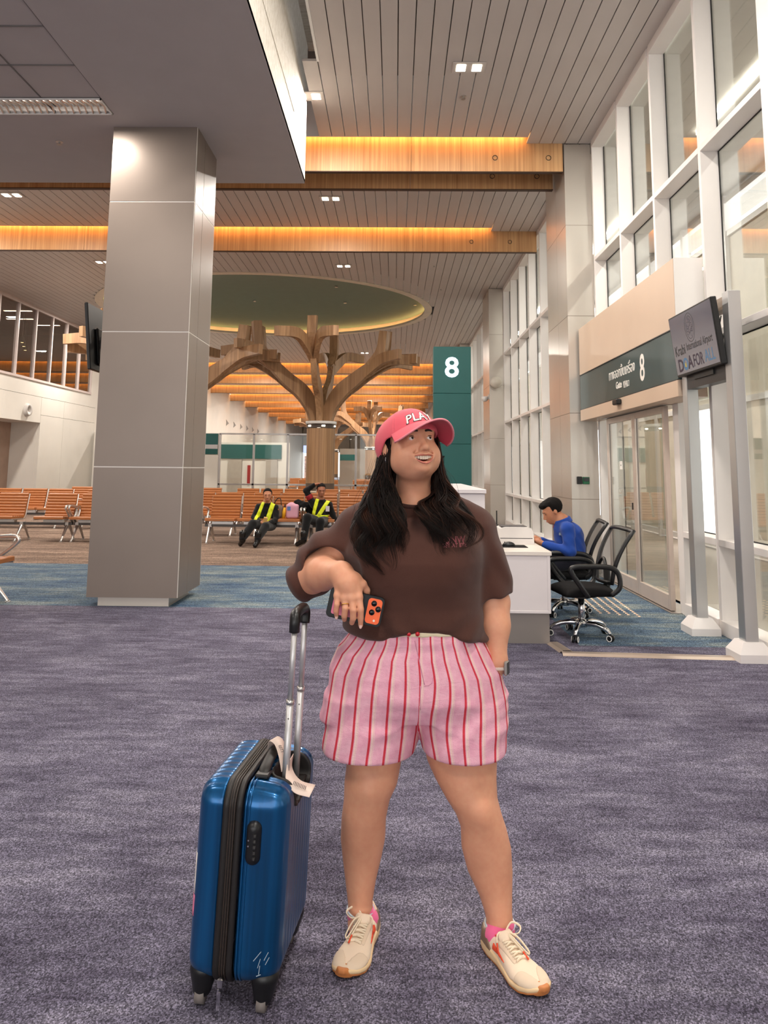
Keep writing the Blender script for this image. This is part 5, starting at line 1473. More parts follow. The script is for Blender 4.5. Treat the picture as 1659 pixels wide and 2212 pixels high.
def stripe_u(v):
    z = v[:, 2]; cx, cy, a, b = SH_W.at(np.maximum(z, SH_W.z[0])); ca = SH_A.at(z); cb = SH_B.at(z)
    mid = float(W(905, 1500, 2.3)[0])
    back = v[:, 1] > cy
    def arc(c):
        t = np.clip((v[:, 0] - c[0]) / (c[2] + 1e-3), -1, 1)
        return 0.75 * t + 0.25 * np.arcsin(t)
    hip = arc((cx, cy, a, b)) * 0.305
    t = np.clip((float(W(900, 1480, 2.4)[2]) - z) / 0.12, 0, 1)
    la = -0.135 + arc(ca) * 0.150; lb = 0.165 + arc(cb) * 0.142
    leg = np.where(v[:, 0] < mid, la, lb)
    wgt = np.clip((z - W(900, 1590, 2.4)[2]) / (W(900, 1400, 2.4)[2] - W(900, 1590, 2.4)[2]), 0, 1); wgt = wgt * wgt * (3 - 2 * wgt)
    u = hip * wgt + leg * (1 - wgt)
    return u + 0.004 * np.sin(22 * z + 9 * u) + np.where(back, 0.013, 0)
def m_stripes():
    g = NT('pink_stripe_cloth'); at = g.n('ShaderNodeAttribute', attribute_name='u')
    co = g.coord()
    per = 0.0500
    f = g.math('FRACT', g.math('ADD', g.math('MULTIPLY', at.outputs['Fac'], 1 / per), 40.25))
    n = g.noise(co, 40, 4)
    base = g.ramp(n, [(0.3, srgb(238, 168, 190)), (0.7, srgb(248, 190, 206))])
    def band(lo, hi): return g.math('MULTIPLY', g.math('GREATER_THAN', f, lo), g.math('LESS_THAN', f, hi))
    c = g.mix(band(0.56, 0.66), base, srgb(246, 214, 202)); c = g.mix(band(0.70, 0.73), c, srgb(246, 214, 202))
    c = g.mix(band(0.36, 0.50), c, srgb(212, 62, 76))
    w_ = g.noise(co, 700, 2)
    c = g.mix(0.25, c, g.ramp(w_, [(0.3, (0.55, 0.5, 0.52, 1)), (0.7, (1, 1, 1, 1))]), 'MULTIPLY')
    g.base(c); g.pbr(0.85, 0, 0.2)
    g.bump(g.mix(0.3, g.noise(g.mapping(co, (0.7, 0.7, 2.0)), 24, 5, 0.6, 1.2), w_), 0.4, 0.008); return g.m
wmesh('shorts', [gv], m_stripes(), 2, {'u': stripe_u})
# waistband, buttons, fly, seam
wb = surf(lambda P: smax(SH_W.sd(P) - 0.003, np.abs(P[:, 2] - W(900, 1366, 2.3)[2]) - 0.013, 0.004), W(740, 1390, 2.4) - v3(.03, .25, .03), W(1060, 1340, 2.4) + v3(.05, .28, .03), 0.006)
wmesh('waistband', [wb], m_cloth('cream_band', (238, 224, 190), 0.8, 500))
for px in (883, 902):
    p = W(px, 1370, 2.278); o = MB().lathe([(0.0001, 0.004), (0.005, 0.0035), (0.0066, 0.0), (0.0066, -0.012)], 14, M=Matrix.Translation(Vector(p)) @ Matrix.Rotation(PI / 2, 4, 'X'))
    wlink(o.build('button', plain('red_button', (190, 24, 40), 0.3), None, True))

def drape(name, pts, r_, mat, f=None):
    P0 = np.array([W(px, py, 2.3) for px, py in pts], np.float32); D = P0 - CAM; lo_ = np.full(len(P0), 0.8, np.float32); hi_ = np.full(len(P0), 1.12, np.float32)
    for it in range(20):
        mid = (lo_ + hi_) / 2; ins = (f or f_shorts)((CAM + D * mid[:, None]).astype(np.float32)) < 0
        hi_ = np.where(ins, mid, hi_); lo_ = np.where(ins, lo_, mid)
    Q = CAM + D * lo_[:, None]
    wlink(MB().tube([Vector(q) for q in Q], r_, 6).build(name, mat, None, True))
SEAM = plain('seam_pink', (206, 136, 158), 0.8)
drape('fly_seam', [(896 + 0.22 * k * 5, 1384 + 5 * k) for k in range(20)], 0.0013, SEAM)
drape('fly_stitch', [(916, 1482), (925, 1481), (933, 1476), (936, 1462)], 0.0009, SEAM)
drape('centre_seam', [(908 + 0.02 * k, 1482 + 4 * k) for k in range(14)], 0.0011, SEAM)
# ---- cap
def m_cap():
    return m_cloth('pink_twill', (228, 96, 110), 0.8, 800, 0.06, 0.15)
CAPM = m_cap()
CR = HR @ rotm(math.radians(-2), 0, 0) @ rotm(0, 0, math.radians(13))
CO = HO + HR @ v3(0, 0, -0.010)
def hc(p): return CO + CR @ np.asarray(p, np.float32)
CC = (0, 0.016, 0.022); CRAD = np.array([0.094, 0.116, 0.098], np.float32)
def f_cap(P):
    Q = (P - CO) @ CR
    o = sd_ell(Q, CC, CRAD)
    fr = np.clip(-(Q[:, 1] - 0.01) / 0.08, 0, 1)
    o = smin(o, sd_ell(Q, (0, -0.020, 0.046), (0.072, 0.072, 0.074)), 0.03)      # tall front panels
    i = sd_ell(Q, CC, CRAD - 0.0055)
    d = np.maximum(o, -i)
    edge = 0.0210 - 0.12 * np.clip(Q[:, 1], -0.1, 0.12) - 0.62 * np.clip(Q[:, 1] - 0.0, 0, 1)
    ang = np.arctan2(Q[:, 0], -(Q[:, 1] - 0.012))
    d = smax(d, edge - Q[:, 2], 0.004)
    seam = np.minimum.reduce([np.abs(np.sin((ang - a) / 1.0)) * 0.08 for a in (0, PI / 3, 2 * PI / 3)])
    return d - 0.0010 * np.exp(-((seam - 0.004) / 0.002) ** 2) + 0.0012 * np.exp(-(seam / 0.0012) ** 2)
cv = surf(f_cap, HO - v3(.18, .18, .1), HO + v3(.18, .18, .20), 0.003)
cap = wmesh('cap', [cv], CAPM)
# brim: arched plate
NU, NV = 26, 10
def brim_pt(u, v, top=True):
    a = u * 1.28                                    # angle across the front
    rx, ry = 0.0895, 0.112
    L = 0.074 * (max(0.0, math.cos(a * 0.95)) ** 0.55)
    x = math.sin(a) * (rx + v * L * 0.55 * abs(math.sin(a))); y = 0.012 - math.cos(a) * ry - v * L
    z = 0.045 - 0.20 * v * L + 0.010 * math.cos(a * 1.2) - 3.9 * x * x * (0.45 + 0.55 * v) + 0.004
    return hc((x, y, z + (0.0 if top else -0.0042)))
def brim_side(top): return [[brim_pt(-1 + 2 * i / NU, j / NV, top) for i in range(NU + 1)] for j in range(NV + 1)]
T_, B_ = brim_side(True), brim_side(False)
q = MB(); q.grid(T_); o = wlink(q.build('brim', CAPM, None, True))
q = MB(); q.grid([r[::-1] for r in B_]); wlink(q.build('brim_underside', m_cloth('pink_under', (205, 66, 88), 0.8, 800, 0.05, 0.1), None, True))
edge = [ (Vector(T_[-1][i]) + Vector(B_[-1][i])) / 2 for i in range(NU + 1)]
wlink(MB().tube(edge, 0.0032, 8).build('brim_edge', plain('brim_binding', (236, 140, 150), 0.7), None, True))
wlink(MB().lathe([(0.0001, 0.006), (0.006, 0.004), (0.008, 0)], 12, M=Matrix.Translation(Vector(hc((0, 0.012, 0.118)))) @ Matrix([list(r) for r in CR]).to_4x4()).build('cap_button', CAPM, None, True))
def cap_text(s, size, mat, off, bold):
    o = text_mesh('cap_letters', s, size, mat, None, Matrix.Identity(4), 0.0, 'CENTER', bold, 1.0, 1.08)
    me = o.data; n = len(me.vertices); a = np.zeros(n * 3, np.float32); me.vertices.foreach_get('co', a); V = a.reshape(-1, 3).astype(np.float32)
    out = np.zeros_like(V)
    for i, (u, v_, _) in enumerate(V):
        ang = (u - 0.016) / 0.094; vv = v_ + 0.10 * u * u / 0.094 * 0
        d = np.array([math.sin(ang), -math.cos(ang) * 1.0, 0.0], np.float32)
        c = np.array([0, -0.002, 0.078 + vv - 3.0 * (u - 0.016) ** 2], np.float32)
        lo_, hi_ = 0.02, 0.16
        for it in range(16):
            m_ = (lo_ + hi_) / 2; p = hc(c + d * m_)
            if f_cap_solid(p[None])[0] < 0: lo_ = m_
            else: hi_ = m_
        out[i] = hc(c + d * (hi_ + off))
    me.vertices.foreach_set('co', out.ravel()); me.update(); wlink(o)
def f_cap_solid(P):
    Q = (P - CO) @ CR
    return smin(sd_ell(Q, CC, CRAD), sd_ell(Q, (0, -0.020, 0.046), (0.072, 0.072, 0.074)), 0.03)
cap_text('PLAY', 0.042, plain('letter_outline', (66, 20, 36), 0.6), 0.0012, 0.0028)
cap_text('PLAY', 0.042, plain('letter_white', (244, 238, 230), 0.6), 0.0022, 0.0006)

# ---- long wavy hair
def m_hair():
    g = NT('dark_brown_hair'); co = g.coord(); oi = g.n('ShaderNodeAttribute', attribute_name='tone')
    g.base(g.ramp(oi.outputs['Fac'], [(0.0, srgb(14, 8, 6)), (0.6, srgb(32, 18, 13)), (1.0, srgb(84, 48, 32))])); g.pbr(0.5, 0, 0.2)
    return g.m
HAIRM = m_hair()
rnd = random.Random(11)
def lerp(a, b, t): return a + (b - a) * t
def guide(pts, n):
    P_ = cat([Vector(W(*p)) for p in pts], 8); L = [0.0]
    for i in range(1, len(P_)): L.append(L[-1] + (P_[i] - P_[i - 1]).length)
    out = []
    for k in range(n):
        s = L[-1] * k / (n - 1); i = min(max(np.searchsorted(L, s) - 1, 0), len(P_) - 2)
        out.append(P_[i].lerp(P_[i + 1], (s - L[i]) / max(1e-9, L[i + 1] - L[i])))
    return out
NS = 30
hair_v = []; hair_f = []; tone = []
def strand(pts, r, tn, n=3):
    k0 = len(hair_v); N = len(pts)
    for i, p in enumerate(pts):
        t_ = (pts[min(i + 1, N - 1)] - pts[max(i - 1, 0)]).normalized(); u = t_.orthogonal().normalized(); u = (Vector((0, -1, 0)) - t_ * t_.dot(Vector((0, -1, 0))));
        u = u.normalized() if u.length > 1e-4 else t_.orthogonal().normalized(); v = t_.cross(u)
        s = i / (N - 1); rr = r * (0.55 + 0.45 * min(1, s * 5)) * (1 - 0.85 * max(0, (s - 0.55) / 0.45))
        for k in range(n):
            a = 2 * PI * k / n; hair_v.append(p + (u * math.cos(a) * 0.6 + v * math.sin(a)) * rr); tone.append(tn)
    for i in range(N - 1):
        for k in range(n): hair_f.append((k0 + i * n + k, k0 + i * n + (k + 1) % n, k0 + (i + 1) * n + (k + 1) % n, k0 + (i + 1) * n + k))
def mass(outer, inner, count, wave, seed, r=0.0022, thick=0.03, ph=0.0):
    ga, gb = guide(outer, NS), guide(inner, NS); rn = random.Random(seed)
    nclump = 34; cl_ = [(rn.random(), rn.uniform(-1, 1), rn.uniform(0, 2 * PI), rn.uniform(0.75, 1.12), rn.uniform(0.6, 1.4), rn.betavariate(1.2, 2.6)) for _ in range(nclump)]
    for c in range(count):
        cu, cd, cp, cl, cw, ct = cl_[rn.randrange(nclump)]
        u = min(1, max(0, cu + rn.gauss(0, 0.06))); dd = cd + rn.gauss(0, 0.22); Lm = min(1.0, cl * rn.uniform(0.8, 1.0)); j1, j2 = rn.gauss(0, 1), rn.gauss(0, 1)
        u0 = rn.random(); pts = []; wl = 2.2 + 0.5 * cw
        for i in range(NS):
            s = i / (NS - 1) * Lm; f = s * (NS - 1); k = min(int(f), NS - 2); fr = f - k
            uu = lerp(u0, u, min(1, s * 2.2)); 
            p = (ga[k].lerp(ga[k + 1], fr)).lerp(gb[k].lerp(gb[k + 1], fr), uu)
            A = wave * cw * min(1.25, max(0, (s - 0.2)) * 1.7)
            w1 = math.sin(2 * PI * (wl * s) + cp + ph); w2 = math.cos(2 * PI * (wl * s) + cp + ph + 0.6)
            p = p + Vector((A * w1 + 0.0035 * j1 * s, -thick * 0.5 * (dd * (1 - 0.3 * s)) - abs(A) * 0.5 * w2 + 0.003 * j2 * s, 0.3 * A * w2))
            pts.append(p)
        strand(pts, r * rn.uniform(0.7, 1.3), min(1, max(0, ct + rn.gauss(0, 0.16))))
# viewer-left fall
mass([(838, 930, 2.45), (808, 1020, 2.42), (786, 1085, 2.36), (766, 1150, 2.29), (768, 1205, 2.265), (800, 1240, 2.262)],
     [(850, 934, 2.40), (844, 1005, 2.385), (856, 1075, 2.35), (872, 1125, 2.29), (862, 1185, 2.262), (838, 1232, 2.258)], 1500, 0.021, 1, r=0.00105, thick=0.055)
# viewer-right fall
mass([(945, 935, 2.47), (966, 1035, 2.44), (990, 1080, 2.38), (1016, 1125, 2.31), (1028, 1165, 2.285), (1010, 1198, 2.28)],
     [(930, 940, 2.48), (932, 1050, 2.43), (912, 1090, 2.36), (906, 1120, 2.30), (930, 1165, 2.268), (962, 1204, 2.265)], 1400, 0.021, 2, r=0.00105, thick=0.055, ph=1.3)
# hair under the cap, over the ear and temples
mass([(832, 945, 2.46), (822, 960, 2.455), (812, 1000, 2.45), (808, 1040, 2.44), (800, 1080, 2.42), (795, 1110, 2.40)],
     [(850, 946, 2.375), (846, 960, 2.37), (840, 985, 2.375), (843, 1015, 2.385), (848, 1050, 2.38), (852, 1090, 2.36)], 520, 0.004, 3, r=0.00105, thick=0.02)
# back of the neck
mass([(830, 985, 2.50), (820, 1040, 2.52), (815, 1090, 2.55), (810, 1150, 2.60), (812, 1200, 2.63), (820, 1240, 2.63)],
     [(962, 985, 2.50), (970, 1040, 2.52), (975, 1090, 2.55), (975, 1150, 2.60), (972, 1200, 2.63), (965, 1240, 2.63)], 300, 0.01, 4, r=0.0013, thick=0.06)
# loose flyaways
rn = random.Random(5)
for c in range(16):
    side = rn.random() < 0.5
    a = (rn.uniform(800, 845), 990, 2.39) if side else (rn.uniform(945, 965), 1010, 2.44)
    b = (a[0] + (rn.uniform(-45, -5) if side else rn.uniform(0, 45)), 1090, 2.36); e = (b[0] + rn.uniform(-30, 30), rn.uniform(1150, 1225), 2.27)
    strand(guide([a, ((a[0] + b[0]) / 2 + rn.uniform(-8, 8), 1040, 2.38), b, e], 18), 0.00045, 0.6, 3)
hm = bpy.data.meshes.new('hair'); hm.from_pydata([tuple(p) for p in hair_v], [], hair_f); hm.update()
at = hm.attributes.new('tone', 'FLOAT', 'POINT'); at.data.foreach_set('value', np.array(tone, np.float32))
wlink(link('hair', hm, HAIRM, None, True))
def f_hmass(P):
    d = smax(sd_ell((P - HO) @ HR, (0, 0.026, 0.012), (0.086, 0.096, 0.088)), ((P - HO) @ HR)[:, 1] * -1 - 0.034, 0.02)
    d = smin(d, sd_chain(P, [W(836, 985, 2.44), W(828, 1050, 2.42), W(822, 1120, 2.365), W(812, 1185, 2.315)], [0.026, 0.028, 0.032, 0.018], 0.03), 0.03)
    d = smin(d, sd_chain(P, [W(952, 1000, 2.47), W(948, 1055, 2.43), W(958, 1110, 2.375), W(980, 1165, 2.325)], [0.012, 0.02, 0.030, 0.016], 0.03), 0.03)
    return smin(d, sd_chain(P, [W(895, 990, 2.52), W(893, 1080, 2.545), W(893, 1200, 2.60)], [0.07, 0.075, 0.06], 0.03), 0.03)
hmv = surf(f_hmass, W(760, 1240, 2.4) - v3(.03, .2, .03), W(1010, 900, 2.4) + v3(.05, .35, .06), 0.006)
wmesh('hair_underlayer', [hmv], plain('dark_hair_fill', (17, 11, 10), 0.8, 0, 0.1))  # dark mass filling out the hair beneath the strands

# ---- wristwatch and ring
wd = (WB - EB) / np.linalg.norm(WB - EB)
wc = W(1074, 1441, 2.412); MW = frame(wc, Vector(wd).orthogonal(), Vector(wd).cross(Vector(wd).orthogonal()))
wt = wlink(MB().lathe([(0.031, -0.011), (0.0335, -0.0105), (0.0335, 0.0105), (0.031, 0.011)], 24, M=frame(wc, Vector(wd).orthogonal(), Vector(wd).cross(Vector(wd).orthogonal()))).build('wristwatch', plain('pale_strap', (226, 206, 192), 0.6), None, True))
c = W(1091, 1442, 2.395); Rw = frame(c, (0.35, 0.94, 0), (0, 0, 1))
wlink(MB().box(-0.017, 0.017, -0.021, 0.021, -0.002, 0.010, Rw, 0.004).build('watch_case', M_STEEL, None))
wlink(MB().box(-0.014, 0.014, -0.018, 0.018, 0.010, 0.0115, Rw, 0.0005).build('watch_glass', M_BLACK, None))
p0, p1 = HP['ring'][0], HP['ring'][1]; c = p0 * 0.35 + p1 * 0.65; dd = Vector(p1 - p0).normalized(); uu = dd.orthogonal().normalized(); vv = dd.cross(uu)
wlink(MB().tube([Vector(c) + (uu * math.cos(a) + vv * math.sin(a)) * 0.0112 for a in np.linspace(0, 2 * PI, 22)[:-1]], 0.0016, 8, closed=True).build('ring', plain('gold', (220, 170, 90), 0.2, 1.0), None, True))
NAIL = plain('nail', (238, 196, 184), 0.2)
for k in ('index', 'pinky'):
    a, b = HP[k][2], HP[k][3]; dd = (b - a) / np.linalg.norm(b - a); R_ = RADS[k][3]
    c = b + dd * 0.001 + v3(0, -R_ * 0.86, 0); 
    nv = surf(lambda P, c=c: sd_ell(P, c, (0.0052, 0.0022, 0.0082)), c - 0.012, c + 0.012, 0.0014); wmesh('fingernail', [nv], NAIL, 1)

# ---- phone held in the hand
ph = thing('phone', 'orange phone in a black case held in the woman\'s hand', 'phone', W(768, 1311, PH_Y))
aL = Vector(W(826, 1324, PH_Y)) - Vector(W(706, 1297, PH_Y)); aL.normalize()
ph.matrix_world = frame(ph.location, tuple(aL), (0.0, 0.05, 1.0)) ; 
# local: x along, y up, z toward camera is +z or -z
sgn = 1 if (ph.matrix_world.to_3x3() @ Vector((0, 0, 1))).y < 0 else -1
def rrect(w_, h_, r, n=6):
    out = []
    for cx, cy, a0 in ((w_ - r, h_ - r, 0), (-w_ + r, h_ - r, PI / 2), (-w_ + r, -h_ + r, PI), (w_ - r, -h_ + r, 1.5 * PI)):
        for k in range(n + 1): out.append((cx + r * math.cos(a0 + PI / 2 * k / n), cy + r * math.sin(a0 + PI / 2 * k / n)))
    return out
def plate(name, w_, h_, r, z0, z1, mat, c=(0, 0)):
    return MB().prism([(x + c[0], y + c[1]) for x, y in rrect(w_, h_, r)], z1 - z0, Matrix.Translation((0, 0, z0))).build(name, mat, ph)
plate('case', 0.082, 0.043, 0.013, -0.006, 0.006, plain('matt_black_case', (9, 9, 10), 0.55, 0, 0.3))
plate('case_rim', 0.0805, 0.0415, 0.012, 0.0055, 0.0066, plain('case_edge', (22, 22, 23), 0.4, 0, 0.3))
ORG = plain('orange_metal', (240, 100, 44), 0.35, 0.2)
plate('camera_plateau', 0.021, 0.036, 0.010, 0.0062, 0.0082, ORG, (0.055, 0))
plate('back_window', 0.040, 0.030, 0.006, 0.0058, 0.0070, plain('pink_card', (228, 120, 150), 0.4), (-0.028, -0.002))
for (x, y) in ((0.052, 0.022), (0.067, 0.008), (0.050, -0.004)):
    l = MB().lathe([(0.0001, 0.0105), (0.0078, 0.0105), (0.0085, 0.009), (0.0085, 0.007)], 18, (x, y, 0)).build('lens', plain('lens_black', (12, 11, 14), 0.1), ph, True)
MB().lathe([(0.0001, 0.0088), (0.0034, 0.0088), (0.0034, 0.007)], 12, (0.061, -0.026, 0)).build('flash', plain('flash_white', (240, 226, 210), 0.3), ph)
if sgn < 0:
    for o in ph.children: o.data.transform(Matrix.Rotation(PI, 4, 'X')) if False else o.data.transform(Matrix.Diagonal((1, 1, -1, 1)))

# ---- shoes and socks
UPP = m_cloth('cream_mesh', (236, 214, 190), 0.75, 700, 0.04, 0.12); OVL = m_cloth('beige_suede', (222, 200, 176), 0.85, 900, 0.05, 0.15)
SOLE = plain('cream_sole', (232, 200, 156), 0.6); GUM = plain('gum_rubber', (196, 122, 66), 0.55); CLIP = plain('brown_heel_clip', (124, 100, 80), 0.45); LACE = m_cloth('cream_lace', (240, 222, 196), 0.8, 900, 0.03, 0.1)
ORL = plain('orange_lining', (222, 78, 46), 0.8); SOCK = m_cloth('pink_sock', (232, 104, 150), 0.9, 600, 0.05, 0.1); SOCKT = plain('pale_blue_band', (200, 212, 220), 0.9)
def shoe(toe, heel, ankle, mirror, label):
    toe = Vector(toe); heel = Vector(heel); d = toe - heel; L = 0.272
    M = frame(heel, (d.x, d.y, 0), Vector((0, 0, 1)).cross(Vector((d.x, d.y, 0)))) @ Matrix.Diagonal((1, 1, 0.82, 1)); S = mirror
    Mi = np.array(M.inverted(), np.float32); Mn = np.array(M, np.float32)
    def loc(P): Q = P @ Mi[:3, :3].T + Mi[:3, 3]; Q[:, 1] *= S; return Q
    def wv(vq): v = vq[0].copy(); v[:, 1] *= S; q = vq[1][:, ::-1] if S < 0 else vq[1]; return (v @ Mn[:3, :3].T + Mn[:3, 3], q)
    xs_ = np.array([0, .02, .06, .11, .15, .19, .225, .25, .266, .272]); hw = np.array([.012, .030, .037, .035, .040, .049, .048, .038, .020, .006]); cy_ = np.array([0, 0, 0, .002, .004, .003, 0, -.003, -.006, -.007])
    def outline(Q, off=0.0):
        w_ = np.interp(Q[:, 0], xs_, hw) + off; c = np.interp(Q[:, 0], xs_, cy_)
        dy = np.abs(Q[:, 1] - c) - w_; dx = np.maximum(-Q[:, 0] - off, Q[:, 0] - 0.272 - off)
        return np.maximum(dy * 0.8, dx)
    rise = lambda x: 0.016 * np.clip((x - 0.20) / 0.07, 0, 1) ** 2 + 0.006 * np.clip((0.03 - x) / 0.03, 0, 1)
    def f_sole(Q):
        top = np.interp(Q[:, 0], [0, .05, .12, .20, .26, .28], [.040, .038, .030, .027, .036, .042]) + 0.004 * np.sin(22 * Q[:, 0])
        return smax(smax(outline(Q, 0.003), Q[:, 2] - top, 0.008), 0.006 + rise(Q[:, 0]) - Q[:, 2], 0.006)
    def f_out(Q): return smax(smax(outline(Q, 0.001), Q[:, 2] - 0.010 - rise(Q[:, 0]), 0.003), rise(Q[:, 0]) - Q[:, 2], 0.003)
    def f_toe(Q): return np.maximum(np.minimum(f_sole(Q), f_up(Q)) - 0.0018, np.maximum(np.abs(Q[:, 1] + 0.006) - (0.013 + 0.40 * np.clip(0.045 - Q[:, 2], 0, 1)), np.maximum(0.248 - Q[:, 0], np.maximum(Q[:, 2] - 0.044, 0.008 - Q[:, 2]))))
    def upper_h(x): return np.interp(x, [0, .03, .07, .10, .13, .17, .21, .25, .275], [.085, .082, .080, .083, .074, .061, .053, .044, .028])
    def f_up(Q, off=0.0):
        h = upper_h(Q[:, 0]) + off; w_ = np.interp(Q[:, 0], xs_, hw) + off - 0.001; c = np.interp(Q[:, 0], xs_, cy_)
        zz = np.clip((Q[:, 2] - 0.018) / (h - 0.018), -1, 1.5)
        d = np.sqrt(((np.abs(Q[:, 1] - c)) / w_) ** 2.2 + np.abs(zz) ** 3.0 + 1e-9) - 1
        d = d * 0.036
        return np.maximum(d, np.maximum(-Q[:, 0] - 0.001 - off, Q[:, 0] - 0.269 - off))
    def opening(Q): return sd_ell(Q, (0.058, 0, 0.098), (0.050, 0.030, 0.040))
    def f_upper(Q): return smax(smax(f_up(Q), -opening(Q), 0.004), 0.022 - Q[:, 2], 0.003)
    lo, hi = v3(-.02, -.07, -.01), v3(.29, .07, .13)
    def part(name, f, mat, par, h=0.0035, it=2): return wmesh(name, [wv(surf(f, lo, hi, h))], mat, it, None, None)
    up = part('shoe', f_upper, UPP, None, 0.003)
    def sub(name, f, mat, h=0.0035):
        o = part(name, f, mat, None, h); o.parent = up; o.matrix_parent_inverse = up.matrix_parent_inverse.inverted() @ Matrix.Identity(4) if False else Matrix.Identity(4); return o
    P_ = []
    P_.append(sub('midsole', f_sole, SOLE)); P_.append(sub('outsole', f_out, GUM)); P_.append(sub('toe_bumper', f_toe, GUM, 0.003))
    P_.append(sub('toe_overlay', lambda Q: np.maximum(smax(f_up(Q, 0.0022), 0.024 - Q[:, 2], 0.002), np.minimum(-(Q[:, 0] - 0.232 - 4.0 * (np.abs(Q[:, 1]) - 0.0) ** 2 * -10 - 0), 9) if False else (0.205 + 26 * np.maximum(0, 0.035 - np.abs(Q[:, 1])) ** 2 * 1.6 - Q[:, 0])), OVL, 0.0028))
    P_.append(sub('heel_clip', lambda Q: np.maximum(np.maximum(f_up(Q, 0.004), 0.026 - Q[:, 2]), np.maximum(Q[:, 0] - 0.085 + 0.9 * (Q[:, 2] - 0.03), Q[:, 2] - 0.068 - 0.1 * Q[:, 0])), CLIP, 0.003))
    P_.append(sub('lining', lambda Q: np.maximum(np.abs(opening(Q) + 0.003) - 0.0025, np.maximum(f_up(Q, 0.002), 0.05 - Q[:, 2])), ORL, 0.003))
    P_.append(sub('tongue', lambda Q: smax(sd_ell(Q, (0.100, 0, 0.080), (0.028, 0.025, 0.020), rotm(0, 0.75, 0)), -sd_ell(Q, (0.060, 0, 0.10), (0.038, 0.026, 0.05)), 0.004), UPP, 0.003))
    P_.append(sub('eyestay', lambda Q: np.maximum(f_up(Q, 0.0022), np.maximum(np.maximum(0.095 - Q[:, 0], Q[:, 0] - 0.182), np.maximum(np.abs(Q[:, 1]) - 0.030, 0.0135 - np.abs(Q[:, 1])))), OVL, 0.0028))
    P_.append(sub('side_mark', lambda Q: np.maximum(np.maximum(f_up(Q, 0.003), np.abs(Q[:, 2] - 0.047 - 0.12 * (0.12 - Q[:, 0])) - 0.010 * np.clip((0.155 - Q[:, 0]) / 0.07, 0, 1)), np.maximum(0.084 - Q[:, 0], Q[:, 0] - 0.16)), ORL, 0.0028))
    def top(x, y):
        lo_, hi_ = 0.03, 0.12
        for it in range(16):
            m_ = (lo_ + hi_) / 2
            if f_up(np.array([[x, y, m_]], np.float32), 0.002)[0] < 0: lo_ = m_
            else: hi_ = m_
        return M @ Vector((x, y * S, lo_ + 0.003))
    lc = MB()
    for k in range(5):
        x = 0.106 + 0.0165 * k
        for (xa, xb) in ((x, x + 0.010), (x + 0.010, x)):
            lc.tube([top(lerp(xa, xb, s), lerp(-0.021, 0.021, s)) for s in np.linspace(0, 1, 7)], 0.0042, 6, flat=0.45, up=(0, 0, 1))
    kn = top(0.098, 0.0)
    def LP(*pp): return [kn + M.to_3x3() @ Vector((a, b * S, c)) for a, b, c in pp]
    lc.tube(cat(LP((0, 0, 0.004), (-0.01, -0.03, 0.022), (0.005, -0.05, 0.012), (0.02, -0.03, 0.004), (0.004, 0, 0.004)), 6), 0.0038, 6, flat=0.45)
    lc.tube(cat(LP((0, 0, 0.004), (0.03, -0.018, 0.006), (0.07, -0.030, -0.018), (0.075, -0.022, -0.02), (0.03, -0.006, 0.004), (0.0, 0.0, 0.004)), 6), 0.0038, 6, flat=0.45)
    lc.tube(cat(LP((0, 0, 0.004), (0.03, -0.002, 0.002), (0.07, -0.012, -0.016)), 6), 0.0038, 6, flat=0.45)
    lc.tube(cat(LP((0, 0, 0.004), (0.0, 0.025, 0.006), (0.012, 0.036, -0.012)), 6), 0.0038, 6, flat=0.45)
    o = lc.build('laces', LACE, up, True); P_.append(o)
    for e in (LP((0.07, -0.012, -0.016), (0.092, -0.014, -0.026)), LP((0.012, 0.036, -0.012), (0.022, 0.04, -0.028))): P_.append(MB().tube(e, 0.0026, 6).build('lace_tip', ORL, up))
    for o in P_:
        o.parent = up; o.matrix_parent_inverse = (Matrix.Translation(wom.location) @ up.matrix_parent_inverse).inverted() if False else (wom.matrix_basis @ up.matrix_parent_inverse).inverted()
    A = np.array(ankle, np.float32)
    hc = np.array(M @ Vector((0.055, 0, 0.05)), np.float32)
    sk = surf(lambda P: sd_chain(P, [hc, A], [0.036, 0.042], 0.01), np.minimum(hc, A) - .06, np.maximum(hc, A) + .06, 0.004)
    wmesh('sock', [sk], SOCK)
    return up
shoe(onz(745, 2116), Vector((-0.06, 2.495, 0)), W(779, 1972, 2.448), 1, 'a')
shoe(onz(1174, 2160), Vector((0.283, 2.42, 0)), W(1082, 2004, 2.392), -1, 'b')
for st, (px, py, Y, r) in {'a': (779, 1963, 2.447, 0.0400), 'b': (1080, 1994, 2.397, 0.0430)}.items():
    c = Vector(W(px, py, Y))
    wlink(MB().tube([c + Vector((r * math.cos(a), r * math.sin(a) * 1.0, 0.004 * math.sin(a))) for a in np.linspace(0, 2 * PI, 24)[:-1]], 0.0035, 6, closed=True).build('sock_band', SOCKT, None, True))
# ================================================================ SUITCASE
sc_ = thing('suitcase', 'blue hard-shell cabin suitcase with its handle pulled out, beside the woman', 'suitcase', (-0.402, 2.285, 0))
sc_.rotation_euler = (0, math.radians(2.2), math.radians(-6))
def m_case():
    g = NT('metallic_blue_shell'); co = g.coord()
    n = g.noise(g.mapping(co, (40, 40, 1.2)), 1.0, 4)
    n3 = g.noise(g.mapping(co, (9, 9, 30), rot=(0.3, 0.5, 0)), 1.0, 6, 0.8)
    c = g.ramp(n, [(0.3, srgb(8, 74, 122)), (0.7, srgb(16, 98, 156))])
    c = g.mix(g.ramp(n3, [(0.74, (0, 0, 0, 1)), (0.77, (0.6, 0.6, 0.6, 1))]), c, srgb(150, 180, 200)) if False else c
    g.base(c); g.pbr(0.3, 0.65, 0.5, 0.4); g.b.inputs['Coat Roughness'].default_value = 0.12
    return g.m
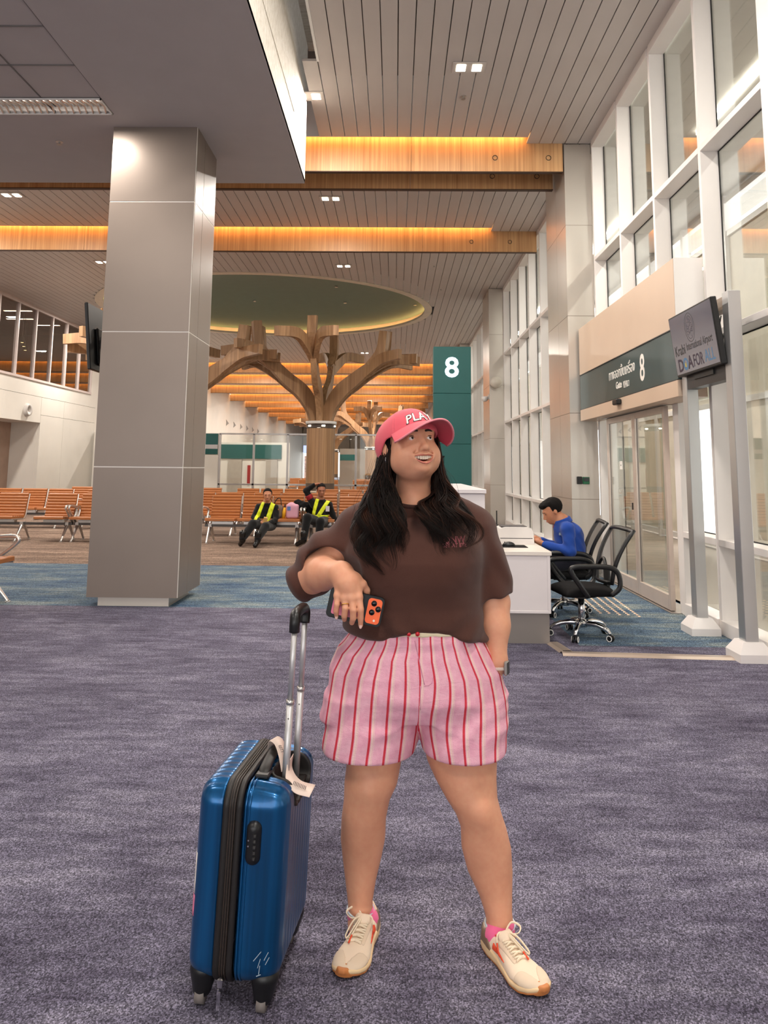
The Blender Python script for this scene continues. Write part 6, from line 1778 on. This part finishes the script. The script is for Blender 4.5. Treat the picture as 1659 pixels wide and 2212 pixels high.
CASE = m_case(); RUB = plain('black_rubber', (28, 24, 22), 0.5); ZIPT = plain('zip_tape', (38, 32, 28), 0.8)
Y0, Y1 = -0.19, 0.19; ZB, ZT_ = 0.062, 0.555
# x: left shell -0.125..-0.045, band -0.045..0.005, right shell 0.005..0.125
def rb(P, x0, x1, grow=0.0, r=0.045):
    c = ((x0 + x1) / 2, 0, (ZB + ZT_) / 2); s = ((x1 - x0) / 2 + grow, (Y1 - Y0) / 2 + grow, (ZT_ - ZB) / 2 + grow)
    q = np.abs(P - np.asarray(c, np.float32)) - np.asarray(s, np.float32)
    rc = 0.055
    d2 = np.sqrt(np.maximum(q[:, 1] + rc, 0) ** 2 + np.maximum(q[:, 2] + rc, 0) ** 2) + np.minimum(np.maximum(q[:, 1] + rc, q[:, 2] + rc), 0) - rc
    return d2, q[:, 0]
def f_shell(P, x0, x1, edge):
    d2, dx = rb(P, x0, x1)
    inset = 0.0
    xx = (P[:, 0] - edge) / (x1 - x0)                    # taper away from the zip
    tp = 0.016 * np.clip(np.abs(xx), 0, 1) ** 2
    rid = 0.0016 * np.cos(2 * PI * P[:, 1] / 0.031)
    big = np.clip(1 - np.abs(P[:, 1]) / 0.17, 0, 1) > 0
    d2 = d2 + tp + rid * np.clip((P[:, 2] - 0.50) / 0.03, 0, 1)
    out = dx + rid * 0.6 * (np.abs(P[:, 1]) < 0.155)
    return smax(d2, out, 0.045)
lo, hi = v3(-.16, -.23, .03), v3(.16, .23, .60)
def f_right(P):
    d = f_shell(P, -0.01, 0.125, 0.0)
    d = smax(d, 0.004 - P[:, 0], 0.003)
    # scooped handle well at the top of the back face
    w_ = sd_box(P, (0.105, 0.0, 0.56), (0.055, 0.098, 0.085), 0.03)
    d = smax(d, -w_, 0.008)
    # small ridge beside the zip
    return d
def f_left(P): return smax(f_shell(P, -0.125, 0.0, -0.04), P[:, 0] + 0.047, 0.003)
np_mesh('rear_shell', [surf(f_right, lo, hi, 0.0042)], CASE, sc_, 2)
np_mesh('front_shell', [surf(f_left, lo, hi, 0.0042)], CASE, sc_, 2)
def loop(x, g, n=14):
    pts = []; rc = 0.055
    for cy, cz, a0 in ((Y1 - rc, ZT_ - rc, 0), (Y0 + rc, ZT_ - rc, PI / 2), (Y0 + rc, ZB + rc, PI), (Y1 - rc, ZB + rc, 1.5 * PI)):
        for k in range(n + 1):
            a = a0 + PI / 2 * k / n; pts.append((x, cy + (rc + g) * math.cos(a), cz + (rc + g) * math.sin(a)))
    return pts
q = MB(); prof = [(-0.047, -0.004), (-0.047, 0.0035), (-0.041, 0.006), (-0.033, 0.006), (-0.031, 0.002), (-0.011, 0.002), (-0.009, 0.006), (-0.001, 0.006), (0.004, 0.0035), (0.004, -0.004)]
rings = [loop(x, g) for x, g in prof]; n = len(rings[0])
q.add([p for r in rings for p in r], [(i * n + k, i * n + (k + 1) % n, (i + 1) * n + (k + 1) % n, (i + 1) * n + k) for i in range(len(rings) - 1) for k in range(n)])
q.build('zip_band', RUB, sc_, True)
for x in (-0.028, -0.0215, -0.015): MB().tube(loop(x, 0.0028), 0.0022, 6, closed=True).build('zip_teeth' if x == -0.0215 else 'zip_cord', plain('zip_dark', (52, 42, 36), 0.5), sc_, True)
# ridge next to the band
for x in (0.014, 0.024): MB().tube(loop(x, -0.0015), 0.0035, 6, closed=True).build('shell_rib', CASE, sc_, True)
# zip pullers at the bottom
z = MB(); z.box(-0.028, -0.014, Y0 - 0.014, Y0 - 0.002, 0.068, 0.092, bev=0.003); z.build('zip_slider', M_CHROME, sc_)
MB().box(-0.026, -0.020, Y0 - 0.017, Y0 - 0.014, 0.018, 0.07, bev=0.001).build('zip_pull', M_CHROME, sc_)
MB().box(-0.021, -0.015, Y0 - 0.020, Y0 - 0.017, 0.022, 0.066, Matrix.Rotation(0.0, 4, 'X'), 0.001).build('zip_pull', M_CHROME, sc_)
# combination lock
lk = np_mesh('lock', [surf(lambda P: sd_chain(P, [(0.040, Y0 + 0.006, 0.385), (0.040, Y0 + 0.006, 0.455)], [0.021, 0.021], 0.001), v3(0.01, -.22, .35), v3(.07, -.15, .49), 0.003)], M_BLACK, sc_, 2)
for k in range(5): MB().cyl((0.047, Y0 - 0.015, 0.385 + 0.014 * k), (0.047, Y0 - 0.0135, 0.392 + 0.014 * k), 0.004, 8).build('dial', M_DGREY, lk)
for zz in (0.418, 0.432): MB().cyl((0.031, Y0 - 0.013, zz), (0.031, Y0 - 0.0165, zz), 0.0022, 8).build('pin', M_CHROME, lk)
# handle well lining, telescopic handle
def f_well(P):
    w_ = sd_box(P, (0.105, 0.0, 0.56), (0.055, 0.098, 0.085), 0.03)
    return np.maximum(np.maximum(np.abs(w_ + 0.001) - 0.0045, P[:, 2] - 0.560), np.maximum(f_shell(P, -0.01, 0.125, 0.0) - 0.004, 0.02 - P[:, 0]))
np_mesh('handle_well', [surf(f_well, v3(.02, -.14, .44), v3(.18, .14, .62), 0.0035)], RUB, sc_, 1)
MB().box(0.062, 0.118, -0.09, 0.09, 0.484, 0.492, bev=0.003).build('well_floor', RUB, sc_)
ZH = 0.985; M_POLE = plain('matt_pole', (206, 204, 204), 0.42, 0.7)
for s in (-1, 1):
    pl_ = MB(); y_ = 0.066 * s
    pl_.tube([(0.088, y_, 0.47), (0.088, y_, 0.74)], 0.0105, 14).build('handle_pole', M_POLE, sc_, True)
    MB().tube([(0.088, y_, 0.74), (0.088, y_, 0.955)], 0.0085, 14).build('handle_pole', M_POLE, sc_, True)
    MB().tube([(0.088, y_, 0.737), (0.088, y_, 0.748)], 0.012, 14).build('pole_sleeve', M_ALU, sc_, True)
    MB().cyl((0.088, y_ - 0.0085, 0.70), (0.088, y_ - 0.0112, 0.70), 0.002, 8).build('pole_button', M_DGREY, sc_)
gr = cat([(0.088, -0.066, 0.935), (0.088, -0.068, 0.965), (0.086, -0.052, ZH - 0.004), (0.086, 0.0, ZH), (0.086, 0.052, ZH - 0.004), (0.088, 0.068, 0.965), (0.088, 0.066, 0.935)], 6)
MB().tube(gr, 0.0155, 12).build('grip', M_BLACK, sc_, True)
# top carry handle with tags
MB().tube(cat([(0.034, -0.11, 0.553), (0.034, -0.085, 0.570), (0.034, 0.0, 0.582), (0.034, 0.085, 0.570), (0.034, 0.11, 0.553)], 6), 0.016, 8, flat=0.35, up=(1, 0, 0)).build('carry_handle', RUB, sc_, True)
for s in (-1, 1): MB().box(0.014, 0.054, 0.105 * s - 0.022, 0.105 * s + 0.022, 0.552, 0.564, bev=0.004).build('handle_mount', M_BLACK, sc_)
PAPER = plain('paper_tag', (238, 216, 202), 0.7); INK = plain('tag_ink', (70, 62, 64), 0.7)
def ribbon(name, pts, wdir, w_, par):
    pts = cat(pts, 6); wd_ = Vector(wdir).normalized() * (w_ / 2)
    q = MB(); q.grid([[p - wd_, p + wd_] for p in pts]); o = q.build(name, PAPER, par, True)
    m = o.modifiers.new('thick', 'SOLIDIFY'); m.thickness = 0.0008; return o
tg = ribbon('paper_tag', [(0.012, 0.055, 0.572), (0.02, 0.03, 0.604), (0.045, 0.005, 0.606), (0.066, -0.022, 0.585), (0.082, -0.045, 0.553)], (0.3, 1, 0), 0.045, sc_)
tg2 = ribbon('paper_tag', [(0.096, -0.055, 0.585), (0.100, -0.075, 0.553), (0.130, -0.098, 0.533), (0.176, -0.115, 0.532)], (0.15, 0.95, 0.35), 0.046, sc_)
for k in range(9):
    MB().box(0.0, 0.0016, -0.012, 0.012, 0, 0.0006, Matrix.Translation((0.118 + 0.0045 * k, -0.096 - 0.0015 * k, 0.5395 - 0.0006 * k)) @ Matrix.Rotation(0.1, 4, 'Z')).build('barcode_line', INK, tg2)
text_mesh('tag_text', '03TY', 0.013, INK, tg, frame((0.052, -0.012, 0.6035), (0.55, -0.75, -0.42), (0.6, 0.62, 0.0)), 0.0003)
# luggage stickers on the front shell
def on_left(y, z):
    a, b = -0.16, -0.06
    for it in range(18):
        m = (a + b) / 2
        if f_left(np.array([[m, y, z]], np.float32))[0] < 0: b = m
        else: a = m
    return (a - 0.0012, y, z)
def sticker(y0, y1, z0, z1, mat):
    o = MB().grid([[on_left(y0 + (y1 - y0) * i / 6, z0 + (z1 - z0) * k / 4) for i in range(7)] for k in range(5)]).build('sticker', mat, sc_, True)
    m = o.modifiers.new('thick', 'SOLIDIFY'); m.thickness = 0.0008
sticker(-0.172, -0.12, 0.27, 0.37, plain('sticker_white', (236, 226, 220), 0.5)); sticker(-0.174, -0.125, 0.215, 0.266, plain('sticker_pink', (226, 128, 160), 0.5))
# scuffs near the lower corner
sf = MB()
for (x, zz, l, a) in ((0.060, 0.135, 0.030, 0.9), (0.072, 0.12, 0.022, 1.3), (0.076, 0.105, 0.02, 1.5), (0.088, 0.14, 0.022, 1.1), (0.092, 0.13, 0.02, 1.1), (0.07, 0.10, 0.012, 0.4)):
    sf.tube([(x, Y0 + 0.0025, zz), (x + l * math.cos(a), Y0 + 0.0035, zz + l * math.sin(a))], 0.0009, 5)
sf.build('scuff_marks', plain('scuff', (170, 190, 204), 0.6), sc_)
# wheels
for sx in (-0.083, 0.083):
    for sy in (-0.145, 0.145):
        hs = np_mesh('wheel_housing', [surf(lambda P, sx=sx, sy=sy: smax(sd_cone(P, (sx, sy, 0.075), (sx, sy - 0.006, 0.036), 0.038, 0.026), 0.016 - P[:, 2], 0.004), v3(sx - .06, sy - .06, 0), v3(sx + .06, sy + .06, .13), 0.0045)], M_BLACK, sc_, 2)
        MB().cyl((sx - 0.012, sy - 0.012, 0.0215), (sx + 0.012, sy - 0.012, 0.0215), 0.0215, 18).build('wheel', plain('wheel_grey', (120, 112, 108), 0.6), hs, True)
# ================================================================ THE OTHER PEOPLE
def face2(Q):
    ax = np.abs(Q[:, 0]); S = np.stack([ax, Q[:, 1], Q[:, 2]], 1)
    d = sd_ell(Q, (0, 0.014, 0.03), (0.075, 0.094, 0.088))
    d = smin(d, sd_ell(Q, (0, -0.03, -0.03), (0.062, 0.062, 0.078)), 0.03)
    d = smin(d, sd_ell(Q, (0, -0.05, -0.088), (0.034, 0.036, 0.026)), 0.03)
    d = smin(d, sd_ell(Q, (0, -0.072, 0.022), (0.05, 0.022, 0.016)), 0.015)
    d = smax(d, -sd_ell(S, (0.03, -0.108, 0.002), (0.018, 0.022, 0.012)), 0.012)
    d = smin(d, sd_cone(Q, (0, -0.086, 0.008), (0, -0.108, -0.034), 0.008, 0.0115), 0.012)
    d = smin(d, sd_ell(S, (0.011, -0.098, -0.04), (0.008, 0.01, 0.008)), 0.006)
    d = smin(d, sd_ell(Q, (0, -0.090, -0.062), (0.022, 0.010, 0.006)), 0.005); d = smin(d, sd_ell(Q, (0, -0.088, -0.074), (0.020, 0.010, 0.007)), 0.005)
    d = smin(d, sd_ell(S, (0.078, 0.014, -0.01), (0.009, 0.018, 0.03)), 0.008)
    return d
def hand_sd(P, w_, d_, side, up=None):
    """open relaxed hand from wrist along direction d"""
    d_ = np.asarray(d_, np.float32); d_ = d_ / np.linalg.norm(d_); s_ = np.asarray(side, np.float32); s_ = s_ - d_ * (s_ @ d_); s_ = s_ / np.linalg.norm(s_)
    n_ = np.cross(d_, s_).astype(np.float32)
    k = w_ + d_ * 0.07
    d = sd_cone(P, w_, k, 0.026, 0.032)
    for i, L in enumerate((0.062, 0.072, 0.068, 0.052)):
        b = k + s_ * (0.026 - 0.0175 * i); e = b + d_ * L * 0.55 - n_ * 0.008; t = b + d_ * L * 0.9 - n_ * 0.026
        d = smin(d, sd_chain(P, [b, e, t], [0.0105, 0.0095, 0.0075], 0.004), 0.006)
    t0 = w_ + d_ * 0.02 + s_ * 0.024
    return smin(d, sd_chain(P, [t0, t0 + d_ * 0.03 + s_ * 0.02, t0 + d_ * 0.055 + s_ * 0.018 - n_ * 0.01], [0.014, 0.011, 0.009], 0.004), 0.01)
def sitter(label, base, J, cols, head_rot, h=0.011, hair='short', sleeves=1.0, skin=None):
    t = thing('person', label, 'person', base)
    bl = Vector(base)
    def put(name, parts, mat, it=2):
        o = np_mesh(name, parts, mat, None, it); o.parent = t; o.matrix_parent_inverse = Matrix.Translation(-bl); return o
    R = head_rot; O = J['head']
    A = {k: np.asarray(v, np.float32) for k, v in J.items()}
    def f_body(P):
        d = face2((P - O) @ R)
        d = smin(d, sd_cone(P, A['head'] + R @ v3(0, 0.02, -0.06), A['neck'], 0.05, 0.055), 0.02)
        for s in 'ab': d = smin(d, sd_chain(P, [A['el' + s], A['wr' + s]], [0.035, 0.026], 0.01), 0.02)
        for s in 'ab': d = smin(d, hand_sd(P, A['wr' + s], A['hd' + s] - A['wr' + s], A['hs' + s]), 0.012)
        d = smin(d, sd_chain(P, [A['neck'], A['pel']], [0.08, 0.1], 0.02), 0.03)
        for s in 'ab': d = smin(d, sd_chain(P, [A['neck'] + v3(0, 0, -0.05), A['sh' + s], A['el' + s]], [0.05, 0.045, 0.035], 0.02), 0.02)
        for s in 'ab': d = smin(d, sd_chain(P, [A['hip' + s], A['kn' + s], A['an' + s]], [0.06, 0.045, 0.035], 0.02), 0.02)
        return d
    al = np.stack(list(A.values())[:]); al = al[[i for i, k in enumerate(A) if not k.startswith('hs')]]
    lo, hi = al.min(0) - 0.2, al.max(0) + 0.2
    bd = surf(f_body, lo, hi, 0.0075)
    put('body', [bd], skin)
    def f_top(P):
        d = sd_chain(P, [A['neck'] + v3(0, 0, -0.04), A['chest'], A['belly'], A['pel'] + v3(0, 0, 0.02)], [0.085, 0.135, 0.135, 0.14], 0.05)
        for s in 'ab':
            d = smin(d, sd_chain(P, [A['neck'] + v3(0, 0, -0.045), A['sh' + s]], [0.06, 0.062], 0.03), 0.04)
            d = smin(d, sd_chain(P, [A['sh' + s], A['el' + s], A['el' + s] * (1 - sleeves) + A['wr' + s] * sleeves], [0.064, 0.055, 0.040], 0.02), 0.03)
        return d + 0.004 * np.sin(60 * P[:, 2] + 30 * P[:, 0]) * np.sin(25 * P[:, 1] + 40 * P[:, 0])
    top = put('jacket', [surf(f_top, lo, hi, h)], cols[0])
    def f_leg(P):
        d = sd_ell(P, A['pel'], (0.16, 0.15, 0.12))
        for s in 'ab': d = smin(d, sd_chain(P, [A['hip' + s], A['kn' + s], A['an' + s]], [0.098, 0.078, 0.062], 0.02), 0.03)
        return d
    put('trousers', [surf(f_leg, lo, hi, h)], cols[1])
    for s in 'ab':
        f = lambda P, s=s: smax(smin(sd_chain(P, [A['an' + s] + v3(0, 0, 0.09), A['an' + s] + v3(0, 0, -0.02)], [0.062, 0.056], 0.01), sd_chain(P, [A['an' + s] + v3(0, 0, -0.04), A['to' + s]], [0.050, 0.042], 0.01), 0.02), -sd_box(P, A['an' + s] + v3(0, 0, 0.2), (0.1, 0.1, 0.03)), 0.004)
        m_ = np.minimum(A['an' + s], A['to' + s]) - 0.09; M_ = np.maximum(A['an' + s], A['to' + s]) + v3(.09, .09, .17)
        put('boot', [surf(f, m_, M_, 0.009)], cols[2])
    def f_hair(P):
        Q = (P - O) @ R
        d = sd_ell(Q, (0, 0.020, 0.040), (0.085, 0.103, 0.092))
        cut = smax(-Q[:, 1] - 0.015 - 1.6 * np.clip(Q[:, 2] - 0.058, 0, 1), -Q[:, 2] - 0.05, 0.02)
        d = smax(d, np.minimum(cut, 9), 0.012)
        if hair == 'long':
            d = smin(d, sd_chain(P, [O + R @ v3(0, 0.06, 0.0), O + R @ v3(0.03, 0.05, -0.12), O + R @ v3(0.07, -0.02, -0.2)], [0.06, 0.04, 0.022], 0.02), 0.03)
        elif hair == 'bun': d = smin(d, sd_ell(Q, (0, 0.11, 0.02), (0.04, 0.04, 0.04)), 0.02)
        else: d = smin(d, sd_ell(Q, (0, -0.055, 0.085), (0.066, 0.048, 0.034)), 0.03)
        return d + 0.003 * np.sin(220 * Q[:, 0] + 60 * Q[:, 2]) * np.sin(90 * Q[:, 1] + 40 * Q[:, 2])
    put('hair', [surf(f_hair, O - 0.3, O + 0.2, 0.006)], plain('black_hair', (18, 14, 13), 0.75, 0, 0.15))
    eb = plain('face_dark', (38, 22, 18), 0.5)
    for s in (-1, 1):
        e = MB().lathe([(0.009 * math.sin(PI * k / 6) + 1e-5, -0.009 * math.cos(PI * k / 6) * 0.5) for k in range(7)], 10, O + R @ v3(0.030 * s, -0.078, 0.0)).build('eye', eb, t, True); e.matrix_parent_inverse = Matrix.Translation(-bl)
        e = MB().tube([Vector(O + R @ v3((0.016 + 0.03 * k / 4) * s, -0.094 + 0.012 * (k / 4) ** 2, 0.02 + 0.004 * math.sin(PI * k / 4))) for k in range(5)], 0.003, 6).build('eyebrow', eb, t); e.matrix_parent_inverse = Matrix.Translation(-bl)
    e = MB().tube([Vector(O + R @ v3(-0.02 + 0.01 * k, -0.099 + 0.003 * abs(k - 2), -0.068)) for k in range(5)], 0.0045, 6).build('lips', plain('lips', (164, 92, 80), 0.5), t, True); e.matrix_parent_inverse = Matrix.Translation(-bl)
    return t, put, f_top, A, lo, hi, bl
SK2 = m_skin('tan_skin', (190, 132, 100)); SK3 = m_skin('brown_skin', (160, 106, 80))

# ---- man in blue at the desk (faces -x)
YM = 7.50
def Wm(x, y, dY=0.0): return W(x, y, YM + dY)
Jm = dict(head=Wm(1193, 1104), neck=Wm(1214, 1127), sha=Wm(1226, 1143, -0.15), shb=Wm(1224, 1141, 0.17), chest=Wm(1228, 1158), belly=Wm(1232, 1185), pel=Wm(1234, 1205),
          ela=Wm(1232, 1192, -0.22), elb=Wm(1222, 1190, 0.2), wra=Wm(1176, 1176, -0.10), wrb=Wm(1168, 1168, 0.12), hda=Wm(1152, 1166, -0.06), hdb=Wm(1148, 1160, 0.08), hsa=(0, 1, 0.2), hsb=(0, -1, 0.2),
          hipa=Wm(1230, 1208, -0.09), hipb=Wm(1230, 1208, 0.09), kna=v3(1.36, YM - 0.12, 0.43), knb=v3(1.36, YM + 0.14, 0.43), ana=v3(1.42, YM - 0.12, 0.11), anb=v3(1.40, YM + 0.14, 0.11), toa=v3(1.28, YM - 0.13, 0.045), tob=v3(1.26, YM + 0.15, 0.045))
BLUE = m_cloth('royal_blue_shirt', (26, 66, 150), 0.8, 500, 0.08, 0.4); NAVY = m_cloth('dark_trousers', (30, 30, 42), 0.85, 500); BOOT = plain('black_boot', (16, 15, 15), 0.25)
Rm = rotm(0, 0, math.radians(-90)) @ rotm(math.radians(27), 0, 0)
t, put, ft, A, lo, hi, bl = sitter('man in a bright blue shirt bent over the gate desk', (1.70, YM, 0), Jm, (BLUE, NAVY, BOOT), Rm, 0.010, 'short', 0.97, SK2)
put('collar', [surf(lambda P: smax(np.abs(sd_cone(P, A['neck'] + v3(0.012, 0, -0.02), A['neck'] + v3(-0.01, 0, 0.035), 0.092, 0.080)) - 0.007, np.abs((P - A['neck'] - v3(0, 0, 0.005)) @ v3(-0.35, 0, 0.94)) - 0.028, 0.004), A['neck'] - 0.13, A['neck'] + 0.13, 0.006)], BLUE)
put('scarf', [surf(lambda P: sd_chain(P, [A['neck'] + v3(-0.062, 0, -0.02), A['neck'] + v3(-0.078, 0, -0.055)], [0.02, 0.014], 0.01), A['neck'] - 0.15, A['neck'] + 0.1, 0.006)], plain('red_scarf', (170, 36, 40), 0.7))
o = MB().box(-0.03, 0.03, -0.004, 0.004, -0.012, 0.012, bev=0.002).build('name_tag', plain('tag_grey', (150, 160, 170), 0.4), t); o.location = Vector(A['chest']) + Vector((-0.09, -0.125, 0.03)) - bl

# ---- two guards with yellow straps
BLKJ = m_cloth('black_uniform', (13, 12, 14), 0.9, 400); HIV = plain('hivis_yellow', (222, 232, 30), 0.6)
HIV.node_tree.nodes['Principled BSDF'].inputs['Emission Color'].default_value = (0, 0, 0, 1)
YG = 14.0
def Wg(x, y, dY=0.0): return W(x, y, YG + dY)
# first guard, hands in her lap
J1 = dict(head=Wg(578, 1070, -0.08), neck=Wg(577, 1086, -0.04), sha=Wg(559, 1096, -0.02), shb=Wg(595, 1098, -0.02), chest=Wg(576, 1103), belly=Wg(577, 1120), pel=Wg(578, 1133),
          ela=Wg(549, 1117, -0.12), elb=Wg(597, 1122, -0.12), wra=Wg(563, 1128, -0.32), wrb=Wg(582, 1130, -0.32), hda=Wg(572, 1132, -0.36), hdb=Wg(573, 1133, -0.38), hsa=(0, -0.2, 1), hsb=(0, -0.2, 1),
          hipa=Wg(570, 1135, -0.05), hipb=Wg(586, 1135, -0.05), kna=Wg(546, 1132, -0.48), knb=Wg(573, 1138, -0.5), ana=Wg(524, 1163, -0.72), anb=Wg(557, 1163, -0.78), toa=onz(519, 1181), tob=onz(551, 1184))
for k in ('toa', 'tob'): J1[k] = np.array(J1[k], np.float32) + v3(0, 0, 0.045)
t, put, ft, A, lo, hi, bl = sitter('guard with yellow reflective straps, hands in her lap, on the orange bench', (-2.55, 13.9, 0), J1, (BLKJ, BLKJ, BOOT), rotm(0, 0, math.radians(8)) @ rotm(math.radians(4), 0, 0), 0.011, 'long', 0.95, SK2)
def band(A, f, m): return lambda P: np.maximum(np.maximum(f(P) - 0.010, -(f(P) + 0.012)), np.maximum(m(P), P[:, 1] - A['chest'][1] + 0.02))
cx, cz = A['chest'][0], A['chest'][2]
m1 = lambda P: np.minimum(np.abs(P[:, 0] - (cx - 0.105 + 0.35 * (P[:, 2] - cz))) - 0.035, np.abs(P[:, 0] - (cx + 0.09 + 0.28 * (P[:, 2] - cz))) - 0.042)
mm = lambda P: np.maximum(m1(P), cz - 0.19 - P[:, 2])
put('reflective_strap', [surf(band(A, ft, mm), lo, hi, 0.009)], HIV, 1)
o = MB().box(-0.035, 0.035, -0.015, 0.015, -0.06, 0.07, bev=0.008).build('snack_packet', plain('packet_cream', (226, 180, 110), 0.5), t); o.location = Vector(W(573, 1125, YG - 0.4)) - bl; o.rotation_euler = (0.3, 0.2, 0)
o = MB().box(-0.005, 0.005, -0.03, 0.03, -0.04, 0.04).build('shoulder_badge', plain('badge_orange', (210, 120, 40), 0.6), t); o.location = Vector(A['shb']) + Vector((0.06, -0.02, -0.05)) - bl
# second guard, arm over her head
J2 = dict(head=Wg(694, 1059, -0.06), neck=Wg(692, 1079, -0.02), sha=Wg(677, 1090, -0.02), shb=Wg(711, 1091, -0.02), chest=Wg(693, 1098), belly=Wg(692, 1112), pel=Wg(690, 1124),
          ela=Wg(661, 1060, -0.06), elb=Wg(719, 1112, 0.02), wra=Wg(680, 1047, -0.06), wrb=Wg(727, 1124, -0.04), hda=Wg(694, 1046, -0.06), hdb=Wg(731, 1130, -0.06), hsa=(0, -1, 0.2), hsb=(0, -1, 0.1),
          hipa=Wg(683, 1126, -0.05), hipb=Wg(700, 1126, -0.05), kna=Wg(664, 1118, -0.5), knb=Wg(692, 1127, -0.5), ana=Wg(656, 1163, -0.6), anb=Wg(688, 1168, -0.55), toa=onz(642, 1181), tob=onz(684, 1188))
for k in ('toa', 'tob'): J2[k] = np.array(J2[k], np.float32) + v3(0, 0, 0.045)
t, put, ft, A, lo, hi, bl = sitter('guard with yellow reflective straps resting one arm over her head', (-1.38, 13.9, 0), J2, (BLKJ, BLKJ, BOOT), rotm(0, 0, math.radians(14)) @ rotm(math.radians(12), 0, 0), 0.011, 'bun', 0.92, SK3)
cx, cz = A['chest'][0], A['chest'][2]
m2 = lambda P: np.minimum(np.minimum(np.abs(P[:, 0] - (cx - 0.10 + 0.25 * (P[:, 2] - cz))) - 0.036, np.abs(P[:, 0] - (cx + 0.055 + 0.62 * (P[:, 2] - cz))) - 0.042), np.maximum(np.abs(P[:, 2] - (cz - 0.15)) - 0.034, np.abs(P[:, 0] - cx) - 0.17))
put('reflective_strap', [surf(band(A, ft, m2), lo, hi, 0.009)], HIV, 1)
put('red_cuff', [surf(lambda P: np.maximum(ft(P) - 0.004, np.abs((P - (A['sha'] * 0.45 + A['ela'] * 0.55)) @ ((A['ela'] - A['sha']) / np.linalg.norm(A['ela'] - A['sha']))) - 0.045), A['sha'] - 0.4, A['sha'] + 0.4, 0.01)], plain('red_cloth', (150, 22, 32), 0.7), 1)
o = MB().box(-0.035, 0.035, -0.004, 0.004, -0.05, 0.05, bev=0.002).build('id_card', plain('card_white', (214, 206, 214), 0.4), t); o.location = Vector(A['chest']) + Vector((0.14, -0.145, 0.0)) - bl
